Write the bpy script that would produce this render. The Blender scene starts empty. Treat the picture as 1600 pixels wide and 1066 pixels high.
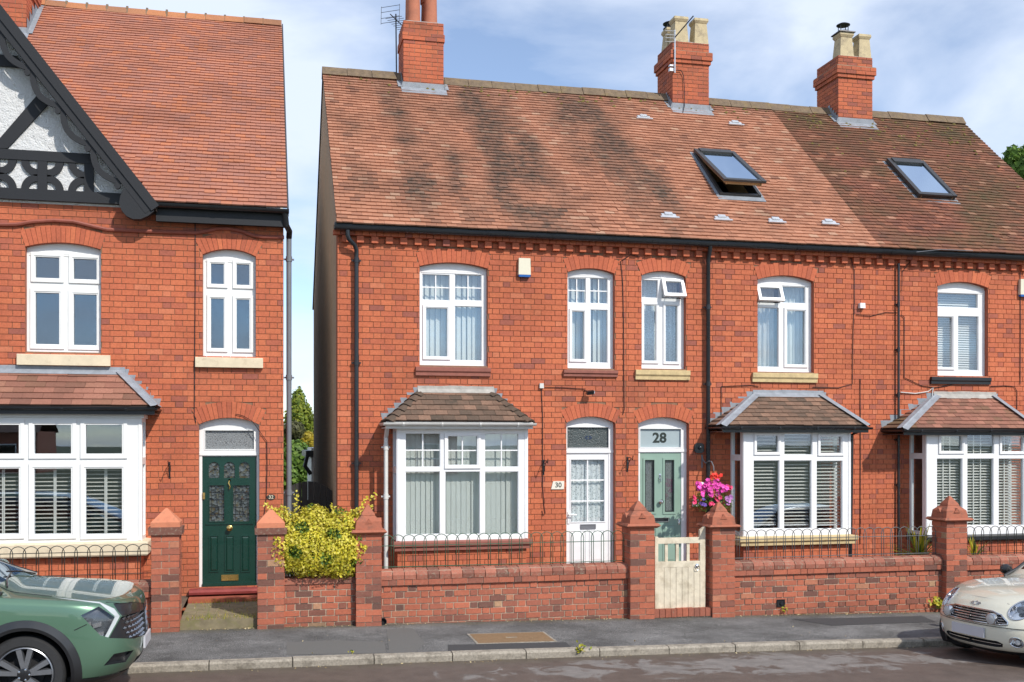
import bpy, bmesh, math, random
import numpy as np
from mathutils import Vector, Matrix
from mathutils.geometry import tessellate_polygon
R = math.radians
rng = random.Random(11)
scene = bpy.context.scene
COL = scene.collection

# ---------------------------------------------------------------- camera, sky, sun, exposure
F_PX, TH, CD, CH, HOR = 1647.0, R(13.15), 16.7, 2.57, 690.0
cd = bpy.data.cameras.new('camera'); cam = bpy.data.objects.new('camera', cd); COL.objects.link(cam)
cam.location = (0, -CD, CH); cam.rotation_euler = (R(90), 0, -TH)
cd.sensor_width = 36; cd.sensor_fit = 'HORIZONTAL'; cd.lens = F_PX/1600*36
cd.shift_y = (HOR-533)/1600; cd.clip_start = .1; cd.clip_end = 2000
scene.camera = cam

SUN_EL, SUN_DIR = R(42), Vector((-.46, .89, 0)).normalized()       # horizontal travel direction of the light
sl = bpy.data.lights.new('sun', 'SUN'); sun = bpy.data.objects.new('sun', sl); COL.objects.link(sun)
sl.energy = 3.3; sl.angle = R(1.2); sl.color = (1, .95, .87)
ld = Vector((SUN_DIR.x*math.cos(SUN_EL), SUN_DIR.y*math.cos(SUN_EL), -math.sin(SUN_EL)))
sun.rotation_euler = ld.to_track_quat('-Z', 'Y').to_euler()

w = bpy.data.worlds.new('World'); scene.world = w; w.use_nodes = True
nt = w.node_tree; nt.nodes.clear()
N, L = nt.nodes.new, nt.links.new
sky = N('ShaderNodeTexSky'); sky.sky_type = 'NISHITA'; sky.sun_disc = False
sky.sun_elevation = SUN_EL; sky.sun_rotation = math.atan2(-SUN_DIR.x, -SUN_DIR.y)
sky.air_density = .8; sky.dust_density = .12; sky.ozone_density = 1.8
tc = N('ShaderNodeTexCoord')
sx = N('ShaderNodeSeparateXYZ'); L(tc.outputs['Generated'], sx.inputs[0])
ad = N('ShaderNodeMath'); ad.operation = 'ADD'; ad.inputs[1].default_value = .22; L(sx.outputs[2], ad.inputs[0])
mxz = N('ShaderNodeMath'); mxz.operation = 'MAXIMUM'; mxz.inputs[1].default_value = .08; L(ad.outputs[0], mxz.inputs[0])
d1 = N('ShaderNodeMath'); d1.operation = 'DIVIDE'; L(sx.outputs[0], d1.inputs[0]); L(mxz.outputs[0], d1.inputs[1])
d2 = N('ShaderNodeMath'); d2.operation = 'DIVIDE'; L(sx.outputs[1], d2.inputs[0]); L(mxz.outputs[0], d2.inputs[1])
cx = N('ShaderNodeCombineXYZ'); L(d1.outputs[0], cx.inputs[0]); L(d2.outputs[0], cx.inputs[1]); cx.inputs[2].default_value = 3.1
nz = N('ShaderNodeTexNoise'); nz.inputs['Scale'].default_value = 1.9; nz.inputs['Detail'].default_value = 7; nz.inputs['Roughness'].default_value = .52
nz.inputs['Distortion'].default_value = .35; L(cx.outputs[0], nz.inputs['Vector'])
cr = N('ShaderNodeValToRGB'); cr.color_ramp.elements[0].position = .37; cr.color_ramp.elements[1].position = .62; L(nz.outputs['Fac'], cr.inputs[0])
cr.color_ramp.elements[0].color = (.13, .13, .13, 1); cr.color_ramp.elements[1].color = (.9, .9, .9, 1)
mx = N('ShaderNodeMix'); mx.data_type = 'RGBA'; L(cr.outputs[0], mx.inputs['Factor'])
L(sky.outputs[0], mx.inputs['A']); mx.inputs['B'].default_value = (4.6, 5.1, 6.0, 1)
bg = N('ShaderNodeBackground'); bg.inputs['Strength'].default_value = .145; L(mx.outputs['Result'], bg.inputs[0])
wo = N('ShaderNodeOutputWorld'); L(bg.outputs[0], wo.inputs[0])
vs = scene.view_settings; vs.view_transform = 'Standard'; vs.look = 'None'; vs.exposure = .42; vs.gamma = 1
scene.render.resolution_x, scene.render.resolution_y = 1024, 682

# ---------------------------------------------------------------- pixels of the photograph -> points in the place
FWD = Vector((math.sin(TH), math.cos(TH), 0)); RGT = Vector((math.cos(TH), -math.sin(TH), 0)); UP = Vector((0, 0, 1))
CAM = Vector((0, -CD, CH))
def ray(u, v): return FWD + RGT*((u-800)/F_PX) + UP*((HOR-v)/F_PX)
def PX(u, v, Y=0.0):
    d = ray(u, v); return CAM + d*((Y+CD)/d.y)
def PL(u, v, p0, n):
    d = ray(u, v); return CAM + d*((Vector(p0)-CAM).dot(n)/d.dot(n))
def XU(u, Y=0.0): return PX(u, 690, Y).x
def ground(x): return .05 - .010*x - .0006*x*x if x > -6 else .05+.06-.0216
def pave(x, y): return ground(x) - .03*min(max((-2.05-y)/1.9, 0), 1)
KERB_Y = -4.10
def road(x, y): return ground(x) - .12 + .028*min(max(KERB_Y-y, 0), 3.2) - .028*max(KERB_Y-3.2-y, 0)

# ---------------------------------------------------------------- mesh builder and object helpers
class MB:
    def __init__(s): s.v = []; s.f = []; s.m = []; s.r = []; s.s = []
    def add(s, vs_, fs, m=0, r=0., st=0.):
        b = len(s.v); s.v += [tuple(p) for p in vs_]
        s.f += [tuple(i+b for i in f) for f in fs]; s.m += [m]*len(fs)
        s.r += [r]*len(vs_); s.s += list(st) if isinstance(st, (list, tuple)) else [st]*len(vs_)
    def box(s, x0, x1, y0, y1, z0, z1, m=0, r=0., st=0., back=True):
        f = [(0,1,5,4), (1,2,6,5), (3,0,4,7), (4,5,6,7), (3,2,1,0)]
        if back: f.append((2,3,7,6))
        s.add([(x0,y0,z0),(x1,y0,z0),(x1,y1,z0),(x0,y1,z0),(x0,y0,z1),(x1,y0,z1),(x1,y1,z1),(x0,y1,z1)], f, m, r, st)
    def obox(s, c, a, b, d, m=0, r=0., st=0.):                       # centre and three half vectors
        c, a, b, d = Vector(c), Vector(a), Vector(b), Vector(d)
        vv = [c+a*i+b*j+d*k for k in (-1,1) for i,j in ((-1,-1),(1,-1),(1,1),(-1,1))]
        s.add(vv, [(0,1,5,4),(1,2,6,5),(2,3,7,6),(3,0,4,7),(4,5,6,7),(3,2,1,0)], m, r, st)
    def bar(s, p, q, w_, t_, up=(0,0,1), m=0):                       # rectangular bar between two points
        p, q = Vector(p), Vector(q); d = (q-p)/2; n = d.normalized(); u_ = Vector(up); sd = n.cross(u_).normalized(); uu = sd.cross(n)
        s.obox((p+q)/2, d, sd*w_/2, uu*t_/2, m)
    def slab(s, outer, holes, y0, y1, m=0, ms=None, M=None, back=True):   # polygon with holes in XZ, from depth y0 (front) to y1
        ms = m if ms is None else ms
        loops = [outer]+list(holes); flat = [p for l in loops for p in l]
        tris = tessellate_polygon([[Vector((p[0], p[1], 0)) for p in l] for l in loops])
        T = (lambda p: M @ Vector(p)) if M else (lambda p: p)
        n = len(flat); vv = [T((p[0], y0, p[1])) for p in flat]+[T((p[0], y1, p[1])) for p in flat]
        def ar(a, b, c): return (flat[b][0]-flat[a][0])*(flat[c][1]-flat[a][1])-(flat[b][1]-flat[a][1])*(flat[c][0]-flat[a][0])
        ff = []
        for a, b, c in tris:
            if abs(ar(a, b, c)) < 1e-12: continue
            if ar(a, b, c) < 0: b, c = c, b
            ff.append((a, b, c))
            if back: ff.append((c+n, b+n, a+n))
        k = len(ff); i0 = 0; sf = []
        for li, l in enumerate(loops):
            area = sum(l[i][0]*l[(i+1)%len(l)][1]-l[(i+1)%len(l)][0]*l[i][1] for i in range(len(l)))
            for i in range(len(l)):
                a, b = i0+i, i0+(i+1)%len(l)
                if (area < 0) != (li > 0): a, b = b, a
                sf.append((a, a+n, b+n, b))
            i0 += len(l)
        b0 = len(s.f); s.add(vv, ff+sf, m); s.m[b0+k:] = [ms]*len(sf)
    def ring(s, x0, x1, z0, z1, w_, y0, y1, m=0, M=None):             # rectangular frame
        s.slab([(x0,z0),(x1,z0),(x1,z1),(x0,z1)], [[(x0+w_,z0+w_),(x1-w_,z0+w_),(x1-w_,z1-w_),(x0+w_,z1-w_)]], y0, y1, m, None, M)
    def tube(s, pts, r, n=8, m=0, cap=True, closed=False):
        pts = [Vector(p) for p in pts]; k = len(pts); rr = r if isinstance(r, (list, tuple)) else [r]*k
        t0 = (pts[1]-pts[0]).normalized(); a = Vector((0,0,1)) if abs(t0.z) < .9 else Vector((0,1,0))
        vv = []; nrm = (a-t0*a.dot(t0)).normalized()
        for i, p in enumerate(pts):
            q0 = pts[(i-1) % k] if (closed or i > 0) else p; q1 = pts[(i+1) % k] if (closed or i < k-1) else p
            t = (q1-q0).normalized(); nrm = (nrm-t*nrm.dot(t)).normalized(); bi = t.cross(nrm)
            for j in range(n):
                an = 2*math.pi*j/n; vv.append(p+(nrm*math.cos(an)+bi*math.sin(an))*rr[i])
        ff = []
        for i in range(k if closed else k-1):
            i2 = (i+1) % k
            for j in range(n): ff.append((i*n+j, i*n+(j+1)%n, i2*n+(j+1)%n, i2*n+j))
        if cap and not closed: ff += [tuple(range(n-1, -1, -1)), tuple((k-1)*n+j for j in range(n))]
        s.add(vv, ff, m)
    def lathe(s, prof, c=(0,0,0), n=20, m=0, M=None, r=0., cap=True):           # (radius, height) profile about Z
        vv = []; k = len(prof); c = Vector(c)
        for rr, h in prof:
            for j in range(n):
                a = 2*math.pi*j/n; p = Vector((rr*math.cos(a), rr*math.sin(a), h)); vv.append((M @ p if M else p)+c)
        ff = [(i*n+j, i*n+(j+1)%n, (i+1)*n+(j+1)%n, (i+1)*n+j) for i in range(k-1) for j in range(n)]
        if cap and prof[0][0] > 1e-6: ff.append(tuple(range(n-1, -1, -1)))
        if cap and prof[-1][0] > 1e-6: ff.append(tuple((k-1)*n+j for j in range(n)))
        s.add(vv, ff, m, r)
    def extrude(s, prof, p, q, m=0, up=(0,0,1), cap=True):            # closed profile (out, up) swept from p to q; out = right of travel
        p, q = Vector(p), Vector(q); t = (q-p).normalized(); u_ = Vector(up); o = t.cross(u_).normalized(); u_ = o.cross(t)
        n = len(prof); vv = [p+o*a+u_*b for a, b in prof]+[q+o*a+u_*b for a, b in prof]
        ff = [(i, (i+1)%n, (i+1)%n+n, i+n) for i in range(n)]
        if cap: ff += [tuple(range(n-1, -1, -1)), tuple(range(n, 2*n))]
        s.add(vv, ff, m)
    def frustum(s, x, y, z0, z1, a0, b0, a1, b1, m=0):                # rectangular tapered block (half sizes)
        s.add([(x+i*a0, y+j*b0, z0) for i, j in ((-1,-1),(1,-1),(1,1),(-1,1))]+[(x+i*a1, y+j*b1, z1) for i, j in ((-1,-1),(1,-1),(1,1),(-1,1))],
              [(0,1,5,4),(1,2,6,5),(2,3,7,6),(3,0,4,7),(4,5,6,7),(3,2,1,0)], m)
    def mesh(s, name, mats, smooth=False):
        me = bpy.data.meshes.new(name); me.from_pydata(s.v, [], s.f)
        for m in (mats if isinstance(mats, (list, tuple)) else [mats]): me.materials.append(m)
        if any(s.m): me.polygons.foreach_set('material_index', s.m)
        if any(s.r): a = me.attributes.new('rnd', 'FLOAT', 'POINT'); a.data.foreach_set('value', s.r)
        if any(s.s): a = me.attributes.new('stain', 'FLOAT', 'POINT'); a.data.foreach_set('value', s.s)
        if smooth:
            me.polygons.foreach_set('use_smooth', [True]*len(me.polygons))
        me.update(); return me
    def build(s, name, mats, parent=None, smooth=False, **kw):
        o = link(name, s.mesh(name, mats, smooth), parent)
        if smooth: autosmooth(o, kw.pop('ang', 35))
        for k, v in kw.items(): o[k] = v
        return o
def autosmooth(o, ang=35):
    me = o.data
    bm = bmesh.new(); bm.from_mesh(me)
    for e in bm.edges:
        if len(e.link_faces) == 2 and e.calc_face_angle(0) > R(ang): e.smooth = False
    bm.to_mesh(me); bm.free()
LOCAL = set()                                                       # things whose parts are given in their own coordinates
def link(name, data, parent=None):
    o = bpy.data.objects.new(name, data); COL.objects.link(o)
    if parent is not None:
        o.parent = parent
        if parent.type == 'EMPTY' and parent.parent is None and parent.name not in LOCAL: o.matrix_parent_inverse = Matrix.Translation(-parent.location)
    return o
def tag(o, label, cat, group=None):
    o['label'] = label; o['category'] = cat
    if group: o['group'] = group
    return o
def thing(name, label, cat, loc=(0,0,0), group=None, local=False, rz=0):
    o = bpy.data.objects.new(name, None); COL.objects.link(o); o.location = loc; o.rotation_euler = (0, 0, rz); o.empty_display_size = .2
    if local: LOCAL.add(o.name)
    return tag(o, label, cat, group)
def struct(o): o['kind'] = 'structure'; return o
def text_mesh(txt, size, depth=.004, bold=.012):
    c = bpy.data.curves.new('t', 'FONT'); c.body = txt; c.size = size; c.offset = size*bold; c.extrude = depth/2; c.align_x = 'CENTER'; c.align_y = 'CENTER'; c.resolution_u = 3
    o = bpy.data.objects.new('t', c); COL.objects.link(o); dg = bpy.context.evaluated_depsgraph_get()
    me = bpy.data.meshes.new_from_object(o.evaluated_get(dg)); bpy.data.objects.remove(o); bpy.data.curves.remove(c); return me

# ---------------------------------------------------------------- materials
class NT:
    def __init__(s, name):
        s.mat = bpy.data.materials.new(name); s.mat.use_nodes = True; s.t = s.mat.node_tree
        s.p = s.t.nodes['Principled BSDF']; s.out = s.t.nodes['Material Output']
    def n(s, ty, **kw):
        x = s.t.nodes.new('ShaderNode'+ty)
        for k, v in kw.items():
            if k in ('operation', 'data_type', 'blend_type', 'attribute_type', 'attribute_name', 'offset', 'distance', 'feature', 'noise_dimensions', 'clamp', 'invert'): setattr(x, k, v)
            else: x.inputs[k.replace('_', ' ')].default_value = v
        return x
    def l(s, a, b): s.t.links.new(a, b)
    def obj(s): return s.n('TexCoord').outputs['Object']
    def pos(s): return s.n('NewGeometry').outputs['Position']
    def noise(s, scale, detail=3, rough=.55, vec=None, dist=0):
        x = s.n('TexNoise', Scale=scale, Detail=detail, Roughness=rough, Distortion=dist)
        s.l(vec if vec is not None else s.pos(), x.inputs['Vector']); return x.outputs['Fac']
    def math(s, op, a, b=None, clamp=False):
        x = s.n('Math', operation=op); x.use_clamp = clamp
        for i, q in enumerate((a, b)):
            if q is None: continue
            if isinstance(q, (int, float)): x.inputs[i].default_value = q
            else: s.l(q, x.inputs[i])
        return x.outputs[0]
    def ramp(s, fac, stops, interp='LINEAR'):
        x = s.n('ValToRGB'); e = x.color_ramp.elements; x.color_ramp.interpolation = interp
        while len(e) < len(stops): e.new(.5)
        for el, (p, c) in zip(e, stops):
            el.position = p; el.color = (*c, 1) if isinstance(c, tuple) else (c, c, c, 1)
        s.l(fac, x.inputs[0]); return x.outputs[0]
    def mix(s, fac, a, b, mode='MIX'):
        x = s.n('Mix', data_type='RGBA', blend_type=mode); x.clamp_factor = True
        for q, i in ((fac, 'Factor'), (a, 'A'), (b, 'B')):
            if isinstance(q, (int, float)): x.inputs[i].default_value = q
            elif isinstance(q, tuple): x.inputs[i].default_value = (*q, 1)
            else: s.l(q, x.inputs[i])
        return x.outputs['Result']
    def bump(s, h, strength=.3, dist=.01):
        x = s.n('Bump', Strength=strength, Distance=dist); s.l(h, x.inputs['Height']); s.l(x.outputs[0], s.p.inputs['Normal'])
    def attr(s, name):                                              # per-vertex attribute, or the same property on the object
        a = s.n('Attribute', attribute_type='GEOMETRY', attribute_name=name); b = s.n('Attribute', attribute_type='OBJECT', attribute_name=name)
        return s.math('ADD', a.outputs['Fac'], b.outputs['Fac'])
    def set(s, **kw):
        for k, v in kw.items():
            i = s.p.inputs[k.replace('_', ' ')]
            if isinstance(v, (int, float)): i.default_value = v
            elif isinstance(v, tuple): i.default_value = (*v, 1) if len(v) == 3 else v
            else: s.l(v, i)
        return s.mat
def plain(name, col, rough=.5, var=.12, scale=6, bump=0., metal=0., bscale=60, coat=0., spec=.5, dirt=None):
    t = NT(name); n = t.noise(scale, 5, .6)
    c = t.mix(1, col, t.ramp(n, [(.25, 1-var), (.75, 1+var)]), 'MULTIPLY')
    if dirt: c = t.mix(t.ramp(t.noise(dirt[2], 6, .65), [(dirt[3], 0.), (dirt[3]+.22, dirt[1])]), c, dirt[0])
    if bump: t.bump(t.noise(bscale, 4, .6), bump, .01)
    return t.set(Base_Color=c, Roughness=t.ramp(n, [(.2, max(rough-.06, .02)), (.8, min(rough+.08, 1))]), Metallic=metal, Coat_Weight=coat, Specular_IOR_Level=spec)
def toned(name, stops, rough=.85, stain=(.05, .045, .04), grain=.22, bump=.25, extra=None):
    t = NT(name); r_ = t.attr('rnd'); c = t.ramp(r_, stops)
    n1 = t.noise(34, 5, .65); n2 = t.noise(.9, 5, .6)
    c = t.mix(1, c, t.ramp(n1, [(.25, 1-grain), (.75, 1+grain*.6)]), 'MULTIPLY')
    c = t.mix(1, c, t.ramp(n2, [(.32, .82), (.5, 1.), (.68, 1.1)]), 'MULTIPLY')
    if extra: c = extra(t, c)
    st = t.attr('stain'); sm = t.math('MULTIPLY', st, t.ramp(t.noise(9, 4, .6), [(.3, .55), (.7, 1.15)]), True)
    c = t.mix(sm, c, stain)
    t.bump(t.noise(120, 4, .6), bump, .006)
    return t.set(Base_Color=c, Roughness=rough, Specular_IOR_Level=.3)

M = {}
M['brick'] = toned('red_brick', [(0, (.30, .098, .07)), (.10, (.37, .11, .069)), (.22, (.45, .124, .066)), (.55, (.505, .138, .066)), (.85, (.54, .155, .072)), (1, (.55, .175, .09))])
M['arch'] = toned('arch_brick', [(0, (.40, .11, .06)), (.5, (.50, .13, .065)), (1, (.57, .16, .075))])
M['mortar'] = plain('mortar', (.23, .13, .078), .95, .3, 9, .4)
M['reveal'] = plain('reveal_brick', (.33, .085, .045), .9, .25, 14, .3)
def lichen(t, c):
    m_ = t.ramp(t.noise(16, 6, .7), [(.6, 0.), (.74, .75)])
    return t.mix(m_, c, t.mix(t.noise(60, 2), (.42, .33, .22), (.10, .075, .055)))
M['gbrick'] = toned('garden_brick', [(0, (.13, .07, .055)), (.14, (.20, .085, .062)), (.32, (.33, .11, .07)), (.6, (.40, .12, .068)), (.88, (.46, .14, .08)), (.97, (.42, .17, .10)), (1, (.40, .24, .14))], extra=lichen)
M['gmortar'] = plain('garden_mortar', (.44, .34, .25), .95, .4, 11, .5)
M['coping'] = toned('coping_brick', [(0, (.18, .08, .058)), (.5, (.29, .105, .07)), (1, (.38, .14, .092))], extra=lambda t, c: t.mix(t.ramp(t.noise(21, 6, .75), [(.53, 0.), (.66, .8)]), c, t.mix(t.noise(48, 3), (.50, .42, .31), (.07, .05, .04))))
M['cap'] = plain('terracotta_cap', (.37, .115, .062), .8, .3, 7, .3, dirt=((.09, .055, .04), .85, 7, .47))
M['cap2'] = plain('orange_cap', (.54, .19, .10), .8, .2, 9, .25, dirt=((.24, .12, .07), .7, 9, .52))
M['tile'] = toned('clay_tile', [(0, (.22, .105, .07)), (.3, (.315, .14, .086)), (.6, (.375, .168, .10)), (.85, (.42, .195, .12)), (1, (.43, .25, .165))], stain=(.075, .055, .042), grain=.2)
M['tile26'] = toned('mossy_tile', [(0, (.12, .055, .04)), (.4, (.18, .072, .047)), (.75, (.235, .09, .055)), (.93, (.31, .118, .07)), (1, (.40, .2, .13))], stain=(.07, .065, .028), grain=.25)
M['tile32'] = toned('new_tile', [(0, (.33, .15, .11)), (.4, (.375, .158, .105)), (.75, (.40, .163, .10)), (1, (.445, .17, .09))], grain=.1)
M['baytile'] = toned('bay_tile', [(0, (.13, .088, .064)), (.5, (.20, .12, .083)), (1, (.27, .16, .11))], stain=(.06, .05, .038), grain=.3, extra=lambda t, c: t.mix(t.ramp(t.noise(30, 6, .7), [(.63, 0.), (.73, .8)]), c, (.40, .34, .23)))
M['baytile2'] = toned('bay_tile_plain', [(0, (.19, .09, .065)), (.5, (.26, .115, .08)), (1, (.33, .15, .105))], stain=(.10, .09, .04), grain=.2)
M['ridge'] = plain('ridge_tile', (.16, .115, .075), .95, .35, 12, .5, dirt=((.21, .15, .06), .7, 5, .5))
M['ridge32'] = toned('ridge_tile_orange', [(0, (.28, .14, .08)), (1, (.42, .17, .075))])
M['deck'] = plain('roof_felt', (.05, .035, .03), .95)
M['white'] = plain('white_upvc', (.80, .80, .80), .32, .04, 3, spec=.5, dirt=((.60, .58, .53), .3, 5, .55))
M['whitewood'] = plain('white_paint', (.78, .78, .76), .45, .04, 4, .05)
M['cream'] = plain('cream_stone', (.66, .56, .40), .8, .10, 7, .25, dirt=((.28, .20, .12), .45, 9, .56))
M['ystone'] = plain('yellow_stone', (.55, .42, .22), .85, .18, 10, .3, dirt=((.12, .09, .06), .6, 12, .55))
M['rstone'] = plain('red_sill', (.26, .09, .065), .75, .2, 9, .2, dirt=((.40, .25, .2), .5, 14, .6))
M['black'] = plain('black_paint', (.012, .013, .016), .38, .2, 6, .05)
M['blackiron'] = plain('black_iron', (.015, .015, .017), .42, .2, 20)
M['timber'] = plain('black_timber', (.006, .007, .010), .6, .25, 5, .12, bscale=40)
M['pvcblack'] = plain('black_pvc', (.018, .02, .024), .28, .1, 5)
M['pvcgrey'] = plain('grey_pipe', (.16, .165, .18), .4, .1, 5)
M['pvcwhite'] = plain('white_pvc_weathered', (.62, .61, .58), .4, .08, 5)
def roughcast():
    t = NT('roughcast'); n = t.noise(38, 5, .7); n2 = t.noise(12, 4, .6)
    t.bump(t.math('ADD', n, n2), 1., .035)
    return t.set(Base_Color=t.mix(n, (.72, .72, .72), (.84, .84, .83)), Roughness=.9)
M['render'] = roughcast()
M['lead'] = plain('lead_sheet', (.24, .26, .29), .55, .22, 9, .2, spec=.5)
M['mortarfl'] = plain('cement_flashing', (.36, .34, .31), .9, .25, 10, .4)
def glass(name, tint, refl):
    t = NT(name); t.t.nodes.remove(t.p)
    tr = t.n('BsdfTransparent'); tr.inputs[0].default_value = (*tint, 1); gl = t.n('BsdfGlossy', Roughness=.008); gl.inputs[0].default_value = (.76, .88, 1, 1)
    fr = t.n('LayerWeight', Blend=.5); fac = t.math('ADD', t.math('MULTIPLY', t.math('POWER', fr.outputs['Facing'], 4.), .9), refl, True)
    nb = t.noise(1.3, 2); b = t.n('Bump', Strength=.10, Distance=.004); t.l(nb, b.inputs['Height']); t.l(b.outputs[0], gl.inputs['Normal'])
    ms = t.n('MixShader'); t.l(fac, ms.inputs[0]); t.l(tr.outputs[0], ms.inputs[1]); t.l(gl.outputs[0], ms.inputs[2]); t.l(ms.outputs[0], t.out.inputs[0]); return t.mat
M['glass'] = glass('window_glass', (.965, .975, .97), .13)
M['glassdark'] = glass('dark_glass', (.3, .34, .35), .05)
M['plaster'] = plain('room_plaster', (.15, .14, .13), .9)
M['dark'] = plain('dark_void', (.012, .012, .013), .9)
M['blind'] = plain('blind_fabric', (.60, .63, .60), .8, .05, 4)
M['slat'] = plain('blind_slat', (.74, .73, .69), .5, .04, 4)
M['net'] = plain('net_curtain', (.62, .66, .67), .9, .5, 45)
M['curtain'] = plain('curtain_fabric', (.46, .44, .40), .9, .2, 8)
UNIT = MB(); UNIT.box(-.5, .5, -.5, .5, -.5, .5)
def unit(mat):
    me = UNIT.mesh('brick', M[mat]); return me
UM = {k: unit(k) for k in ('brick', 'arch', 'gbrick')}

# ---------------------------------------------------------------- brickwork (Flemish bond): the largest 300 as pieces, the rest joined
def tone(r): return min(max(r.gauss(.58, .2), .02), 1.) if r.random() > .08 else r.uniform(0.01, .2)
def gtone(r): return min(max(r.gauss(.58, .2), .1), 1.) if r.random() > .16 else r.uniform(0.02, .3)
def courses(x0, x1, z0, z1, blocked, course=.088, st=.2245, hd=.1075, jt=.0088, seed=0, off=0.):
    r = random.Random(seed); out = []; k = 0; z = z0
    while z < z1-.01:
        zt = min(z+course, z1); zc = (z+zt)/2
        bl = sorted(blocked(zc)); free = []; c = x0
        for a, b in bl:
            if a > c: free.append((c, min(a, x1)))
            c = max(c, b)
        if c < x1: free.append((c, x1))
        per = st+hd+2*jt; ph = off+(per/2 if k % 2 else 0.)+r.uniform(-.006, .006)
        x = x0-per+((ph) % per)-.02; i = 0
        while x < x1:
            ln = st if i % 2 == 0 else hd
            for a, b in free:
                p, q = max(x, a), min(x+ln, b)
                if q-p > .012: out.append((p, q, z+jt/2, zt-jt/2))
            x += ln+jt; i += 1
        z += course; k += 1
    return out
def lay(parent, bricks, yf, depth, mat, r, tone_f, face=None, stain=None, keep=300, name='brick', proud=.0035, allv=False):
    """bricks: list of (a,b,z0,z1); face maps (a, out, z) -> point; default is a wall in XZ whose outer face lies at y = yf"""
    face = face or (lambda a, o, z: Vector((a, yf-o, z)))
    items = []
    for a, b, z0, z1 in bricks:
        c = face((a+b)/2, 0, (z0+z1)/2); items.append(((c-CAM).length, a, b, z0, z1, c))
    items.sort(key=lambda t: t[0]); rest = MB()
    e1 = (face(1, 0, 0)-face(0, 0, 0)); rz = math.atan2(e1.y, e1.x)
    for i, (d, a, b, z0, z1, c) in enumerate(items):
        o_ = r.uniform(0, proud); tn = tone_f(r); st = stain(c) if stain else 0.
        if i < keep:
            o = link(name, UM[mat], parent); p = face((a+b)/2, o_-depth/2, (z0+z1)/2)
            o.location = p; o.scale = (b-a, depth, z1-z0); o.rotation_euler = (0, 0, rz); o['rnd'] = tn
            if st: o['stain'] = st
        else:
            vv = [face(q, s_, h) for h in (z0, z1) for q, s_ in ((a, o_), (b, o_), (b, o_-depth), (a, o_-depth))]
            rest.add(vv, [(0,1,5,4),(1,2,6,5),(3,0,4,7),(4,5,6,7),(3,2,1,0)], 0, tn, st)
    if rest.v: rest.build('brickwork', M[mat], parent, kind='stuff')
class Arch:
    """opening with a segmental head: x0..x1, bottom z0, springing zs, crown zc, voussoir ring t"""
    def __init__(s, x0, x1, z0, zs, zc, t=.225):
        s.x0, s.x1, s.z0, s.zs, s.zc, s.t = x0, x1, z0, zs, zc, t
        h = zc-zs; hw = (x1-x0)/2; s.cx = (x0+x1)/2; s.R = (hw*hw+h*h)/(2*h); s.cz = zc-s.R; s.al = math.asin(min(hw/s.R, 1))
    def blocks(s, z, pad=.004):
        if z < s.z0-.0 or z > s.zc+s.t: return []
        hw = (s.x1-s.x0)/2
        if z > s.zs:
            out = math.sqrt(max((s.R+s.t)**2-(z-s.cz)**2, 0)); hw = min(out, hw+(z-s.zs)*math.tan(s.al))
        return [(s.cx-hw-pad, s.cx+hw+pad)]
    def outline(s, grow=0., n=12, zb=None):
        p = [(s.x0-grow, s.z0-grow if zb is None else zb), (s.x1+grow, s.z0-grow if zb is None else zb)]
        for i in range(n+1):
            a = s.al*(1-2*i/n); rr = s.R+grow
            p.append((s.cx+rr*math.sin(a)*((s.x1-s.x0)/2+grow)/((s.x1-s.x0)/2+1e-9) if False else s.cx+rr*math.sin(a), s.cz+rr*math.cos(a)))
        return p
    def ztop(s, x): return s.cz+math.sqrt(max(s.R**2-(x-s.cx)**2, 0))
def voussoirs(parent, A, yf, n, r, mat='arch', depth=.06):
    for i in range(n):
        a0 = -A.al+2*A.al*i/n; a1 = -A.al+2*A.al*(i+1)/n; g = .0025/A.R; r0, r1 = A.R+.002, A.R+A.t
        b = MB(); q = []
        pr = r.uniform(.002, .006)
        for rr, aa in ((r0, a0+g), (r0, a1-g), (r1, a1-g), (r1, a0+g)): q.append((A.cx+rr*math.sin(aa), A.cz+rr*math.cos(aa)))
        b.slab(q, [], yf-pr, yf+depth, 0)
        b.build('voussoir', M[mat], parent)['rnd'] = min(max(r.gauss(.5, .22), .01), 1)
def UV(p):                                                          # the inverse of PX, used to read stains off the photograph once
    d = Vector(p)-CAM; z = d.dot(FWD); return 800+F_PX*d.dot(RGT)/z, HOR-F_PX*d.z/z
from mathutils import noise as MN
def n3(p, s): return MN.noise(Vector(p)*s)

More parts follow.
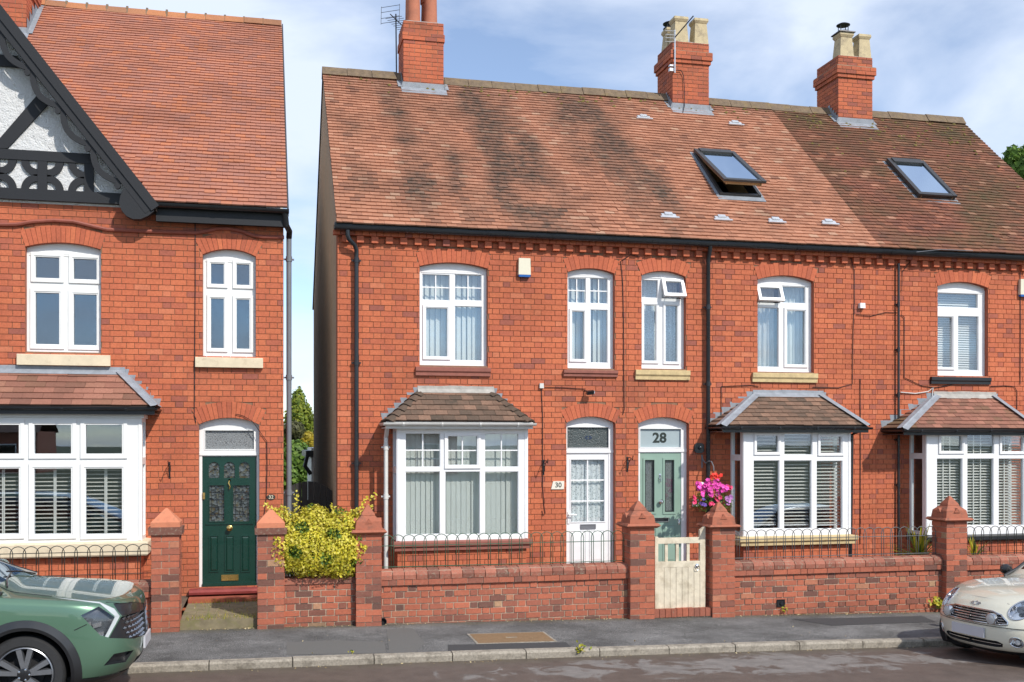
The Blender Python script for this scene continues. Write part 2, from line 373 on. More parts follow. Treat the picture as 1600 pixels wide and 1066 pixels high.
# ---------------------------------------------------------------- the setting: ground, road, kerb, pavement
def sheet(name, mat, x0, x1, y0, y1, zf, nx=60, ny=6):
    b = MB(); xs = [x0+(x1-x0)*i/nx for i in range(nx+1)]; ys = [y0+(y1-y0)*j/ny for j in range(ny+1)]
    b.add([(x, y, zf(x, y)) for y in ys for x in xs], [(j*(nx+1)+i, j*(nx+1)+i+1, (j+1)*(nx+1)+i+1, (j+1)*(nx+1)+i) for j in range(ny) for i in range(nx)])
    return struct(b.build(name, mat, smooth=True))
def m_pave():
    t = NT('pavement_asphalt'); p = t.pos(); sp = t.noise(95, 4, .75); b = t.noise(1.1, 4, .6); md = t.noise(7, 5, .65)
    c = t.ramp(sp, [(.32, (.035, .035, .035)), (.48, (.09, .09, .089)), (.6, (.20, .195, .188)), (.72, (.42, .41, .39))])
    c = t.mix(1, c, t.ramp(b, [(.3, .62), (.5, 1.), (.7, 1.45)]), 'MULTIPLY'); c = t.mix(1, c, t.ramp(md, [(.3, .85), (.7, 1.18)]), 'MULTIPLY')
    vo = t.n('TexVoronoi', Scale=.55, feature='DISTANCE_TO_EDGE'); wv = t.n('VectorMath', operation='ADD'); t.l(p, wv.inputs[0])
    nn = t.n('TexNoise', Scale=3.0, Detail=5); t.l(p, nn.inputs['Vector']); sc = t.n('VectorMath', operation='SCALE'); sc.inputs['Scale'].default_value = .25; t.l(nn.outputs['Color'], sc.inputs[0]); t.l(sc.outputs[0], wv.inputs[1]); t.l(wv.outputs[0], vo.inputs['Vector'])
    c = t.mix(t.ramp(vo.outputs['Distance'], [(.001, .35), (.004, 0.)]), c, (.022, .022, .02))
    c = t.mix(t.ramp(t.noise(11, 5, .7), [(.62, 0.), (.72, .5)]), c, (.20, .19, .165))
    s = t.n('SeparateXYZ'); t.l(p, s.inputs[0])
    ed = t.math('ADD', t.math('MULTIPLY', t.math('ADD', s.outputs[1], 2.42), 2.6), t.math('MULTIPLY', t.math('SUBTRACT', md, .5), 2.2))
    c = t.mix(t.ramp(ed, [(.25, 0.), (.95, .6)]), c, t.mix(sp, (.045, .042, .022), (.16, .135, .08)))
    edge = t.ramp(t.math('ADD', s.outputs[1], t.math('MULTIPLY', t.math('SUBTRACT', md, .5), .5)), [(-2.32+3, 0.), (-2.10+3, .6)]) if False else None
    t.bump(t.math('ADD', sp, t.math('MULTIPLY', md, 2.)), .55, .006)
    return t.set(Base_Color=c, Roughness=.9, Specular_IOR_Level=.25)
def m_road():
    t = NT('road_asphalt'); p = t.pos(); sp = t.noise(85, 4, .75); w_ = t.noise(2.1, 6, .62, None, .9)
    s = t.n('SeparateXYZ'); t.l(p, s.inputs[0])
    ex = t.math('POWER', t.math('DIVIDE', t.math('SUBTRACT', s.outputs[0], 5.6), 2.9), 2.); ey = t.math('POWER', t.math('DIVIDE', t.math('ADD', s.outputs[1], 4.95), .62), 2.)
    dry = t.math('SUBTRACT', 1.35, t.math('ADD', ex, ey)); dry = t.math('ADD', dry, t.math('MULTIPLY', t.math('SUBTRACT', w_, .52), 7.))
    far = t.math('MULTIPLY', t.math('SUBTRACT', -6.2, s.outputs[1]), 2.); dry = t.math('MAXIMUM', dry, far)
    dm = t.ramp(dry, [(.30, 0.), (.75, 1.)])
    wet = t.mix(sp, (.048, .036, .030), (.155, .12, .10)); dr = t.mix(sp, (.10, .089, .082), (.26, .235, .217))
    kd = t.math('ADD', t.math('MULTIPLY', t.math('ADD', s.outputs[1], 4.62), 2.), t.math('MULTIPLY', t.math('SUBTRACT', t.noise(6, 5, .7), .5), 2.))
    c = t.mix(dm, wet, dr); c = t.mix(t.ramp(kd, [(.3, 0.), (1., .75)]), c, t.mix(sp, (.03, .025, .019), (.17, .14, .10))); c = t.mix(1, c, t.ramp(t.noise(5, 5, .6), [(.3, .82), (.7, 1.2)]), 'MULTIPLY')
    t.bump(sp, .5, .006)
    return t.set(Base_Color=c, Roughness=t.math('ADD', t.math('MULTIPLY', dm, .30), .60), Specular_IOR_Level=.3)
M['pave'] = m_pave(); M['road'] = m_road()
M['kerb'] = plain('kerb_granite', (.30, .265, .215), .9, .35, 40, .5, bscale=90, dirt=((.09, .075, .055), .75, 7, .48))
M['earth'] = plain('garden_earth', (.11, .08, .055), .95, .35, 8, .5)
M['field'] = plain('ground_grass', (.06, .075, .03), .95, .3, 2, .3)
b = MB(); b.box(-700, 700, -700, 700, -1.2, -.62); struct(b.build('ground', M['field']))
sheet('road', M['road'], -40, 60, -11.2, KERB_Y+.02, road, 100, 8)
sheet('pavement', M['pave'], -40, 60, KERB_Y+.13, -1.7, pave, 100, 4)
sheet('far_pavement', M['pave'], -40, 60, -13.4, -11.2, lambda x, y: road(x, -11.2)+.1, 100, 3)
sheet('far_verge', M['field'], -60, 80, -95, -13.4, lambda x, y: road(x, -11.2)+.09, 100, 3)
sheet('front_garden', M['earth'], -12, XU(281, -2.02)-.02, -1.8, .1, lambda x, y: ground(x)+.17, 20, 2)
sheet('front_garden', M['earth'], XU(402, -2.02)+.02, 24, -1.8, .1, lambda x, y: ground(x)+.17, 40, 2)
sheet('back_garden', M['field'], -40, 60, .0, 70, lambda x, y: .14 if x < 1.3 else .0, 60, 2)
kb = link('kerb', None); kb = struct(kb)
prof = [(-.0, -.16), (.0, .0), (-.012, .0), (-.125, .0)]
r = random.Random(5); x = -9.0
while x < 17:
    ln = .93+r.uniform(-.02, .02); b = MB(); dz = r.uniform(-.004, .004)
    za, zb = pave(x, KERB_Y+.1), pave(x+ln, KERB_Y+.1)
    y0, y1 = KERB_Y+r.uniform(-.006, .006), KERB_Y+.14; g = .006; h = .006+dz
    pr = [(y0+.012, -.2), (y0, -.02), (y0+.004, h-.022), (y0+.022, h), (y1, h+.002), (y1, -.2)]
    b.add([(x+g, yy, za+zz) for yy, zz in pr]+[(x+ln-g, yy, zb+zz) for yy, zz in pr], [(i, i+6, (i+1)%6+6, (i+1)%6) for i in range(6)]+[(0,1,2,3,4,5), (11,10,9,8,7,6)])
    b.build('kerb_stone', M['kerb'], kb); x += ln
# manhole cover in the pavement
th = thing('manhole_cover', 'rusty brown rectangular cover set flat in the asphalt pavement', 'manhole cover', (3.5, -3.2, pave(3.5, -3.2)))
def at_pave(u, v, dz=0.):
    y = -3.
    for _ in range(12):
        p = PX(u, v, y); tgt = pave(p.x, y)+dz; d = ray(u, v); t_ = (tgt-CH)/d.z; y = (CAM+d*t_).y
    return CAM+d*t_
M['rust'] = plain('rusted_iron', (.23, .145, .075), .8, .2, 18, .5, .2, 150)
c4 = [at_pave(734, 991), at_pave(850, 989), at_pave(866, 1003), at_pave(746, 1005)]
mx0 = (c4[0].x+c4[3].x)/2; mx1 = (c4[1].x+c4[2].x)/2; my0 = (c4[2].y+c4[3].y)/2; my1 = (c4[0].y+c4[1].y)/2
zz = lambda x, y: pave(x, y)
b = MB(); b.add([(x, y, zz(x, y)+dz) for dz in (-.03, .007) for x, y in ((mx0,my0),(mx1,my0),(mx1,my1),(mx0,my1))], [(0,1,5,4),(1,2,6,5),(2,3,7,6),(3,0,4,7),(4,5,6,7)]); b.build('plate', M['rust'], th)
b = MB()
for (xa, xb, ya, yb) in ((mx0-.03, mx1+.03, my0-.03, my0), (mx0-.03, mx1+.03, my1, my1+.03), (mx0-.03, mx0, my0, my1), (mx1, mx1+.03, my0, my1)):
    b.add([(x, y, zz(x, y)+dz) for dz in (-.02, .005) for x, y in ((xa,ya),(xb,ya),(xb,yb),(xa,yb))], [(0,1,5,4),(1,2,6,5),(2,3,7,6),(3,0,4,7),(4,5,6,7)])
b.build('frame', M['kerb'], th)
b = MB(); cxm, cym = (mx0+mx1)/2, (my0+my1)/2; b.box(cxm-.07, cxm+.07, cym-.015, cym+.015, zz(cxm, cym), zz(cxm, cym)+.011); b.build('name_bar', M['kerb'], th)

# ---------------------------------------------------------------- roofs
PITCH = math.atan(.893); CP, SP = math.cos(PITCH), math.sin(PITCH); EN = Vector((0, -SP, CP)); ES = Vector((0, CP, SP))
EAVE_Y = -.13; EAVE_Z = 5.975
RIDGE_Y = 4.08; RIDGE_Z = EAVE_Z+(RIDGE_Y-EAVE_Y)*.893
TILE_ME = {}
def tile_mesh(mat, w_, ln, th, lift):
    key = (mat, w_)
    if key not in TILE_ME:
        b = MB(); g = .0015; x0, x1 = -w_/2+g, w_/2-g
        b.add([(x0, 0, lift), (x1, 0, lift), (x1, ln, th*.2), (x0, ln, th*.2), (x0, 0, lift-th), (x1, 0, lift-th), (x1, ln, -.002), (x0, ln, -.002)],
              [(0,1,2,3), (4,5,1,0), (0,3,7,4), (1,5,6,2)])
        TILE_ME[key] = b.mesh('tile', M[mat])
    return TILE_ME[key]
def tile_field(parent, mat, x0f, x1f, base, es, en, slen, gauge, w_, r, tone_f, stain=None, keep=300, skip=None, sag=None, th=.023, over=1.9):
    lift = th*1.75; ang = math.atan2(lift-th*.2, gauge*over)
    items = []; n = int(slen/gauge)+1
    for j in range(n):
        t0 = j*gauge; t1 = min(t0+gauge*over, slen+.02)
        if t0 > slen-.02: break
        a0, b0, a1, b1 = x0f(t0), x1f(t0), x0f(min(t1, slen)), x1f(min(t1, slen))
        ph = (.5*w_ if j % 2 else 0.)+r.uniform(-.006, .006); k = int(math.floor((a0-ph)/w_))
        while True:
            xa, xb = ph+k*w_, ph+(k+1)*w_; k += 1
            if xa > b0-.01: break
            if xb < a0+.01: continue
            c = base((xa+xb)/2, t0)
            if skip and skip(c, (xa+xb)/2, t0): continue
            full = xa >= a0-1e-4 and xb <= b0+1e-4 and xa >= a1-1e-4 and xb <= b1+1e-4
            items.append(((c-CAM).length, full, xa, xb, t0, t1, a0, b0, a1, b1, c))
    items.sort(key=lambda q: q[0]); rest = MB(); made = 0
    rot = Matrix((( 1, es.x, en.x), (0, es.y, en.y), (0, es.z, en.z)))
    for d, full, xa, xb, t0, t1, a0, b0, a1, b1, c in items:
        tn = tone_f(r); dl = r.uniform(-.002, .003)+(sag(c) if sag else 0.); slip = r.random() < .010; dt = r.uniform(-.004, .004)-(r.uniform(.015, .04) if slip else 0.); skew = r.uniform(-.004, .004)*(3 if slip else 1)
        if full and made < keep and abs(t1-t0-gauge*over) < 1e-6:
            o = link('tile', tile_mesh(mat, w_, gauge*over, th, lift), parent); made += 1
            o.location = c+es*dt+en*dl; o.rotation_euler = (rot @ Matrix.Rotation(skew*3, 3, 'Z')).to_euler(); o['rnd'] = tn
            if stain: o['stain'] = stain(c)
            continue
        g = .0015; la, lb = max(xa+g, a0), min(xb-g, b0); ua, ub = max(xa+g, a1), min(xb-g, b1)
        if ub-ua < .002: um = min(max((ua+ub)/2, a1), b1); ua, ub = um-.001, um+.001
        sg = lambda p: en*(sag(p) if sag else 0.)
        P = lambda x_, t_, l_: base(x_, t_)+en*l_
        l2 = lift+dl
        vv = [P(la, t0+dt+skew, l2), P(lb, t0+dt-skew, l2), P(ub, t1, th*.2+dl*.5), P(ua, t1, th*.2+dl*.5), P(la, t0+dt+skew, l2-th), P(lb, t0+dt-skew, l2-th), P(ub, t1, -.002), P(ua, t1, -.002)]
        st = 0.
        if stain: s0 = stain(P(la, t0, 0)); s1 = stain(P(lb, t0, 0)); st = [s0, s1, s1, s0, s0, s1, s1, s0]
        rest.add(vv, [(0,1,2,3), (4,5,1,0), (0,3,7,4), (1,5,6,2)], 0, tn, st)
    if rest.v: rest.build('tile_field', M[mat], parent, kind='stuff')
def ridge_tiles(parent, mat, xa, xb, y, z, ln, r, s=1., moss=False):
    n = max(1, round((xb-xa)/ln)); ln = (xb-xa)/n
    prof = [(-.17, -.165), (-.15, -.165), (-.035, -.03), (.035, -.03), (.15, -.165), (.17, -.165), (.055, .0), (.03, .022), (-.03, .022), (-.055, 0)]
    prof = [(p*s, q*s) for p, q in prof]
    for i in range(n):
        b = MB(); dz = r.uniform(-.006, .006)+.016*math.sin((xa+i*ln)*.95+.6); dy = r.uniform(-.006, .006)
        b.extrude(prof, (xa+i*ln+.004, y+dy, z+dz+.02), (xa+(i+1)*ln-.004, y+dy, z+dz+.02+r.uniform(-.004, .004)))
        o = b.build('ridge_tile', M[mat], parent); o['rnd'] = r.random()

# ---------------------------------------------------------------- windows
def prect(u0, v0, u1, v1, Y):
    a, c = PX(u0, v0, Y), PX(u1, v1, Y); return a.x, c.x, c.z, a.z      # x0, x1, z0, z1
def glaze(parent, rect, Y, bars=None, mat='glass'):
    x0, x1, z0, z1 = rect; b = MB(); b.box(x0-.012, x1+.012, Y+.030, Y+.034, z0-.012, z1+.012); b.build('pane', M[mat], parent)
    if bars:
        b = MB(); nx, nz = bars
        for i in range(1, nx): x = x0+(x1-x0)*i/nx; b.box(x-.009, x+.009, Y+.018, Y+.0295, z0, z1)
        for i in range(1, nz): z = z0+(z1-z0)*i/nz; b.box(x0, x1, Y+.016, Y+.0285, z-.009, z+.009)
        b.build('glazing_bar', M['white'], parent)
def light(parent, fr_holes, u0, v0, u1, v1, kind, Y, bars=None, mg=.05, mat='glass', fm='white', M4=None):
    rc = prect(u0, v0, u1, v1, Y); x0, x1, z0, z1 = rc
    if kind == 'f':
        fr_holes.append([(x0, z0), (x1, z0), (x1, z1), (x0, z1)]); b = MB(); b.ring(x0-.006, x1+.006, z0-.006, z1+.006, .014, Y+.012, Y+.03); b.build('bead', M[fm], parent); glaze(parent, rc, Y, bars, mat)
    elif kind == 'c':
        fr_holes.append([(x0-.01, z0-.01), (x1+.01, z0-.01), (x1+.01, z1+.01), (x0-.01, z1+.01)])
        b = MB(); b.ring(x0-mg, x1+mg, z0-mg, z1+mg, mg*.74, Y-.022, Y-.001); b.ring(x0-mg*.28, x1+mg*.28, z0-mg*.28, z1+mg*.28, mg*.28+.002, Y-.012, Y+.03); b.build('casement', M[fm], parent, smooth=False); glaze(parent, rc, Y, bars, mat)
    elif kind == 'o':                                               # top-hung vent standing open: rect is the frame hole
        fr_holes.append([(x0, z0), (x1, z0), (x1, z1), (x0, z1)])
        T = Matrix.Translation((0, Y-.005, z1)) @ Matrix.Rotation(R(-24), 4, 'X') @ Matrix.Translation((0, -Y, -z1))
        b = MB(); w_ = .055; b.ring(x0-.012, x1+.012, z0-.012, z1+.0, w_, Y-.03, Y+.02, 0, T); b.build('vent_sash', M[fm], parent)
        b = MB(); b.slab([(x0+w_-.02, z0+w_-.02), (x1-w_+.02, z0+w_-.02), (x1-w_+.02, z1-w_+.01), (x0+w_-.02, z1-w_+.01)], [], Y-.006, Y-.002, 0, None, T); b.build('pane', M[mat], parent)
        b = MB(); b.tube([(x0+.06, Y+.02, z0+.012), (x0+.09, Y-.12, z0+.03)], .006, 6); b.tube([(x1-.06, Y+.02, z0+.012), (x1-.09, Y-.12, z0+.03)], .006, 6); b.build('stay', M['pvcgrey'], parent)
def window(h, A, lights, Y=.09, fm='white', sill=None, mg=.05):
    b = MB(); w_ = link('window', None, h); w_.empty_display_size = .1
    holes = []
    for lt in lights: light(w_, holes, *lt[:5], Y, lt[5] if len(lt) > 5 else None, lt[6] if len(lt) > 6 else mg, fm=fm)
    out = A.outline(.006); b.slab(out, holes, Y, Y+.06); 
    # head board line under the arch
    zt = max(p[1] for hh in holes for p in hh)+.035; b.box(A.x0, A.x1, Y-.012, Y-.0005, zt, zt+.022)
    b.ring(A.x0+.001, A.x1-.001, A.z0, zt, .028, Y-.009, Y-.0006)
    b.build('frame', M[fm], w_)
    return w_
def stone_sill(parent, u0, v0, u1, v1, mat, proj=.07, moulded=True):
    a, c = PX(u0, v0, -proj), PX(u1, v1, -proj); b = MB(); z0, z1 = c.z, a.z; hh = z1-z0
    pf = [(.12, z1+.004), (-proj+.004, z1-.008), (-proj, z1-.014)]+([(-proj, z0+hh*.5), (-proj+.022, z0+hh*.32), (-proj+.022, z0)] if moulded else [(-proj, z0)])+[(.12, z0)]
    n = len(pf); b.add([(a.x, y, z) for y, z in pf]+[(c.x, y, z) for y, z in pf], [(i, (i+1)%n, (i+1)%n+n, i+n) for i in range(n)]+[tuple(range(n-1,-1,-1)), tuple(range(n, 2*n))])
    return b.build('sill', M[mat], parent)
def curved(y, ribs, amp): return y+amp*math.sin(ribs)
# blinds and curtains are hung behind the glass: things of their own
def vertical_blind(label, x0, x1, z0, z1, Y, n, ang=28, group=None, r=random.Random(3), mat='blind'):
    t = thing('vertical_blind', label, 'blind', ((x0+x1)/2, Y, z0), group); p = (x1-x0)/n
    b = MB(); b.box(x0, x1, Y-.018, Y+.018, z1-.03, z1); b.build('head_rail', M['white'], t)
    w_ = p*1.08; sb = MB(); sb.box(-.5, .5, -.5, .5, 0, 1); sm = sb.mesh('slat', M[mat])
    for i in range(n):
        o = link('slat', sm, t); o.location = (x0+p*(i+.5), Y+r.uniform(-.004, .004), z0); o.rotation_euler = (0, 0, R(ang+r.uniform(-7, 7))); o.scale = (w_, .002, z1-.03-z0)
def venetian(label, x0, x1, z0, z1, Y, pitch=.05, ang=35, depth=.045, group=None, tapes=(), mat='slat', name='venetian_blind'):
    t = thing(name, label, 'blind', ((x0+x1)/2, Y, z0), group)
    b = MB(); b.box(x0, x1, Y-.03, Y+.03, z1-.035, z1); b.box(x0, x1, Y-.022, Y+.022, z0-.006, z0+.016); b.build('rail', M['white'], t)
    sb = MB(); sb.box(-.5, .5, -.5, .5, -.5, .5); sm = sb.mesh('slat', M[mat]); z = z0+pitch*.7
    while z < z1-.04:
        o = link('slat', sm, t); o.location = ((x0+x1)/2, Y, z); o.rotation_euler = (R(ang), 0, 0); o.scale = (x1-x0, depth, .0035); z += pitch
    if tapes:
        b = MB()
        for x in tapes: b.box(x-.011, x+.011, Y-.028, Y-.0265, z0, z1)
        b.build('tape', M[mat], t)
def drape(label, x0, x1, z0, z1, Y, folds, amp, mat, name='curtain', cat='curtain', group=None):
    b = MB(); n = folds*10; P = []
    for j in range(5):
        f = j/4
        for i in range(n+1):
            s = i/n; P.append((x0+(x1-x0)*s+.006*math.sin(folds*2*math.pi*s*1.7+j), Y+amp*(.55+.45*f)*math.sin(folds*2*math.pi*s+.6*math.sin(5*s)), z1+(z0-z1)*f))
    b.add(P, [(j*(n+1)+i, (j+1)*(n+1)+i, (j+1)*(n+1)+i+1, j*(n+1)+i+1) for j in range(4) for i in range(n)])
    o = b.build(name, M[mat], None, smooth=True, ang=80); return tag(o, label, cat, group)

# ---------------------------------------------------------------- bay windows
def bay(h, xl, xr, z0, z1, dp, lights, zt, side=True, sill=None, base_z=.1, seed=1, fm='white', basemat='brick', mg=.05):
    """rectangular bay: frame between z0 and z1 standing dp in front of the wall; lights in photo pixels; zt = transom height"""
    Y = -dp; w_ = link('bay_window', None, h); holes = []
    for lt in lights: light(w_, holes, *lt[:5], Y, lt[5] if len(lt) > 5 else None, lt[6] if len(lt) > 6 else mg, fm=fm)
    b = MB(); b.slab([(xl, z0), (xr, z0), (xr, z1), (xl, z1)], holes, Y, Y+.065)
    for x in (xl, xr): s_ = 1 if x == xl else -1; b.box(min(x+s_*.012, x+s_*.05), max(x+s_*.012, x+s_*.05), Y-.009, Y-.0006, z0+.02, z1-.01)
    b.build('frame', M[fm], w_)
    for s_, x in ((1, xl), (-1, xr)):
        Mx = Matrix(((0, s_, 0, x), (1, 0, 0, 0), (0, 0, 1, 0), (0, 0, 0, 1))); b = MB(); ya, yb = Y+.066, -.005
        hs = [[(ya+.045, zt+.05), (yb-.05, zt+.05), (yb-.05, z1-.05), (ya+.045, z1-.05)], [(ya+.045, z0+.07), (yb-.05, z0+.07), (yb-.05, zt-.05), (ya+.045, zt-.05)]]
        b.slab([(ya, z0), (yb, z0), (yb, z1), (ya, z1)], hs, .001, .06, 0, None, Mx); b.build('side_frame', M[fm], w_)
        for hh in hs:
            b = MB(); b.box(*sorted((x+s_*.03, x+s_*.034)), hh[0][0]-.01, hh[1][0]+.01, hh[0][1]-.01, hh[2][1]+.01); b.build('pane', M['glass'], w_)
    if sill:
        mat, drop, pj, mo = sill; b = MB(); zs = z0; zb = z0-drop; o_ = pj
        pf = [(.0, zs+.012), (-o_+.006, zs-.002), (-o_, zs-.014)]+([(-o_, zs-drop*.5), (-o_+.03, zs-drop*.66), (-o_+.03, zb)] if mo else [(-o_, zb+.02), (-o_+.015, zb)])
        pf.append((.06, zb))
        for a_, (xa, ya, xb, yb) in enumerate(((xl-o_, 0, xr+o_, 0),)):
            pts = [(0, -1), ]
        # front run with mitred returns back to the wall
        ring_ = []
        for off, z in pf: ring_.append([(xl+off, .0, z), (xl+off, Y+off, z), (xr-off, Y+off, z), (xr-off, .0, z)])
        n = len(ring_); vv = [p for q in ring_ for p in q]; ff = []
        for i in range(n):
            j = (i+1) % n
            for k in range(3): ff.append((i*4+k, i*4+k+1, j*4+k+1, j*4+k))
        b.add(vv, ff); b.build('sill', M[mat], w_)
        zb_ = zb
    else: zb_ = z0
    b = MB(); b.slab([(xl+.03, base_z), (xr-.03, base_z), (xr-.03, zb_), (xl+.03, zb_)], [], Y+.035, Y+.12); b.box(xl+.032, xl+.12, Y+.121, -.01, base_z, zb_-.001); b.box(xr-.12, xr-.032, Y+.121, -.01, base_z, zb_-.001)
    b.build('base', M['mortar'], w_)
    lay(w_, courses(xl+.02, xr-.02, base_z, zb_-.004, lambda z: [], seed=seed), Y+.025, .03, basemat, random.Random(seed), tone, keep=60)
    for s_, x in ((1, xl), (-1, xr)):
        lay(w_, courses(Y+.03, -.012, base_z, zb_-.004, lambda z: [], seed=seed+3), 0, .03, basemat, random.Random(seed), tone, face=(lambda a, o, z, x=x, s_=s_: Vector((x+s_*(.025-o), a, z))), keep=0)
    return w_
def bay_roof(h, xe0, xe1, ze, ye, xt0, xt1, zt, rows, mat, r, tw, stain=None, hip='tile', gut=None, flash='lead', tone_f=None, keep=300, th=.014):
    """hipped lean-to roof over a bay: eave rectangle, top edge on the wall"""
    tone_f = tone_f or (lambda r: r.random())
    d = MB(); A0, A1, B0, B1 = Vector((xe0, ye, ze)), Vector((xe1, ye, ze)), Vector((xt0, -.0, zt)), Vector((xt1, -.0, zt)); C0, C1 = Vector((xe0, 0, ze)), Vector((xe1, 0, ze))
    dz = Vector((0, 0, -.012))
    d.add([A0+dz, A1+dz, B1+dz, B0+dz, C0+dz, C1+dz], [(0,1,2,3), (0,3,4), (1,5,2), (0,4,5,1)]); rf = d.build('bay_roof', M['deck'], h)
    es = Vector((0, -ye, zt-ze)); sl_ = es.length; es.normalize(); en = Vector((0, -es.z, es.y))
    tile_field(rf, mat, lambda t: xe0+(xt0-xe0)*t/sl_, lambda t: xe1+(xt1-xe1)*t/sl_, lambda x, t: Vector((x, ye, ze))+es*t, es, en, sl_, sl_/rows, tw, r, tone_f, stain, keep, None, None, th, 1.5)
    for s_, xe, xt in ((-1, xe0, xt0), (1, xe1, xt1)):               # the side slopes
        L_ = abs(xt-xe); es2 = Vector((-s_*L_, 0, zt-ze)); s2 = es2.length; es2.normalize(); en2 = Vector((s_*es2.z, 0, abs(es2.x)))
        f = MB(); g = s2/rows
        for j in range(rows):
            t0, t1 = j*g, min((j+1.4)*g, s2); y0 = ye*(1-t0/s2); y1 = ye*(1-t1/s2); P = Vector((xe, 0, ze)); nn = max(1, round(abs(y0)/tw))
            for k in range(nn):
                ya, yb = y0*k/nn, y0*(k+1)/nn; ua, ub = max(y1, ya) if False else max(ya, y1), max(yb, y1)
                q = [P+es2*t0+Vector((0, ya, 0))+en2*th*1.8, P+es2*t0+Vector((0, yb, 0))+en2*th*1.8, P+es2*t1+Vector((0, ub, 0))+en2*.002, P+es2*t1+Vector((0, ua, 0))+en2*.002, P+es2*t0+Vector((0, ya, 0))+en2*th*.8, P+es2*t0+Vector((0, yb, 0))+en2*th*.8]
                f.add(q, [(0,1,2,3), (4,5,1,0)], 0, tone_f(r), stain(q[0]) if stain else 0.)
        f.build('side_tiles', M[mat], rf, kind='stuff')
        a, b_ = Vector((xe, ye, ze)), Vector((xt, 0, zt)); hn = (en+en2).normalized(); hd = (b_-a)
        if hip == 'tile':
            for j in range(rows):
                p0 = a+hd*(j/rows)+hn*.035; p1 = a+hd*((j+1.12)/rows)+hn*.012; tdir = hd.normalized(); sd = tdir.cross(hn).normalized(); wd = .115
                b = MB(); dn = Vector((0, 0, -.075)); cs = [(-1.0, -.05), (-.45, -.012), (0, 0), (.45, -.012), (1.0, -.05)]
                vv = []
                for P_, wf in ((p0, 1.), (p1, .8)):
                    for q, dd in cs: vv.append(P_+sd*q*wd*wf+hn*dd)
                    for q, dd in cs: vv.append(P_+sd*q*wd*wf+hn*(dd-.02))
                ff = []
                for q in range(4): ff += [(q, q+1, q+11, q+10), (q+5, q+15, q+16, q+6), (q, q+5, q+6, q+1)]
                b.add(vv, ff); o = b.build('hip_tile', M[mat], rf); o['rnd'] = r.random()*.4; o['stain'] = .55+.3*r.random()
        else:
            b = MB(); tdir = hd.normalized(); sd = tdir.cross(hn).normalized(); vv = []
            for P_ in (a-hd*.02, b_):
                for q, dd in ((-.10, .004), (-.022, .026), (0, .046), (.022, .026), (.10, .004)): vv.append(P_+sd*q+hn*dd)
            b.add(vv, [(q, q+1, q+6, q+5) for q in range(4)]); b.build('hip_flashing', M['lead'], rf)
        # stepped flashing where the side slope meets the wall
        b = MB(); n = 6; wv = Vector((xt-xe, 0, zt-ze)); ln = wv.length; dr = wv.normalized(); up = Vector((-dr.z*(1 if dr.x > 0 else -1), 0, abs(dr.x))); up = up if up.z > 0 else -up
        for k in range(n):
            p = Vector((xe, -.012, ze))+wv*(k/n); q = Vector((xe, -.012, ze))+wv*((k+1)/n)
            top = Vector((p.x, -.012, q.z+.035)); 
            b.add([p-up*.03, q-up*.03, Vector((q.x, -.012, q.z+.05)), Vector((p.x+s_*.02, -.012, q.z+.05))], [(0,1,2,3)])
            b.add([v+Vector((0, .003, 0)) for v in (p-up*.03, q-up*.03, Vector((q.x, -.012, q.z+.05)), Vector((p.x+s_*.02, -.012, q.z+.05)))], [(3,2,1,0)])
            a2, b2 = p+Vector((0, -.05, .012))-up*.03, q+Vector((0, -.05, .012))-up*.03; b.add([p-up*.03, q-up*.03, b2, a2], [(0,1,2,3)])
        b.build('step_flashing', M['lead'], rf)
    b = MB(); fm_ = M['lead'] if flash == 'lead' else M['mortarfl']; hgt = .12; nn = 14
    vv = []
    rr = random.Random(4)
    for i in range(nn+1):
        x = xt0-.05+(xt1-xt0+.1)*i/nn; e = .012*rr.random()
        vv += [(x, -.016, zt+hgt*.62+e), (x, -.02, zt+.03), (x, -.085, zt-.085*(zt-ze)/-ye+.03), (x, -.013, zt-.05)]
    b.add(vv, [(i*4+k, i*4+4+k, i*4+5+k, i*4+1+k) for i in range(nn) for k in range(3)]); b.build('top_flashing', fm_, rf)
    if gut:
        gm, gx0, gx1, gz, gr = gut; b = MB(); pf = []
        for i in range(9): a_ = math.pi+math.pi*i/8; pf.append((gr*math.cos(a_), gr*math.sin(a_)))
        for i in range(9): a_ = 2*math.pi-math.pi*i/8; pf.append(((gr-.006)*math.cos(a_), (gr-.006)*math.sin(a_)))
        yg = ye-.03; b.extrude(pf, (gx0, yg, gz), (gx1, yg, gz))
        for xx in (gx0, gx1):
            b.extrude(pf, (xx+(gr if xx == gx0 else -gr), yg+gr*.0, gz), (xx+(gr if xx == gx0 else -gr), -.01, gz))
        k = 4
        for i in range(k): xx = gx0+(gx1-gx0)*(i+.5)/k; b.box(xx-.014, xx+.014, yg-gr-.006, yg-gr+.012, gz-gr*.6, gz+.008); b.box(xx-.014, xx+.014, yg-gr*.6, yg+gr*.6, gz-gr-.007, gz-gr+.004)
        b.box(gx0+.04, gx1-.04, ye+.012, ye+.03, gz-.09, gz+.015); b.box(gx0+.04, gx1-.04, ye+.0305, -.02, gz-.085, gz-.07)
        b.build('gutter', M[gm], rf, smooth=True)
    return rf
def gutter(parent, xa, xb, y, z, r_, mat, joints):
    b = MB(); pf = [(r_*math.cos(math.pi+math.pi*i/8), r_*math.sin(math.pi+math.pi*i/8)) for i in range(9)]+[((r_-.005)*math.cos(2*math.pi-math.pi*i/8), (r_-.005)*math.sin(2*math.pi-math.pi*i/8)) for i in range(9)]
    b.extrude(pf, (xa, y, z), (xb, y, z))
    for x, w_ in joints:
        p2 = [(p*1.1, q*1.1) for p, q in pf[:9]]+[(p*1.01, q*1.01) for p, q in reversed(pf[:9])]; b.extrude(p2, (x-w_/2, y, z), (x+w_/2, y, z))
    return b.build('gutter', M[mat], parent, smooth=True)
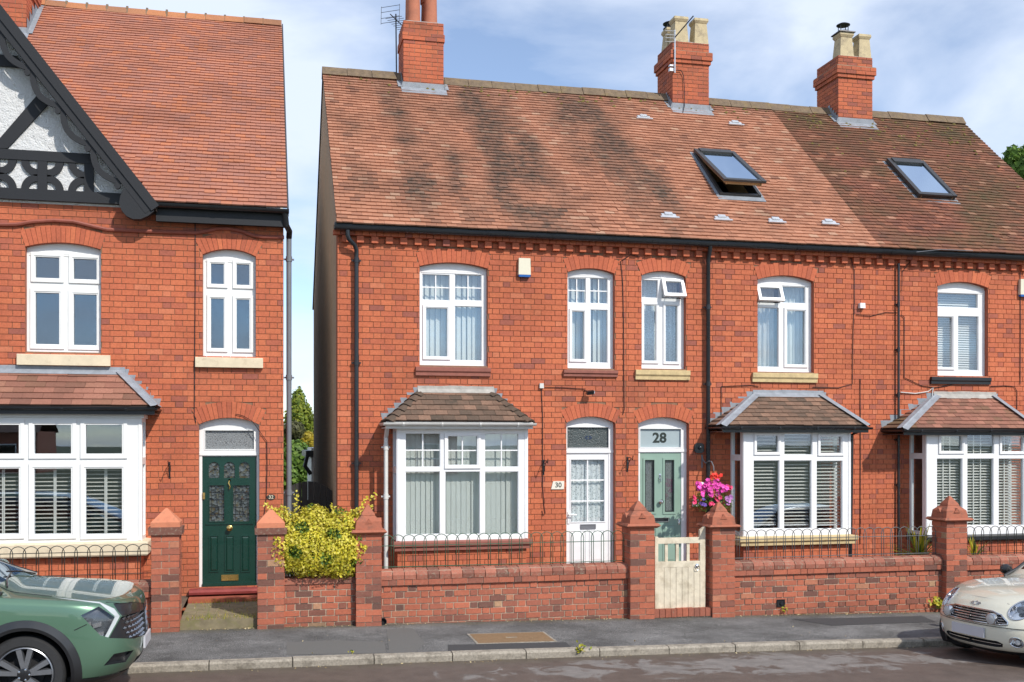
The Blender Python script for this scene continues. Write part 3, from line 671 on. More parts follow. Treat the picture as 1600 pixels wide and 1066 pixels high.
def pipe(parent, pts, r_, mat, name='downpipe', collars=(), n=12):
    b = MB(); b.tube(pts, r_, n)
    for c in collars: b.lathe([(r_*1.02, -.04), (r_*1.2, -.04), (r_*1.2, .04), (r_*1.02, .04)], c, 12); b.box(c[0]-r_*2., c[0]+r_*2., c[1]+.02, c[1]+.06, c[2]-.012, c[2]+.012)
    return b.build(name, M[mat], parent, smooth=True)
# ---------------------------------------------------------------- the terrace: three houses
XL, XP1, XP2, XR = XU(527), XU(978), XU(1368), 15.12
WTOP = 5.955; REC = .09
M['sidebrick'] = None
def m_side():
    t = NT('soot_brick_flank'); p = t.pos(); s = t.n('SeparateXYZ'); t.l(p, s.inputs[0]); c = t.n('CombineXYZ'); t.l(s.outputs[1], c.inputs[0]); t.l(s.outputs[2], c.inputs[1])
    br = t.n('TexBrick', Scale=1., Mortar_Size=.006, Brick_Width=.23, Row_Height=.088, Bias=.0); br.inputs['Color1'].default_value = (.42, .28, .2, 1); br.inputs['Color2'].default_value = (.5, .34, .25, 1); br.inputs['Mortar'].default_value = (.34, .26, .19, 1); t.l(c.outputs[0], br.inputs['Vector'])
    col = t.mix(t.ramp(t.noise(1.5, 5, .6), [(.35, .2), (.65, .85)]), br.outputs['Color'], (.36, .29, .23))
    t.bump(t.math('ADD', br.outputs['Fac'], t.noise(25, 5)), .15, .006)
    return t.set(Base_Color=col, Roughness=.95)
M['sidebrick'] = m_side()
def arch_px(u0, u1, vc, vs, vb, Yb=REC, t=.225):
    return Arch(XU(u0, Yb), XU(u1, Yb), PX((u0+u1)/2, vb, Yb).z, PX((u0+u1)/2, vs, 0).z, PX((u0+u1)/2, vc, 0).z, t)
HDR0, HDR1 = PX(560, 368, -.08).z, PX(560, 360.5, -.08).z
DEN0, DEN1 = PX(560, 379, -.06).z, HDR0-.004
DEN_U = XU(563, -.06)
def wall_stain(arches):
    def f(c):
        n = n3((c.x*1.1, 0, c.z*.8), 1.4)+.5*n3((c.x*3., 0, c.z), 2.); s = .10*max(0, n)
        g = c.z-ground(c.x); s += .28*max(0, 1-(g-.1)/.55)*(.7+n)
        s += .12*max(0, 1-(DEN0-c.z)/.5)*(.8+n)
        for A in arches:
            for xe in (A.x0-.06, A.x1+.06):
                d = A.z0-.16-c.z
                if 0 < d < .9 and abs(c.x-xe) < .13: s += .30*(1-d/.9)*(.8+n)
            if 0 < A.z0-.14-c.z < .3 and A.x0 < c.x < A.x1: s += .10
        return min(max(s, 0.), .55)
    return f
def terrace(name, label, xa, xb, arches, rects, seed, left=False, right=False, vn=None):
    h = thing(name, label, 'house', ((xa+xb)/2, 0, ground((xa+xb)/2)), 'terraced houses joined under one roofline')
    r = random.Random(seed)
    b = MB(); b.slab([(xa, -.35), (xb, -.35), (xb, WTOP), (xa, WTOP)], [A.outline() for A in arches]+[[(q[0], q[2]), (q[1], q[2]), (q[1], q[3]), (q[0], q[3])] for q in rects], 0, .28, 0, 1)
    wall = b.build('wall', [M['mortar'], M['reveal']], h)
    def bl(z):
        o = [i for A in arches for i in A.blocks(z)]
        return o+[(q[0], q[1]) for q in rects if q[2] < z < q[3]]
    z_ = DEN0-math.ceil((DEN0+.3)/.088)*.088
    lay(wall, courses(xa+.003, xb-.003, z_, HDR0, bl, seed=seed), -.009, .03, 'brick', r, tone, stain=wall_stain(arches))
    for A, n in zip(arches, vn): voussoirs(wall, A, -.009, n, r)
    # cornice: dentils under a projecting header course
    b = MB(); b.box(xa-(.06 if left else 0), xb, -.05, -.0002, HDR0+.003, WTOP-.001); b.build('cornice_backing', M['mortar'], wall)
    x = DEN_U+math.ceil((xa-DEN_U-.05)/.2275)*.2275
    while x < xb-.06:
        o = link('dentil', UM['brick'], wall); o.location = (x, -.035, (DEN0+DEN1)/2); o.scale = (.108, .085, DEN1-DEN0); o['rnd'] = tone(r)*.7; x += .2275
    x = xa-(.07 if left else 0)+.004
    while x < xb-.02:
        o = link('header', UM['brick'], wall); o.location = (x+.052, -.045, (HDR0+HDR1)/2); o.scale = (.106, .11, HDR1-HDR0-.004); o['rnd'] = tone(r)*.75; x += .1125
    b = MB(); b.box(xa-(.05 if left else 0), xb, -.115, -.051, HDR1+.004, WTOP+.03); b.build('fascia', M['black'], h)
    # shell
    b = MB(); b.box(xa, xb, 8.15, 8.4, -.35, WTOP+.05); b.build('rear_wall', M['sidebrick'], h)
    for on, x0, x1 in ((True, xa+.002, xa+.22), (True, xb-.22, xb-.002)):
        s_ = MB(); g = .05; poly = [(.281, -.35), (8.149, -.35), (8.149, WTOP), (RIDGE_Y, RIDGE_Z-.10), (.281, WTOP-.02+.281*.893*.6)]
        Mx = Matrix(((0, 1, 0, 0), (1, 0, 0, 0), (0, 0, 1, 0), (0, 0, 0, 1)))
        s_.slab(poly, [], x0, x1, 0, None, Mx); s_.build('side_wall', M['sidebrick'], h)
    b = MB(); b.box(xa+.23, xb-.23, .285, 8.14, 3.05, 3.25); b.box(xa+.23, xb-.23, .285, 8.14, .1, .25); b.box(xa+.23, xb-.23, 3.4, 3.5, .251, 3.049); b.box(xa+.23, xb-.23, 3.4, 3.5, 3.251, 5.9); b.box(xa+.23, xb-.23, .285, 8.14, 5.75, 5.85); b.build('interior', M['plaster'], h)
    return h, wall, r
# roof stains, read from the photograph as (u, v, radius u, radius v, amount)
ST = [(655,285,22,75,.55), (770,215,34,85,.5), (810,262,46,95,.6), (850,300,34,60,.45), (690,230,20,50,.3), (618,160,26,50,.35), (880,190,40,60,.5), (925,200,26,60,.45), (965,245,32,75,.6), (1010,285,30,55,.5), (740,310,30,50,.35), (560,250,20,40,.25), (1040,310,20,30,.3), (720,170,26,50,.4)]
STW = []                                                            # the same stains laid out on the slope, running down it
for u_, v_, ru_, rv_, k_ in ST:
    q_ = PL(u_, v_, (0, EAVE_Y, EAVE_Z), Vector((0, -.893, 1))); STW.append((q_.x, q_.y, ru_/82, rv_/44, k_))
def stain30(p):
    n = n3((p[0]*1.7, 0, p[2]*.9), 1.4)+.6*n3((p[0]*1.6, 0, p[2]), 4.)+.4*n3((p[0]*4., 0, p[2]*.8), 3.); s = 0
    for xc_, yc_, rx_, ry_, k_ in STW:
        d = ((p[0]-xc_)/rx_)**2+((p[1]-yc_)/ry_)**2
        if d < 1.6: s += k_*max(0, 1-d/1.6)**.8
    s = min(s*1.2, .85)*(.9+.8*n)+.26*max(n+.05, 0)
    top = max(0, 1-(RIDGE_Z-p[2])/.5); s += top*.45*(.7+n)
    return min(max(s, 0), .9)
def stain26(p):
    u, v = UV(p); n = n3((p[0]*.8, 0, p[2]*2.), 1.5)+.6*n3((p[0], 0, p[2]*2), 4.5)
    s = .28+.35*n; top = max(0, 1-(RIDGE_Z-p[2])/1.1); s += .55*top*(.6+n)
    d = ((u-1450)/70)**2+((v-345)/35)**2
    if d < 1: s -= .5*(1-d)
    d = ((u-1540)/60)**2+((v-330)/70)**2
    if d < 1: s += .35*(1-d)
    return min(max(s, 0), .85)
def sag(p): return .016*math.sin(p[0]*1.15+.4)*math.sin((p[1]+.2)*.75)+.010*n3((p[0], p[1], 0), .9)+.004*n3((p[0], p[1], 3), 4.)
SKY = []                                                            # (x0, x1, t0, t1) holes in the tiling
def slope_t(p): return (p.y-EAVE_Y)/CP
NR = Vector((0, -.893, 1)); E0 = (0, EAVE_Y, EAVE_Z)
def roof(h, xa, xb, mat, tone_f, stain, r, ov0=0., ov1=0.):
    d = MB(); y2 = 8.62; z2 = RIDGE_Z-(y2-RIDGE_Y)*.893; e = .0
    a, c = xa-ov0, xb+ov1
    hole = [s for s in SKY if xa < s[0] < xb]
    P = lambda x, t: Vector((x, EAVE_Y, EAVE_Z))+ES*t-EN*.004
    SL = (RIDGE_Y-EAVE_Y)/CP
    xs = sorted({a, c}|{s[0]+.05 for s in hole}|{s[1]-.05 for s in hole}); ts = sorted({0., SL}|{s[2]+.06 for s in hole}|{s[3]-.06 for s in hole})
    for i in range(len(xs)-1):
        for j in range(len(ts)-1):
            xm, tm = (xs[i]+xs[i+1])/2, (ts[j]+ts[j+1])/2
            if any(s[0] < xm < s[1] and s[2] < tm < s[3] for s in hole): continue
            d.add([P(xs[i], ts[j]), P(xs[i+1], ts[j]), P(xs[i+1], ts[j+1]), P(xs[i], ts[j+1])], [(0,1,2,3)])
    d.add([(a, RIDGE_Y, RIDGE_Z), (c, RIDGE_Y, RIDGE_Z), (c, y2, z2), (a, y2, z2)], [(0,1,2,3)])
    rf = d.build('roof', M['deck'], h)
    tile_field(rf, mat, lambda t: a, lambda t: c, lambda x, t: Vector((x, EAVE_Y-.02, EAVE_Z-.018))+ES*t+EN*sag((x, EAVE_Y+t*CP, 0)), ES, EN, SL+.02, .1125, .165, r, tone_f, stain, 300,
               skip=lambda c_, x, t: any(s[0]-.02 < x < s[1]+.02 and s[2]-.06 < t < s[3]-.02 for s in SKY))
    # rear slope, plain
    b = MB(); n_ = Vector((0, .67, .74)); b.add([(a, RIDGE_Y, RIDGE_Z+.03), (c, RIDGE_Y, RIDGE_Z+.03), (c, y2, z2+.03), (a, y2, z2+.03)], [(3,2,1,0)]); b.build('rear_slope', M[mat], rf)['rnd'] = .4
    return rf
def tt(r): return min(max(r.gauss(.58, .2), .02), 1)

# ---- openings (photo pixels: left, right, crown, springing, bottom)
w30a = arch_px(654.5, 760, 410.5, 418, 572); w30b = arch_px(884.5, 957.5, 419.5, 426.5, 576.5)
d30 = arch_px(882.5, 958, 651, 661, 892, .10); d28 = arch_px(994.5, 1072.5, 652, 662, 890, .10)
w28a = arch_px(999.5, 1068, 423.5, 431.5, 577); w28b = arch_px(1180, 1267, 430.5, 438.5, 582); w26a = arch_px(1460, 1538, 440.5, 448.5, 588)
def bayhole(xl, xr, z0, z1): return (xl+.12, xr-.12, z0+.05, z1-.02)
DP = .5
B1 = (XU(619.5, -DP), XU(825, -DP), PX(720, 845, -DP).z, PX(720, 669, -DP).z)
B2 = (XU(1161, -DP), XU(1329.5, -DP), PX(1240, 838, -DP).z, PX(1240, 671, -DP).z)
B3 = (XU(1447, -DP), XU(1447, -DP)+(B2[1]-B2[0])*1.03, PX(1530, 836, -DP).z, PX(1530, 673, -DP).z)

# skylight openings on the slope
def sky_rect(uv):
    q = [PL(u, v, E0, NR) for u, v in uv]; return (q[0].x+q[1].x)/2, (q[2].x+q[3].x)/2, (slope_t(q[1])+slope_t(q[2]))/2, (slope_t(q[0])+slope_t(q[3]))/2
S28 = sky_rect(((1085,242),(1120,307),(1187,312),(1145,247))); S26 = sky_rect(((1381,255),(1432,311),(1491,316),(1440,262)))
S28 = (S28[0], S28[1], S28[2], S28[3]); SKY += [S28, S26]

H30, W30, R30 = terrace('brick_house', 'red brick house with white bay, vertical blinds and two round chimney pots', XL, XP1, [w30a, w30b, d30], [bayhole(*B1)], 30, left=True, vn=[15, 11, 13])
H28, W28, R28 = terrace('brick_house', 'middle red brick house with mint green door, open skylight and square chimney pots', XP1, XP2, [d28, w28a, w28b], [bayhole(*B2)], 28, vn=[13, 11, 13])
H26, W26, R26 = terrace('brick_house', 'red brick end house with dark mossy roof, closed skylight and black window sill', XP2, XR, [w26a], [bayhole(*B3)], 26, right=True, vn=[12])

rf30 = roof(H30, XL, XP1, 'tile', tt, stain30, R30, ov0=.02)
rf28 = roof(H28, XP1, XP2, 'tile', tt, stain30, R28)
rf26 = roof(H26, XP2, XR, 'tile26', tt, stain26, R26, ov1=.12)
ridge_tiles(rf30, 'ridge', XL-.03, XP1, RIDGE_Y, RIDGE_Z+.06, .46, R30)
ridge_tiles(rf28, 'ridge', XP1, XP2, RIDGE_Y, RIDGE_Z+.06, .46, R28)
ridge_tiles(rf26, 'ridge', XP2, XR+.12, RIDGE_Y, RIDGE_Z+.06, .46, R26)
GZ = PX(560, 353.5, -.26).z
gutter(H30, XL-.06, XP1, -.18, GZ, .058, 'pvcblack', [(XU(540, -.28), .12), (XU(604, -.28), .08), (XU(680, -.28), .05), (XU(770, -.28), .05), (XU(868, -.28), .05)])
gutter(H28, XP1+.001, XP2, -.18, GZ, .058, 'pvcblack', [(XU(988, -.28), .08), (XU(1033, -.28), .05), (XU(1105, -.28), .14), (XU(1250, -.28), .05), (XU(1330, -.28), .05)])
gutter(H26, XP2+.001, XR, -.18, GZ+.004, .062, 'black', [(XU(1400, -.28), .1), (XU(1520, -.28), .05)])
# downpipes
p0 = PX(544, 360, -.27); xq = XU(557, -.09)
pipe(H30, [(p0.x, -.18, GZ-.03), (p0.x, -.18, GZ-.13), (p0.x+.02, -.17, GZ-.19), (xq-.03, -.12, GZ-.27), (xq, -.09, GZ-.34), (xq, -.09, GZ-.5), (xq, -.09, .25)], .036, 'pvcblack', collars=[(xq, -.09, PX(557, 407, -.09).z), (xq, -.09, PX(557, 567, -.09).z), (xq, -.09, PX(557, 724, -.09).z)])
xq = XU(1106.5, -.09)
pipe(H28, [(xq, -.18, GZ-.03), (xq, -.17, GZ-.1), (xq, -.12, GZ-.2), (xq, -.09, GZ-.28), (xq, -.09, .25)], .036, 'pvcblack', collars=[(xq, -.09, PX(1106, 600, -.09).z), (xq, -.09, PX(1106, 480, -.09).z)])
xq = XU(1404, -.07)
pipe(H26, [(xq, -.07, PX(1404, 412, -.07).z), (xq, -.07, 4.3), (xq, -.07, .25)], .022, 'pvcblack', collars=[(xq, -.07, z) for z in (5.0, 4.2, 3.4, 2.6, 1.8)], n=8)

# ---- windows of the terrace
WIN30A = window(H30, w30a, [(659.5,428,702.5,470,'f',(2,2)), (710.5,428.5,752.5,470.5,'f',(2,2)), (665.5,481,699,557.5,'c',None,.05), (710.5,478,753,564,'f')])
stone_sill(WIN30A, 650, 572, 767, 588, 'rstone')
WIN30B = window(H30, w30b, [(887.5,434,915.5,474,'f',(2,2)), (922,434.5,949.5,475,'f',(2,2)), (893.5,486.5,912.5,561.5,'c',None,.045), (922.5,483.5,949.5,567.5,'f')])
stone_sill(WIN30B, 881.5, 577, 966, 589, 'rstone')
WIN28A = window(H28, w28a, [(1002.5,437,1028,466,'f'), (1034,436,1066,467.5,'o'), (1006,476.5,1025,564,'c',None,.045), (1039.5,477.5,1058,565.5,'c',None,.04)])
stone_sill(WIN28A, 994, 577, 1079, 594, 'ystone')
WIN28B = window(H28, w28b, [(1181.5,445.5,1219,474,'o'), (1222.5,447.5,1258.5,474.5,'f'), (1183.5,480,1217,574,'f'), (1229,485,1257.5,570,'c',None,.05)])
stone_sill(WIN28B, 1177, 581.5, 1278.5, 598, 'ystone')
WIN26A = window(H26, w26a, [(1463,457.5,1528,482,'f'), (1462.5,495,1488,574.5,'c',None,.04), (1497,493.5,1529,579.5,'f')])
stone_sill(WIN26A, 1456.5, 588, 1549.5, 601, 'black')

BAY1 = bay(H30, *B1, DP, [(633.5,677,688,730,'f',(2,2)), (700,681.5,745.5,726.5,'c',(2,2),.055), (757.5,677.5,810,730,'f',(2,2)), (633.5,737,687.5,835,'f'), (695.5,737,750,835,'f'), (757.5,737,810,835,'f')],
           PX(720, 734, -DP).z, sill=('rstone', .14, .06, True), seed=301)
BAY2 = bay(H28, *B2, DP, [(1182,680.5,1215.5,706.5,'c',None,.045), (1225.5,677.5,1269.5,711,'f'), (1281.5,682,1314.5,708,'c',None,.045), (1177.5,719.5,1218,826,'f'), (1225,719.5,1268,826,'f'), (1276,720,1316.5,826,'f')],
           PX(1240, 715, -DP).z, sill=('ystone', .14, .09, True), seed=281)
BAY3 = bay(H26, *B3, DP, [(1470,681.5,1503,705,'c',None,.045), (1511.5,678.5,1553.5,709.5,'f'), (1565,682,1598,705.5,'c',None,.045), (1464,716.5,1504,821,'f'), (1511.5,716.5,1552.5,821,'f'), (1560.5,716.5,1599.5,821,'f')],
           PX(1530, 712.6, -DP).z, sill=('black', .10, .06, False), seed=261)
rr = random.Random(77)
EY = -DP-.16
def bayst(p): return max(0, min(.8, .35+.8*n3(p, 5.)))
def eave(u0, u1, v, Y): return XU(u0, Y), XU(u1, Y), PX((u0+u1)/2, v, Y).z
e = eave(604, 831, 658, EY); zt = PX(710, 611, 0).z
bay_roof(H30, e[0], e[1], e[2], EY, XU(657, 0), XU(767, 0), zt, 6, 'baytile', rr, .19, bayst, 'tile', ('pvcwhite', XU(599, EY), XU(837, EY), PX(720, 661, EY).z, .045), 'cement')
e = eave(1128, 1356, 665, EY); zt = PX(1230, 617, 0).z
bay_roof(H28, e[0], e[1], e[2], EY, XU(1180, 0), XU(1282, 0), zt, 8, 'baytile', rr, .165, lambda p: max(0, min(.5, .15+.6*n3(p, 6.))), 'lead', ('pvcblack', XU(1126, EY), XU(1361, EY), PX(1240, 667.5, EY).z, .04), 'lead')
x0b = XU(1411, EY); wb = XU(1358, EY)-XU(1128, EY)
bay_roof(H26, x0b, x0b+wb, PX(1530, 670, EY).z, EY, XU(1462, 0), XU(1552, 0), PX(1505, 619, 0).z, 9, 'baytile2', rr, .165, lambda p: max(0, .6*n3(p, 6.)+(.6 if p[0] < x0b+.3 else 0)), 'lead', ('black', x0b-.02, x0b+wb+.02, PX(1530, 672, EY).z, .04), 'cement')
# white rainwater pipe of the bay, and a dark one right of the middle bay
xw = XU(603, -.35); pipe(H30, [(xw, -.58, PX(603, 664, -.5).z), (xw, -.45, PX(603, 676, -.4).z), (xw, -.36, PX(603, 684, -.36).z), (xw, -.36, .25)], .034, 'pvcwhite', collars=[(xw, -.36, PX(603, v, -.36).z) for v in (699, 776)])
xw = XU(1333, -.3); pipe(H28, [(xw, -.55, PX(1333, 672, -.5).z), (xw, -.25, PX(1333, 680, -.3).z), (xw, -.2, .3)], .034, 'pvcblack')
# blinds and curtains of the terrace
def wx(A, m=.03): return A.x0+m, A.x1-m, A.z0+.03, A.zs+.05
a = wx(w30a); vertical_blind('pale vertical blind in the arched bedroom window beside the alarm box', a[0], a[1], a[2], a[3], REC+.16, 12, 22)
a = wx(w30b); vertical_blind('pale vertical blind in the narrow window above the white lace-curtained door', a[0], a[1], a[2], a[3], REC+.16, 8, 26)
vertical_blind('long pale green vertical blind in the bay with the white gutter', B1[0]+.08, B1[1]-.08, B1[2]+.04, B1[3]-.02, -DP+.16, 24, 9)
a = wx(w28b); drape('grey curtain hanging at the drainpipe side of the half-curtained window', a[0], a[0]+.42, a[2], a[3], REC+.2, 5, .02, 'curtain'); drape('pale grey curtain hanging at the side of the white sensor box', a[1]-.40, a[1], a[2], a[3], REC+.2, 5, .02, 'blind')
a = wx(w28a); drape('sheer pale curtain in the window over the mint green door', a[0], a[1], a[2], a[3], REC+.24, 9, .015, 'net')
a = wx(w26a); venetian('white venetian blind in the window with the black sill', a[0], a[1], a[2], a[3], REC+.16, .042, 52, .04)
g = 'wooden venetian blinds in the mint-door house bay'
yb = -DP+.12
def bl_px(u0, v0, u1, v1, Y): q = prect(u0, v0, u1, v1, Y); return q
for i, (u0, u1, lab) in enumerate(((1178,1217,'white venetian blind in the bay light next to the hanging basket'), (1226,1268,'white venetian blind in the middle light of the cream-silled bay'), (1277,1317,'white venetian blind in the bay light farthest from the hanging basket'))):
    q = prect(u0, 676, u1, 832, -DP); venetian(lab, q[0], q[1], q[2]+.12, q[3], yb, .058, 20, .05, g)
for i, (u0, u1, lab) in enumerate(((1465,1504,'cream taped venetian blind behind the tall pier cap'), (1512,1553,'cream taped venetian blind in the middle light of the black-silled bay'), (1561,1600,'cream taped venetian blind beyond the middle light of the black-silled bay'))):
    q = prect(u0, 674, u1, 828, -DP); wq = q[1]-q[0]; venetian(lab, q[0], q[1], q[2], q[3], yb, .05, 28, .045, 'taped venetian blinds of the end house bay', (q[0]+wq*.35, q[0]+wq*.62))

# ---- doors
def panel(b, x0, x1, z0, z1, y, m=.03, d=.012, mi=0):               # raised-and-fielded panel
    b.ring(x0, x1, z0, z1, .014, y-d*.8, y, mi); b.frustum_y = None
    b.add([(x0+.02, y-.0005, z0+.02), (x1-.02, y-.0005, z0+.02), (x1-.02, y-.0005, z1-.02), (x0+.02, y-.0005, z1-.02), (x0+.02+m, y-d*.7, z0+.02+m), (x1-.02-m, y-d*.7, z0+.02+m), (x1-.02-m, y-d*.7, z1-.02-m), (x0+.02+m, y-d*.7, z1-.02-m)], [(0,1,5,4),(1,2,6,5),(2,3,7,6),(3,0,4,7),(4,5,6,7)], mi)
DY = .10
def door_frame(parent, A, fan, leaf, mat='white'):
    """white surround with a fanlight; fan, leaf = (x0, x1, z0, z1)"""
    b = MB(); out = A.outline(.006); hs = [[(fan[0], fan[2]), (fan[1], fan[2]), (fan[1], fan[3]), (fan[0], fan[3])], [(leaf[0], leaf[2]+.001), (leaf[1], leaf[2]+.001), (leaf[1], leaf[3]), (leaf[0], leaf[3])]]
    b.slab(out, hs, DY, DY+.08); b.ring(fan[0]-.012, fan[1]+.012, fan[2]-.012, fan[3]+.012, .014, DY-.008, DY+.02); b.box(A.x0, A.x1, DY-.015, DY-.0005, leaf[3]+.012, leaf[3]+.05)
    return b.build('door_frame', M[mat], parent)
# white half-glazed door
leaf = prect(884.5, 709, 951, 891, DY); fan = prect(886, 667.5, 951, 700, DY); leaf = (leaf[0], leaf[1], d30.z0+.02, leaf[3])
dr = link('door', None, H30); door_frame(dr, d30, fan, leaf)
g0 = prect(892, 718, 945, 815, DY)
b = MB(); b.slab([(leaf[0], leaf[2]), (leaf[1], leaf[2]), (leaf[1], leaf[3]), (leaf[0], leaf[3])], [[(g0[0], g0[2]), (g0[1], g0[2]), (g0[1], g0[3]), (g0[0], g0[3])]], DY+.012, DY+.06)
b.ring(g0[0]-.012, g0[1]+.012, g0[2]-.012, g0[3]+.012, .016, DY+.002, DY+.03)
xm = (g0[0]+g0[1])/2
for xa_, xb_ in ((leaf[0]+.07, xm-.03), (xm+.03, leaf[1]-.07)): panel(b, xa_, xb_, leaf[2]+.12, g0[2]-.14, DY+.012)
b.build('leaf', M['white'], dr)
b = MB(); b.box(g0[0]-.01, g0[1]+.01, DY+.035, DY+.039, g0[2]-.01, g0[3]+.01); b.build('pane', M['glass'], dr)
b = MB(); b.box(xm-.011, xm+.011, DY+.018, DY+.034, g0[2], g0[3])
for k in (1, 2): zz_ = g0[2]+(g0[3]-g0[2])*k/3; b.box(g0[0], g0[1], DY+.016, DY+.033, zz_-.011, zz_+.011)
b.build('glazing_bar', M['white'], dr)
b = MB(); q = prect(907, 819.5, 931, 826.5, DY); b.ring(q[0], q[1], q[2], q[3], .012, DY-.004, DY+.013); b.box(q[0]+.012, q[1]-.012, DY+.002, DY+.0125, q[2]+.012, q[3]-.012); b.build('letterbox', M['pvcgrey'], dr)
b = MB(); q = PX(888.5, 809, DY); b.box(q.x-.017, q.x+.017, DY-.004, DY+.0125, q.z-.1, q.z+.1); b.tube([(q.x, DY-.0, q.z+.05), (q.x, DY-.05, q.z+.05), (q.x+.03, DY-.055, q.z+.05), (q.x+.12, DY-.05, q.z+.048)], .011, 8); b.build('handle', M['white'], dr, smooth=True)
def m_pattern(name, c1, c2, scale):
    t = NT(name); v = t.n('TexVoronoi', Scale=scale); t.l(t.pos(), v.inputs['Vector']); n = t.noise(scale*.6, 4, .6); f = t.ramp(t.math('ADD', v.outputs['Distance'], n), [(.55, 0.), (.95, 1.)])
    t.bump(f, .6, .01); return t.set(Base_Color=t.mix(f, c1, c2), Roughness=.25)
M['leaded'] = m_pattern('textured_fanlight', (.018, .024, .026), (.075, .09, .09), 40); M['obscure'] = m_pattern('obscured_glass', (.08, .085, .09), (.2, .21, .215), 55); M['lace'] = m_pattern('lace_net', (.26, .31, .34), (.80, .83, .84), 34)
b = MB(); b.box(fan[0]-.01, fan[1]+.01, DY+.03, DY+.036, fan[2]-.01, fan[3]+.01); b.build('fanlight', M['leaded'], dr)
b = MB(); q = PX(920, 684, DY)
for k in range(6):
    a_ = k*math.pi/3; b.lathe([(0, -.003), (.014, -.002), (.014, .002), (0, .003)], (q.x+.05*math.cos(a_), DY+.027, q.z+.022*math.sin(a_)), 8, 0, Matrix.Rotation(R(90), 3, 'X'))
M['blueglass'] = plain('blue_glass', (.02, .035, .09), .2); b.build('fanlight_motif', M['blueglass'], dr)
drape('white lace curtain inside the half-glazed front door', g0[0]-.01, g0[1]+.01, g0[2]-.01, g0[3]+.01, DY+.085, 7, .011, 'lace', 'lace_curtain')
# mint green door with the number 28
leaf = prect(1000, 707.5, 1064.5, 890, DY); fan = prect(1000, 670, 1064, 699, DY); leaf = (leaf[0], leaf[1], d28.z0+.02, leaf[3])
dr = link('door', None, H28); door_frame(dr, d28, fan, leaf)
M['mint'] = plain('mint_paint', (.235, .35, .285), .4, .06, 3)
ga, gb = prect(1008, 719, 1022.5, 800, DY), prect(1039, 719, 1053.5, 800, DY)
b = MB(); rc = lambda q: [(q[0], q[2]), (q[1], q[2]), (q[1], q[3]), (q[0], q[3])]
b.slab([(leaf[0], leaf[2]), (leaf[1], leaf[2]), (leaf[1], leaf[3]), (leaf[0], leaf[3])], [rc(ga), rc(gb)], DY+.012, DY+.06)
for q in (ga, gb): b.ring(q[0]-.035, q[1]+.035, q[2]-.035, q[3]+.035, .034, DY-.0, DY+.0115); panel(b, q[0]-.035, q[1]+.035, leaf[2]+.10, q[2]-.22, DY+.012)
b.build('leaf', M['mint'], dr)
for q in (ga, gb):
    b = MB(); b.box(q[0]-.01, q[1]+.01, DY+.035, DY+.039, q[2]-.01, q[3]+.01); b.build('pane', M['glass'], dr)
    b = MB(); b.ring(q[0]+.0, q[1]-.0, q[2]+.0, q[3]-.0, .022, DY+.03, DY+.0345); b.build('leaded_border', M['black'], dr)
    b = MB(); b.box(q[0]-.01, q[1]+.01, DY+.055, DY+.057, q[2]-.01, q[3]+.01); b.build('frosted_lining', M['obscure'], dr)
b = MB(); b.box(fan[0]-.01, fan[1]+.01, DY+.03, DY+.036, fan[2]-.01, fan[3]+.01); M['frost'] = plain('frosted_glass', (.33, .40, .42), .35, .05); b.build('fanlight', M['frost'], dr)
M['ink'] = plain('black_lettering', (.02, .03, .025), .4)
o = link('house_number', text_mesh('28', .232, bold=.03), dr); o.data.materials.append(M['ink']); q = PX(1031.5, 684.8, DY); o.location = (q.x, DY+.027, q.z); o.rotation_euler = (R(90), 0, 0); o.scale = (1.08, 1, 1); o['label'] = 'bold black number 28 on the frosted fanlight'
M['chrome'] = plain('chrome', (.62, .62, .63), .16, .05, 5, metal=1.)
b = MB(); q = PX(1031.5, 748, DY); b.lathe([(0, -.03), (.022, -.03), (.022, 0), (0, .002)], (q.x, DY+.01, q.z+.06), 12, 0, Matrix.Rotation(R(90), 3, 'X')); b.tube([(q.x, DY-.01, q.z+.06), (q.x-.018, DY-.015, q.z), (q.x, DY-.018, q.z-.06), (q.x+.018, DY-.015, q.z), (q.x, DY-.01, q.z+.06)], .007, 6); b.build('knocker', M['chrome'], dr, smooth=True)
b = MB(); q = PX(1032, 784, DY); b.lathe([(.02, 0), (.02, .03), (.038, .045), (.04, .06), (.025, .078), (0, .08)], (q.x, DY+.012, q.z), 14, 0, Matrix.Rotation(R(90), 3, 'X')); b.build('knob', M['chrome'], dr, smooth=True)
b = MB(); q = prect(1022.5, 809, 1045, 815.5, DY); b.ring(q[0], q[1], q[2], q[3], .01, DY-.002, DY+.0115); b.build('letterbox', M['chrome'], dr)
b = MB(); b.box(q[0]+.01, q[1]-.01, DY+.003, DY+.0113, q[2]+.01, q[3]-.01); b.build('letterbox_flap', M['black'], dr)
b = MB(); q = PX(1061, 815, DY); b.box(q.x-.02, q.x+.02, DY-.0, DY+.0118, q.z-.05, q.z+.05); b.tube([(q.x, DY, q.z+.02), (q.x, DY-.045, q.z+.02), (q.x-.03, DY-.05, q.z-.02), (q.x, DY-.045, q.z-.05)], .009, 8); b.build('lock', M['chrome'], dr, smooth=True)
for A, hh in ((d30, H30), (d28, H28)):
    b = MB(); b.box(A.x0-.05, A.x1+.05, -.22, DY+.06, A.z0-.16, A.z0+.003); b.build('doorstep', M['rstone'], hh)

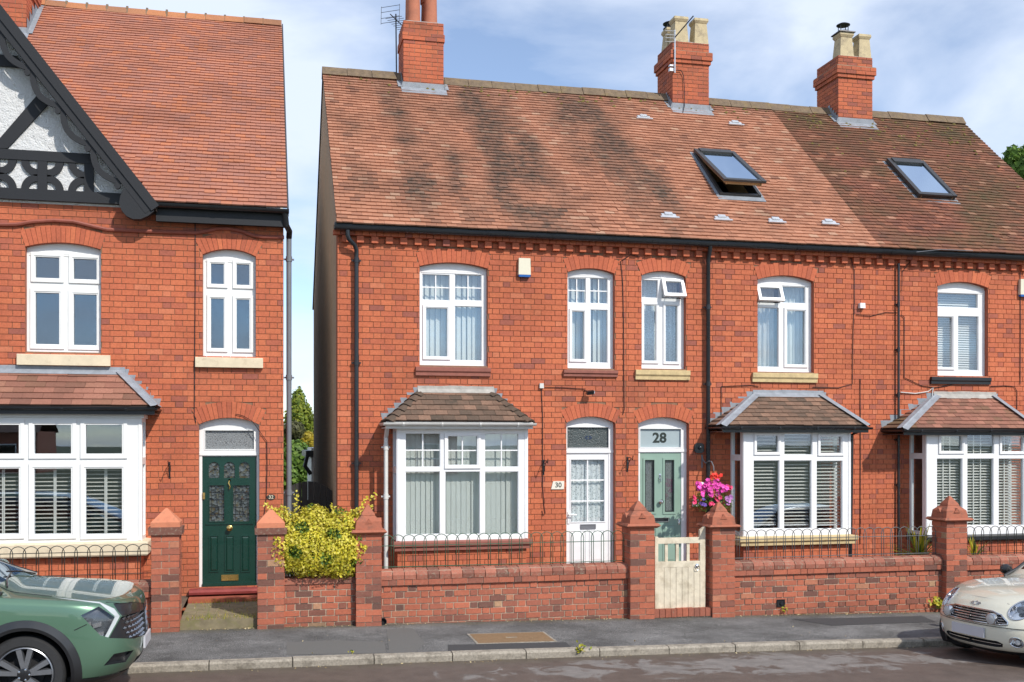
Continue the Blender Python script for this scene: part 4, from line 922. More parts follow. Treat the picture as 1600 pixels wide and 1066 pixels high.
# ---- chimneys
M['chimmortar'] = plain('chimney_mortar', (.29, .205, .135), .95, .3, 9, .4)
def chimney(h, u0, u1, vtop, vbase, vcor0, vcor1, wide, depth, seed, ub=None, cap2=True):
    """stack rising through the front slope; front face between pixel columns u0..u1"""
    q = PL((u0+u1)/2, vbase, E0, NR); Y = q.y; x0, x1 = XU(u0, Y), XU(u1, Y); zt = PX((u0+u1)/2, vtop, Y).z; r = random.Random(seed)
    zc0, zc1 = PX((u0+u1)/2, vcor1, Y).z, PX((u0+u1)/2, vcor0, Y).z
    c = link('chimney', None, h); b = MB(); zb = q.z-.9; y1 = Y+depth
    b.box(x0+.006, x1-.006, Y+.006, y1-.006, zb, zt-.006); b.box(x0-wide+.006, x1+wide-.006, Y-wide+.006, y1+wide-.006, zc0+.006, zc1-.006)
    if cap2: b.box(x0-wide*.55+.006, x1+wide*.55-.006, Y-wide*.55+.006, y1+wide*.55-.006, zc0-.075, zc0+.0055)
    b.build('stack', M['chimmortar'], c)
    def faces(xa, xb, ya, yb, z0, z1, course=.082):
        for fc, a, bb in ((lambda p, o, z: Vector((p, ya-o, z)), xa, xb), (lambda p, o, z: Vector((xa-o, p, z)), ya, yb), (lambda p, o, z: Vector((xb+o, p, z)), ya, yb), (lambda p, o, z: Vector((p, yb+o, z)), xa, xb)):
            cs = []; z = z0; k = 0
            while z < z1-.02:
                zz_ = min(z+course, z1); x = a; sft = .115 if k % 2 else .0; first = True
                while x < bb-.01:
                    ln = (.115 if (first and sft) else .225); x2 = min(x+ln, bb)
                    if bb-x2 < .05: x2 = bb
                    cs.append((x, x2-.010, z, zz_-.010)); x = x2; first = False
                z += course; k += 1
            front = fc(0, 0, 0)
            lay(c, cs, 0, .03, 'brick', r, lambda r: tone(r)*.8, face=fc, stain=lambda c_: min(.6, max(0, .10+.35*n3((c_.x*2, c_.y*2, c_.z), 2.)+.30*max(0, 1-(zt-c_.z)/.35))), keep=90 if fc(0., 1., 0.).y < -.1+ya*0+fc(0., 0., 0.).y-.5 else 40)
    faces(x0, x1, Y, y1, zb, zc0-(.078 if cap2 else 0)); faces(x0, x1, Y, y1, zc1, zt)
    faces(x0-wide, x1+wide, Y-wide, y1+wide, zc0, zc1)
    if cap2: faces(x0-wide*.55, x1+wide*.55, Y-wide*.55, y1+wide*.55, zc0-.078, zc0)
    # mortar flaunching and lead apron
    b = MB(); b.frustum((x0+x1)/2, (Y+y1)/2, zt-.004, zt+.05, (x1-x0)/2-.01, depth/2-.01, (x1-x0)/2-.12, depth/2-.12); b.build('flaunching', M['mortarfl'], c)
    b = MB(); zf = lambda y: EAVE_Z+(y-EAVE_Y)*.893+.045
    ya = Y-.17; b.add([(x0-.05, ya, zf(ya)), (x1+.05, ya, zf(ya)), (x1+.05, Y-.012, zf(Y)), (x0-.05, Y-.012, zf(Y)), (x0-.02, Y-.016, zf(Y)+.10), (x1+.02, Y-.016, zf(Y)+.10)], [(0,1,2,3), (3,2,5,4)])
    for s_, x in ((-1, x0), (1, x1)):
        xo = x+s_*.016; n = 5; yy = [Y-.02+(min(RIDGE_Y, y1)-Y)*i/n for i in range(n+1)]
        for i in range(n): b.add([(xo, yy[i], zf(yy[i])-.06), (xo, yy[i+1], zf(yy[i+1])-.06), (xo, yy[i+1], zf(yy[i+1])+.10), (xo, yy[i], zf(yy[i+1])+.10)], [(0,1,2,3)])
        b.add([(xo, Y-.02, zf(Y)), (xo+s_*.09, Y-.02, zf(Y)), (xo+s_*.09, RIDGE_Y, zf(RIDGE_Y)), (xo, RIDGE_Y, zf(RIDGE_Y))], [(0,1,2,3)])
    b.build('lead_apron', M['lead'], c)
    return c, x0, x1, Y, y1, zt
M['potred'] = plain('terracotta_pot', (.42, .15, .085), .8, .12, 5, .15, dirt=((.2, .09, .06), .5, 4, .55)); M['potcream'] = plain('cream_pot', (.50, .41, .25), .85, .15, 6, .2, dirt=((.16, .13, .10), .7, 7, .5))
def round_pot(c, x, y, z, r_, hgt): b = MB(); b.lathe([(r_*1.08, -.05), (r_*1.02, .12), (r_*.94, hgt*.8), (r_*.93, hgt-.1), (r_*1.14, hgt-.08), (r_*1.14, hgt), (r_*.85, hgt), (r_*.8, hgt-.4)], (x, y, z), 24); b.build('chimney_pot', M['potred'], c, smooth=True)
def square_pot(c, x, y, z, a, hgt, cowl=None):
    b = MB(); b.frustum(x, y, z-.05, z+hgt-.10, a, a, a*.80, a*.80); b.frustum(x, y, z+hgt-.0995, z+hgt-.05, a*.84, a*.84, a*1.0, a*1.0); b.frustum(x, y, z+hgt-.0495, z+hgt, a*1.0, a*1.0, a*.95, a*.95)
    b.box(x-a*.6, x+a*.6, y-a*.6, y+a*.6, z+hgt+.0005, z+hgt+.004, 1); p = b.build('chimney_pot', [M['potcream'], M['dark']], c); return p
c, x0, x1, Y, y1, zt = chimney(H30, 630.5, 693, 34, 142, 52, 64, .02, .78, 301, cap2=False)
xa_, xb_ = XU(646, Y+.25), XU(672.5, Y+.25)
round_pot(c, xa_, Y+.22, zt+.04, .125, .95); round_pot(c, xb_, Y+.22, zt+.04, .125, .95); round_pot(c, xb_-.02, Y+.56, zt+.04, .12, .62); round_pot(c, xa_, Y+.56, zt+.04, .12, .9)
c, x0, x1, Y, y1, zt = chimney(H28, 1051, 1107.5, 66, 174, 81, 94, .06, .86, 281)
square_pot(c, XU(1060.5, Y+.2), Y+.2, zt+.04, .158, .50); square_pot(c, XU(1091.5, Y+.2), Y+.2, zt+.04, .158, .50)
square_pot(c, XU(1061.5, Y+.2), Y+.66, zt+.04, .165, .44)
M['cowl'] = plain('cowl_steel', (.05, .05, .055), .45, .15, 8, metal=.6)
def cowl(c, x, y, z, ra, legs=.12):
    b = MB(); b.lathe([(ra*.95, 0), (ra, .01), (ra, .03), (ra*.9, .04)], (x, y, z), 20); b.lathe([(ra*1.02, legs), (ra*1.05, legs+.012), (ra*.6, legs+.045), (0, legs+.06)], (x, y, z), 20)
    for k in range(4): a_ = k*math.pi/2+.6; b.tube([(x+ra*.8*math.cos(a_), y+ra*.8*math.sin(a_), z+.02), (x+ra*.8*math.cos(a_), y+ra*.8*math.sin(a_), z+legs+.02)], .009, 6)
    b.build('cowl', M['cowl'], c, smooth=True)
cowl(c, XU(1061.5, Y+.2), Y+.66, zt+.485, .17)
CH28 = (x0, x1, Y, y1, zt)
c, x0, x1, Y, y1, zt = chimney(H26, 1310, 1363, 88, 196, 104, 117, .06, .90, 261)
xa_ = XU(1317.5, Y+.2); square_pot(c, xa_, Y+.2, zt+.04, .165, .48); square_pot(c, XU(1346, Y+.2), Y+.2, zt+.04, .15, .48)
b = MB(); b.frustum(xa_, Y+.2, zt+.522, zt+.545, .19, .19, .185, .185); b.build('cowl_plate', M['cowl'], c); cowl(c, xa_, Y+.2, zt+.545, .14, .17)

# ---- skylights and vents in the roof
M['skyframe'] = plain('skylight_cladding', (.055, .052, .05), .35, .1, 6, metal=.3); M['pine'] = plain('pine_sash', (.42, .27, .12), .55, .15, 9)
def skylight(h, S, open_deg, label):
    x0, x1, t0, t1 = S; P0 = Vector((x0, EAVE_Y, EAVE_Z))+ES*t0; W_, L_ = x1-x0, t1-t0
    s_ = link('skylight', None, h); s_['label'] = label
    T = Matrix(((1, 0, 0, P0.x), (0, ES.y, EN.y, P0.y), (0, ES.z, EN.z, P0.z), (0, 0, 0, 1)))
    def lb(b, xa, xb, ya, yb, za, zb, TT=T):
        b.add([TT @ Vector(p) for p in ((xa,ya,za),(xb,ya,za),(xb,yb,za),(xa,yb,za),(xa,ya,zb),(xb,ya,zb),(xb,yb,zb),(xa,yb,zb))], [(0,1,5,4),(1,2,6,5),(2,3,7,6),(3,0,4,7),(4,5,6,7),(3,2,1,0)])
    b = MB(); f = .055
    lb(b, 0, f, 0, L_, -.1, .085); lb(b, W_-f, W_, 0, L_, -.1, .085); lb(b, f+.001, W_-f-.001, 0, f, -.1, .075); lb(b, f+.001, W_-f-.001, L_-f, L_, -.1, .09); b.build('curb', M['skyframe'], s_)
    b = MB(); lb(b, -.06, -.002, -.0, L_+.04, -.005, .04); lb(b, W_+.002, W_+.06, 0, L_+.04, -.005, .04); lb(b, -.06, W_+.06, -.14, -.002, .022, .034); b.build('flashing', M['lead'], s_)
    H_ = Matrix.Translation((0, L_-.02, .09)) @ Matrix.Rotation(R(-open_deg), 4, 'X') @ Matrix.Translation((0, -(L_-.02), -.09)); T2 = T @ H_
    b = MB(); g = .075
    for z0, z1, i in ((.092, .135, 0),):
        lb(b, -.012, g, -.015, L_, z0, z1, T2); lb(b, W_-g, W_+.012, -.015, L_, z0, z1, T2); lb(b, g+.001, W_-g-.001, -.015, g, z0, z1-.004, T2); lb(b, g+.001, W_-g-.001, L_-.16, L_, z0, z1+.02, T2)
    b.build('sash', M['skyframe'], s_)
    b = MB(); lb(b, f+.004, g-.001, .0, L_-.05, .03, .091, T2); lb(b, W_-g+.001, W_-f-.004, .0, L_-.05, .03, .091, T2); lb(b, g, W_-g, .02, g-.001, .03, .091, T2); b.build('inner_sash', M['pine'], s_)
    b = MB(); lb(b, g-.01, W_-g+.01, g-.01, L_-.15, .105, .113, T2); b.build('pane', M['skyglass'], s_)
    # lined shaft below
    b = MB(); lb(b, f+.001, f+.012, f, L_-f, -.5, -.101); lb(b, W_-f-.012, W_-f-.001, f, L_-f, -.5, -.101); lb(b, f, W_-f, L_-f-.012, L_-f-.001, -.5, -.102); b.build('shaft_lining', M['pine'], s_)
M['skyglass'] = glass('skylight_glass', (.5, .54, .56), .8)
skylight(H28, S28, 8, 'skylight standing open at the bottom'); skylight(H26, S26, 0, 'closed skylight with pale glass')
M['galv'] = plain('galvanised_vent', (.62, .63, .65), .35, .1, 10, metal=.5)
for i, (u, v) in enumerate(((1005, 186.5), (1148, 196), (1044, 340.5), (1127, 344.5), (1211, 348), (1294, 351))):
    q = PL(u, v, E0, NR); b = MB(); c_ = q+EN*.045
    b.obox(c_, (.13, 0, 0), ES*.045, EN*.012); b.obox(c_-ES*.07+EN*.01, (.17, 0, 0), ES*.02, EN*.010); b.obox(c_+ES*.03+EN*.02, (.07, 0, 0), ES*.04, EN*.012)
    b.build('roof_vent', M['galv'], H28)
# ---------------------------------------------------------------- the half-timbered neighbour (number 32)
R32 = random.Random(32)
XA = XU(443); BY = -.31; XG = XU(-40, BY); XW0 = 2*XG-XU(236, BY)-.1
E2Y, E2Z = -.27, PX(447, 325, -.27).z; R2Y = 5.2; R2Z = E2Z+(R2Y-E2Y)*.893
BF = PX(244.8, 322.7, BY); BT = PX(5.6, 20, BY); BETA = math.atan2(BT.z-BF.z, BF.x-BT.x)
CB, SB = math.cos(BETA), math.sin(BETA)
GAPZ = BF.z+(BF.x-XG)*SB/CB
w32a = arch_px(42, 159, 379.5, 388, 551, t=.245); w32b = arch_px(317.5, 399.5, 389.5, 399.5, 559, t=.24); d32 = arch_px(311.5, 405, 653, 663.5, 917, .10, t=.245)
B4 = (XU(-140, -DP), XU(222, -DP), PX(100, 848.5, -DP).z, PX(100, 653, -DP).z)
H32 = thing('half_timbered_house', 'red brick house with black timbered white gable and dark green front door', 'house', ((XW0+XA)/2, 0, ground(0)))
W2T = PX(400, 352, 0).z
b = MB(); gz = PX(100, 315, 0).z
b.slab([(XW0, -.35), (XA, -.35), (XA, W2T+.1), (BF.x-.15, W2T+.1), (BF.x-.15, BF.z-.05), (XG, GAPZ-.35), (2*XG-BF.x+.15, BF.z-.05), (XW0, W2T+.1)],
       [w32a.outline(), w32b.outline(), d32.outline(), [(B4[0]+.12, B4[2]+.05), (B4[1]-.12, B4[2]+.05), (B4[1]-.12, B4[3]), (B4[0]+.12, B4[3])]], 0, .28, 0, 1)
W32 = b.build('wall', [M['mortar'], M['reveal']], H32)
def bl32(z): return [i for A in (w32a, w32b, d32) for i in A.blocks(z)]+([(B4[0]+.12, B4[1]-.12)] if B4[2]+.05 < z < B4[3] else [])
XV0 = XU(-45)
z_ = W2T-math.ceil((W2T+.3)/.088)*.088
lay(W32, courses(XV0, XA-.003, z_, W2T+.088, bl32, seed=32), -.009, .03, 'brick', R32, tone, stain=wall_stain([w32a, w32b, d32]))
lay(W32, courses(XV0, XU(215), W2T+.088, gz, lambda z: [], seed=33), -.009, .03, 'brick', R32, tone, keep=0)
lay(W32, courses(XW0+.004, XV0-.008, z_, gz, bl32, seed=34), -.009, .03, 'brick', R32, tone, keep=0)
for A, n in ((w32a, 17), (w32b, 13), (d32, 15)): voussoirs(W32, A, -.009, n, R32)
M['flank'] = plain('painted_flank', (.70, .68, .63), .85, .1, 4, .2)
for sx_, x0_, x1_ in (('r', XA-.25, XA-.002),):
    s_ = MB(); s_.slab([(.285, -.35), (9.5, -.35), (9.5, W2T+.1), (R2Y, R2Z-.25), (.285, W2T+.15)], [], x0_, x1_, 0, None, Matrix(((0, 1, 0, 0), (1, 0, 0, 0), (0, 0, 1, 0), (0, 0, 0, 1)))); s_.build('flank_wall', M['flank'], H32)
b = MB(); b.box(XW0+.002, XW0+.25, .285, 9.5, -.35, W2T+.1); b.box(XW0, XA, 9.51, 9.8, -.35, W2T+.1); b.build('shell_wall', M['sidebrick'], H32)
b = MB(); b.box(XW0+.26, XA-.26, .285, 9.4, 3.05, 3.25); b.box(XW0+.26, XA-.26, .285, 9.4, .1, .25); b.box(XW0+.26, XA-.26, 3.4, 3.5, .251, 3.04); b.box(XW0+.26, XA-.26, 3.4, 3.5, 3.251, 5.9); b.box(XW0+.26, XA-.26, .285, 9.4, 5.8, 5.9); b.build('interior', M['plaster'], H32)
# string course rising over the arches
pts = [(-60,350), (0,351), (25,351), (50,346.5), (85,344.5), (115,346.5), (145,353.5), (168,359), (230,361.5), (305,364), (322,361), (340,357), (358,357), (378,361), (395,368), (412,370.5), (444,371)]
b = MB(); dense = []
for i in range(len(pts)-1):
    for k in range(4): f = k/4; dense.append(PX(pts[i][0]+(pts[i+1][0]-pts[i][0])*f, pts[i][1]+(pts[i+1][1]-pts[i][1])*f, -.035))
dense.append(PX(444, 371, -.035)); b.tube(dense, .03, 8); M['stringc'] = plain('string_course_tile', (.26, .07, .045), .6, .2, 9, .1); b.build('string_course', M['stringc'], W32, smooth=True)
# roof
ov = XU(448.5, E2Y)-XA
d = MB(); y2 = 10.1
vy = E2Y+(GAPZ-E2Z)/.893; q_ = .004; bz_ = E2Y+(BF.z-E2Z)/.893
d.add([(BF.x, E2Y, E2Z-q_), (XA+ov, E2Y, E2Z-q_), (XA+ov, R2Y, R2Z-q_), (XG, R2Y, R2Z-q_), (XG, vy, GAPZ-q_)], [(0,1,2,3,4)])
d.add([(2*XG-BF.x, E2Y, E2Z-q_), (XG, vy, GAPZ-q_), (XG, R2Y, R2Z-q_), (XW0-.1, R2Y, R2Z-q_), (XW0-.1, E2Y, E2Z-q_)], [(0,1,2,3,4)])
d.add([(XW0-.1, R2Y, R2Z-q_), (XA+ov, R2Y, R2Z-q_), (XA+ov, y2, R2Z-(y2-R2Y)*.893), (XW0-.1, y2, R2Z-(y2-R2Y)*.893)], [(0,1,2,3)])
RF32 = d.build('roof', M['deck'], H32); SL2 = (R2Y-E2Y)/CP
gable_z = lambda x: GAPZ-abs(x-XG)*SB/CB
tile_field(RF32, 'tile32', lambda t: XW0-.1, lambda t: XA+ov, lambda x, t: Vector((x, E2Y-.02, E2Z-.018))+ES*t+EN*.25*sag((x, t, 0)), ES, EN, SL2, .1115, .165, R32, lambda r: min(max(r.gauss(.5, .3), .01), 1), None, 300, skip=lambda c_, x, t: c_.z < gable_z(x)-.03)
n = 30; x_ = XA+ov
ridge_tiles(RF32, 'ridge32', XU(40, R2Y), x_, R2Y, R2Z+.05, .36, R32, .8)
b = MB(); rx = XU(40, R2Y)
while rx < x_-.1: b.extrude([(-.13, -.12), (-.02, .06), (.02, .06), (.13, -.12)], (rx-.02, R2Y, R2Z+.05), (rx+.02, R2Y, R2Z+.05)); rx += (x_-XU(40, R2Y))/max(1, round((x_-XU(40, R2Y))/.36))
b.build('ridge_collars', M['ridge'], RF32)
# gable roof and its barge boards
d = MB(); foot = lambda s_: Vector((XG+s_*(BF.x-XG), 0, BF.z))
for s_ in (1, -1):
    f = foot(s_); y1 = E2Y+(GAPZ-E2Z)/.893+.1; ye = E2Y+(BF.z-E2Z)/.893+.05
    dn = Vector((0, 0, -.07)); A_, B_, C_, D_ = Vector((f.x, BY+.02, f.z)), Vector((XG, BY+.02, GAPZ)), Vector((XG, y1, GAPZ)), Vector((f.x, max(ye, -.1), f.z))
    d.add([A_, B_, C_, D_, A_+dn, B_+dn, C_+dn, D_+dn], [(0,1,2,3), (7,6,5,4), (0,4,5,1), (3,7,4,0)])
GR = d.build('gable_roof', M['deck'], H32)
LG = (BF.x-XG)/CB
for s_ in (1, -1):
    f = foot(s_); es = Vector((-s_*CB, 0, SB)); en = Vector((s_*SB, 0, CB))
    tile_field(GR, 'tile32', lambda t: BY+.01, lambda t: max(E2Y+(f.z+t*SB-E2Z)/.893+.1, BY+.1), lambda y, t, f=f, es=es: Vector((f.x, y, f.z))+es*t, es, en, LG-.05, .1115, .165, R32, lambda r: r.random(), None, 0)
BB = link('bargeboard', None, H32)
def bpoly(s_, pts): return [(XG+s_*((BF.x-XG)-s*CB-dd*SB), BF.z+s*SB-dd*CB+.01) for s, dd in pts]
for s_ in (1, -1):
    b = MB(); b.slab(bpoly(s_, [(-.02, -.03), (LG+.03, -.03), (LG-.02, .105), (-.02, .105)]), [], BY-.03, BY+.02); b.build('verge_board', M['timber'], BB)
    b = MB(); b.slab(bpoly(s_, [(-.0, .108), (LG-.05, .108), (LG-.1, .2), (.0, .2)]), [], BY-.01, BY+.035); b.build('fascia_board', M['timber'], BB)
    b = MB(); b.slab(bpoly(s_, [(-.0, .105), (LG-.05, .105), (LG-.3, .34), (.0, .34)]), [], -.36, -.35) if False else None
    s0 = .55; sc = .665
    while s0 < LG-.4:
        out = [(s0, .195)]+[(s0+sc*i/12, .215+.165*math.sin(math.pi*i/12)**.8) for i in range(13)]+[(s0+sc, .195)]
        hole = [(s0+sc*(.14+.72*i/10), .205+.085*math.sin(math.pi*i/10)) for i in range(11)]
        b = MB(); b.slab(bpoly(s_, out), [bpoly(s_, hole)], BY+.02, BY+.06); b.build('scallop', M['timber'], BB)
        cc = bpoly(s_, [(s0+.0, .27)])[0]; b = MB(); b.lathe([(0, -.02), (.045, -.02), (.045, .02), (0, .02)], (cc[0], BY+.03, cc[1]), 12, 0, Matrix.Rotation(R(90), 3, 'X')); b.build('boss', M['timber'], BB); s0 += sc
    if s_ == 1: cp = [PX(u, v, BY) for u, v in ((193,296), (188,306), (186,318), (190,329), (198,338), (208,342.5), (220,342.5), (232,337), (241,330), (225,312), (208,291))]; cp = [(p.x, p.z) for p in cp]
    else: cp = [(2*XG-x, z) for x, z in cp]
    b = MB(); b.slab(cp, [], BY-.005, BY+.12); b.build('foot_bracket', M['timber'], BB)
# roughcast panel and timbers
PZ0 = PX(60, 318, -.03).z
b = MB(); hw_ = (GAPZ-.28-PZ0)*CB/SB; b.slab([(XG-hw_, PZ0), (XG+hw_, PZ0), (XG, GAPZ-.28)], [], -.03, -.0005); b.build('roughcast_panel', M['render'], H32)
TM = link('timber_frame', None, H32); TY = -.075
def tslab(poly, y=TY): b = MB(); b.slab(poly, [], y, -.0302); b.build('timber', M['timber'], TM)
zb0, zb1 = (PX(0,310,TY).z+PX(180,320,TY).z)/2, (PX(0,292,TY).z+PX(180,303.5,TY).z)/2
zm0, zm1 = (PX(0,248,TY).z+PX(130,255,TY).z)/2, (PX(0,232,TY).z+PX(130,240,TY).z)/2
xe = XU(193, TY); tslab([(2*XG-xe, zb0), (xe, zb0), (xe, zb1), (2*XG-xe, zb1)], TY-.03)
xe = XU(146, TY); tslab([(2*XG-xe, zm0), (xe, zm0), (xe, zm1), (2*XG-xe, zm1)], TY-.004)
va, vb = XU(58.5, TY), XU(73.5, TY); pit = XU(131.5, TY)-va; wv = vb-va
xs_ = [va+pit*k for k in (1, 0, -1, -2, -3, -4)]
for x in xs_:
    if x > 2*XG-xe-.1: tslab([(x, zb1+.001), (x+wv, zb1+.001), (x+wv, zm0-.001), (x, zm0-.001)])
ro, ri = 23.4/104, 12.5/104
for x in xs_[1:]:
    if x < 2*XG-xe-.1: continue
    xa_, xb_ = x+wv, x+pit
    for cx_, sx_ in ((xa_, 1), (xb_, -1)):
        for cz_, sz_ in ((zb1, 1), (zm0, -1)):
            arc = [(cx_+sx_*ro*math.cos(a), cz_+sz_*ro*math.sin(a)) for a in [math.pi/2*i/8 for i in range(9)]]+[(cx_+sx_*ri*math.cos(a), cz_+sz_*ri*math.sin(a)) for a in [math.pi/2*(8-i)/8 for i in range(9)]]
            tslab(arc, TY+.008)
for s_ in (1, -1):
    q = [PX(u, v, TY) for u, v in ((11,231.5), (-14,231.5), (60,146), (74,164))]; tslab([(XG+s_*(p.x-XG), p.z) for p in q], TY+.004)
    q = [PX(u, v, TY) for u, v in ((142,256), (150,247), (196,303), (186,303))]
q = [PX(0, 103, TY).z, PX(0, 85, TY).z]; hw = (GAPZ-.4-q[0])*CB/SB; tslab([(XG-hw, q[0]), (XG+hw, q[0]), (XG+hw-.1, q[1]), (XG-hw+.1, q[1])])
# eaves, fascia, gutter, downpipe
b = MB(); fx0 = BF.x-.02; zf0, zf1 = PX(400, 352.5, -.2).z, PX(400, 331, -.2).z
b.box(fx0, XA+ov-.02, -.20, -.17, zf0, zf1); b.box(fx0, XA+ov-.02, -.169, -.001, zf0+.02, zf0+.035); b.build('fascia', M['timber'], H32)
gutter(H32, fx0, XA+ov+.03, -.275, PX(400, 325.5, -.27).z, .06, 'black', [(XU(338, -.28), .06)])
xg_ = XU(451.5, .1)
b = MB(); b.tube([(XA+ov-.03, -.26, E2Z-.06), (XA+ov-.01, -.2, E2Z-.25), (XA+.09, .02, PX(450, 362, .05).z), (xg_, .1, PX(450, 372, .1).z)], .045, 10); b.build('swan_neck', M['black'], H32, smooth=True)
pipe(H32, [(xg_, .1, PX(450, 372, .1).z), (xg_, .1, 3.), (xg_, .1, .2)], .04, 'pvcgrey', collars=[(xg_, .1, PX(451, v, .1).z) for v in (405, 590, 770)])
b = MB()
for i in range(6): b.box(XA+ov-.03, XA+ov+.012, E2Y+.02+(R2Y-E2Y)*i/6+.001, E2Y+.02+(R2Y-E2Y)*(i+1)/6, 0, .001) if False else None
vp = [Vector((XA+ov+.004, E2Y, E2Z-.13)), Vector((XA+ov+.004, R2Y, R2Z-.13)), Vector((XA+ov+.004, R2Y, R2Z+.035)), Vector((XA+ov+.004, E2Y, E2Z+.02))]
b.add(vp+[p+Vector((.022, 0, 0)) for p in vp], [(3,2,1,0), (4,5,6,7), (0,1,5,4), (2,3,7,6), (1,2,6,5), (3,0,4,7)]); b.build('verge_trim', M['skyframe'], H32)
# chimney of this house, on its own slope
_s = (E0, EAVE_Y, EAVE_Z, RIDGE_Y); E0, EAVE_Y, EAVE_Z, RIDGE_Y = (0, E2Y, E2Z), E2Y, E2Z, R2Y
chimney(H32, -60, 41, -60, 52, -46, -30, .05, 1.15, 321)
E0, EAVE_Y, EAVE_Z, RIDGE_Y = _s
# windows
def win32(A, l): return window(H32, A, l, fm='whitewood')
WA = win32(w32a, [(55.5,401,93,435.5,'c',None,.06), (115,404,151.5,437.5,'c',None,.06), (55.5,457,93,538.5,'c',None,.07), (115,459.5,151.5,540,'c',None,.07)])
stone_sill(WA, 26, 552, 172, 572, 'cream', .08, False)
WB = win32(w32b, [(329.5,411.5,350,444.5,'c',None,.055), (369.5,412.5,390,446,'c',None,.055), (329.5,466,350,544.5,'c',None,.055), (369.5,467.5,390,545.5,'c',None,.055)])
stone_sill(WB, 305, 557, 411, 575, 'cream', .08, False)
BAY4 = bay(H32, *B4, DP, [(u0, v0, u1, v1, 'c', None, .07) for u0, u1 in ((-108,-51), (-27.5,30), (53.5,111.5), (134,191)) for v0, v1 in ((663.5,709), (732,834))], PX(100, 721, -DP).z, sill=('cream', .20, .09, False), seed=321, fm='whitewood', mg=.07)
ez = PX(120, 634, EY).z; xe0, xe1 = XU(-160, EY), XU(243, EY)
bay_roof(H32, xe0, xe1, ez, EY, XU(-118, 0), XU(190, 0), PX(120, 581, 0).z, 6, 'baytile2', R32, .27, lambda p: max(0, .5*n3(p, 6.)), 'lead', ('black', xe0-.03, xe1+.03, PX(120, 637.5, EY).z, .03), 'lead')
b = MB(); b.box(B4[0]-.02, B4[1]+.03, -DP-.03, -.02, B4[3]+.001, ez-.06); b.build('bay_fascia', M['whitewood'], H32)
for u0, u1, lab in ((-27.5,30,'white louvred shutter in the neighbour bay light cut by nothing but the frame'), (53.5,111.5,'white louvred shutter in the middle of the cream-silled neighbour bay'), (134,191,'white louvred shutter in the neighbour bay light nearest the green door')):
    q = prect(u0, 732, u1, 836, -DP); lab = lab.replace(' cut by nothing but the frame', ' farthest from the green door')
    venetian(lab, q[0]-.04, q[1]+.04, q[2]-.03, q[3]+.02, -DP+.14, .058, 12, .055, 'louvred shutters in the neighbour bay', ((q[0]+q[1])/2-.0, (q[0]+q[1])/2+.018), name='louvred_shutter')
# green door
leaf = prect(316, 713, 401, 916, DY); fan = prect(320.5, 672.5, 397, 702, DY); leaf = (leaf[0], leaf[1], d32.z0+.015, leaf[3])
dr = link('door', None, H32); door_frame(dr, d32, fan, leaf, 'whitewood')
M['green'] = plain('green_paint', (.004, .036, .025), .28, .1, 3, coat=.3); M['brass'] = plain('brass', (.72, .48, .16), .25, .1, 6, metal=1.)
def m_stained():
    t = NT('stained_glass'); v = t.n('TexVoronoi', Scale=26., feature='F1'); t.l(t.pos(), v.inputs['Vector']); c = t.ramp(v.outputs['Color'], [(.1, (.015, .02, .02)), (.4, (.05, .06, .06)), (.6, (.10, .115, .115)), (.8, (.07, .065, .035)), (1., (.05, .015, .015))]); t.bump(v.outputs['Distance'], .7, .01)
    return t.set(Base_Color=c, Roughness=.15)
M['stained'] = m_stained()
small = [prect(326, 722, 343, 747, DY), prect(350, 722, 367, 747, DY), prect(373.5, 722, 390.5, 747, DY)]; tall = [prect(327, 758.5, 350.5, 815, DY), prect(364, 758.5, 390, 815, DY)]
def arched(q): cx_ = (q[0]+q[1])/2; hw_ = (q[1]-q[0])/2; return [(q[0], q[2]), (q[1], q[2])]+[(cx_+hw_*math.cos(math.pi*i/8), q[3]-hw_+hw_*math.sin(math.pi*i/8)) for i in range(9)]
b = MB(); b.slab([(leaf[0], leaf[2]), (leaf[1], leaf[2]), (leaf[1], leaf[3]), (leaf[0], leaf[3])], [arched(q) for q in small]+[rc(q) for q in tall], DY+.015, DY+.06)
for q in tall: b.ring(q[0]-.012, q[1]+.012, q[2]-.012, q[3]+.012, .014, DY+.004, DY+.03)
b.box(leaf[0]+.05, leaf[1]-.05, DY-.002, DY+.0145, tall[0][2]-.045, tall[0][2]-.02)
for u0, u1 in ((326.5,342), (351,366.5), (376,391)): q = prect(u0, 837, u1, 894, DY); panel(b, q[0], q[1], q[2], q[3], DY+.015, .02, .016)
b.box(leaf[0]+.002, leaf[1]-.002, DY-.03, DY+.0146, leaf[2], leaf[2]+.05); b.build('leaf', M['green'], dr)
b = MB(); [b.box(q[0]-.01, q[1]+.01, DY+.035, DY+.04, q[2]-.01, q[3]+.01) for q in small+tall]; b.build('stained_glass', M['stained'], dr)
b = MB()
for q in tall:
    cx_, cz_ = (q[0]+q[1])/2, q[3]-.14; rr_ = .075
    b.tube([(cx_+rr_*math.cos(a), DY+.032, cz_+rr_*math.sin(a)) for a in (0, math.pi/2, math.pi, 1.5*math.pi)], .006, 5, closed=True); b.tube([(cx_, DY+.032, cz_-rr_), (cx_-.03, DY+.032, q[2]+.12), (cx_, DY+.032, q[2]+.05), (cx_+.03, DY+.032, q[2]+.12)], .005, 5, closed=True)
    for x in (q[0]+.035, q[1]-.035): b.box(x-.003, x+.003, DY+.03, DY+.0345, q[2], q[3])
    for k in range(1, 5): z = q[2]+(q[3]-q[2])*k/5; b.box(q[0], q[1], DY+.0295, DY+.0342, z-.003, z+.003)
for q in small:
    cx_, cz_ = (q[0]+q[1])/2, (q[2]+q[3])/2; b.tube([(cx_+.05*math.cos(a), DY+.032, cz_+.07*math.sin(a)) for a in (0, math.pi/2, math.pi, 1.5*math.pi)], .005, 5, closed=True)
b.build('lead_came', M['black'], dr)
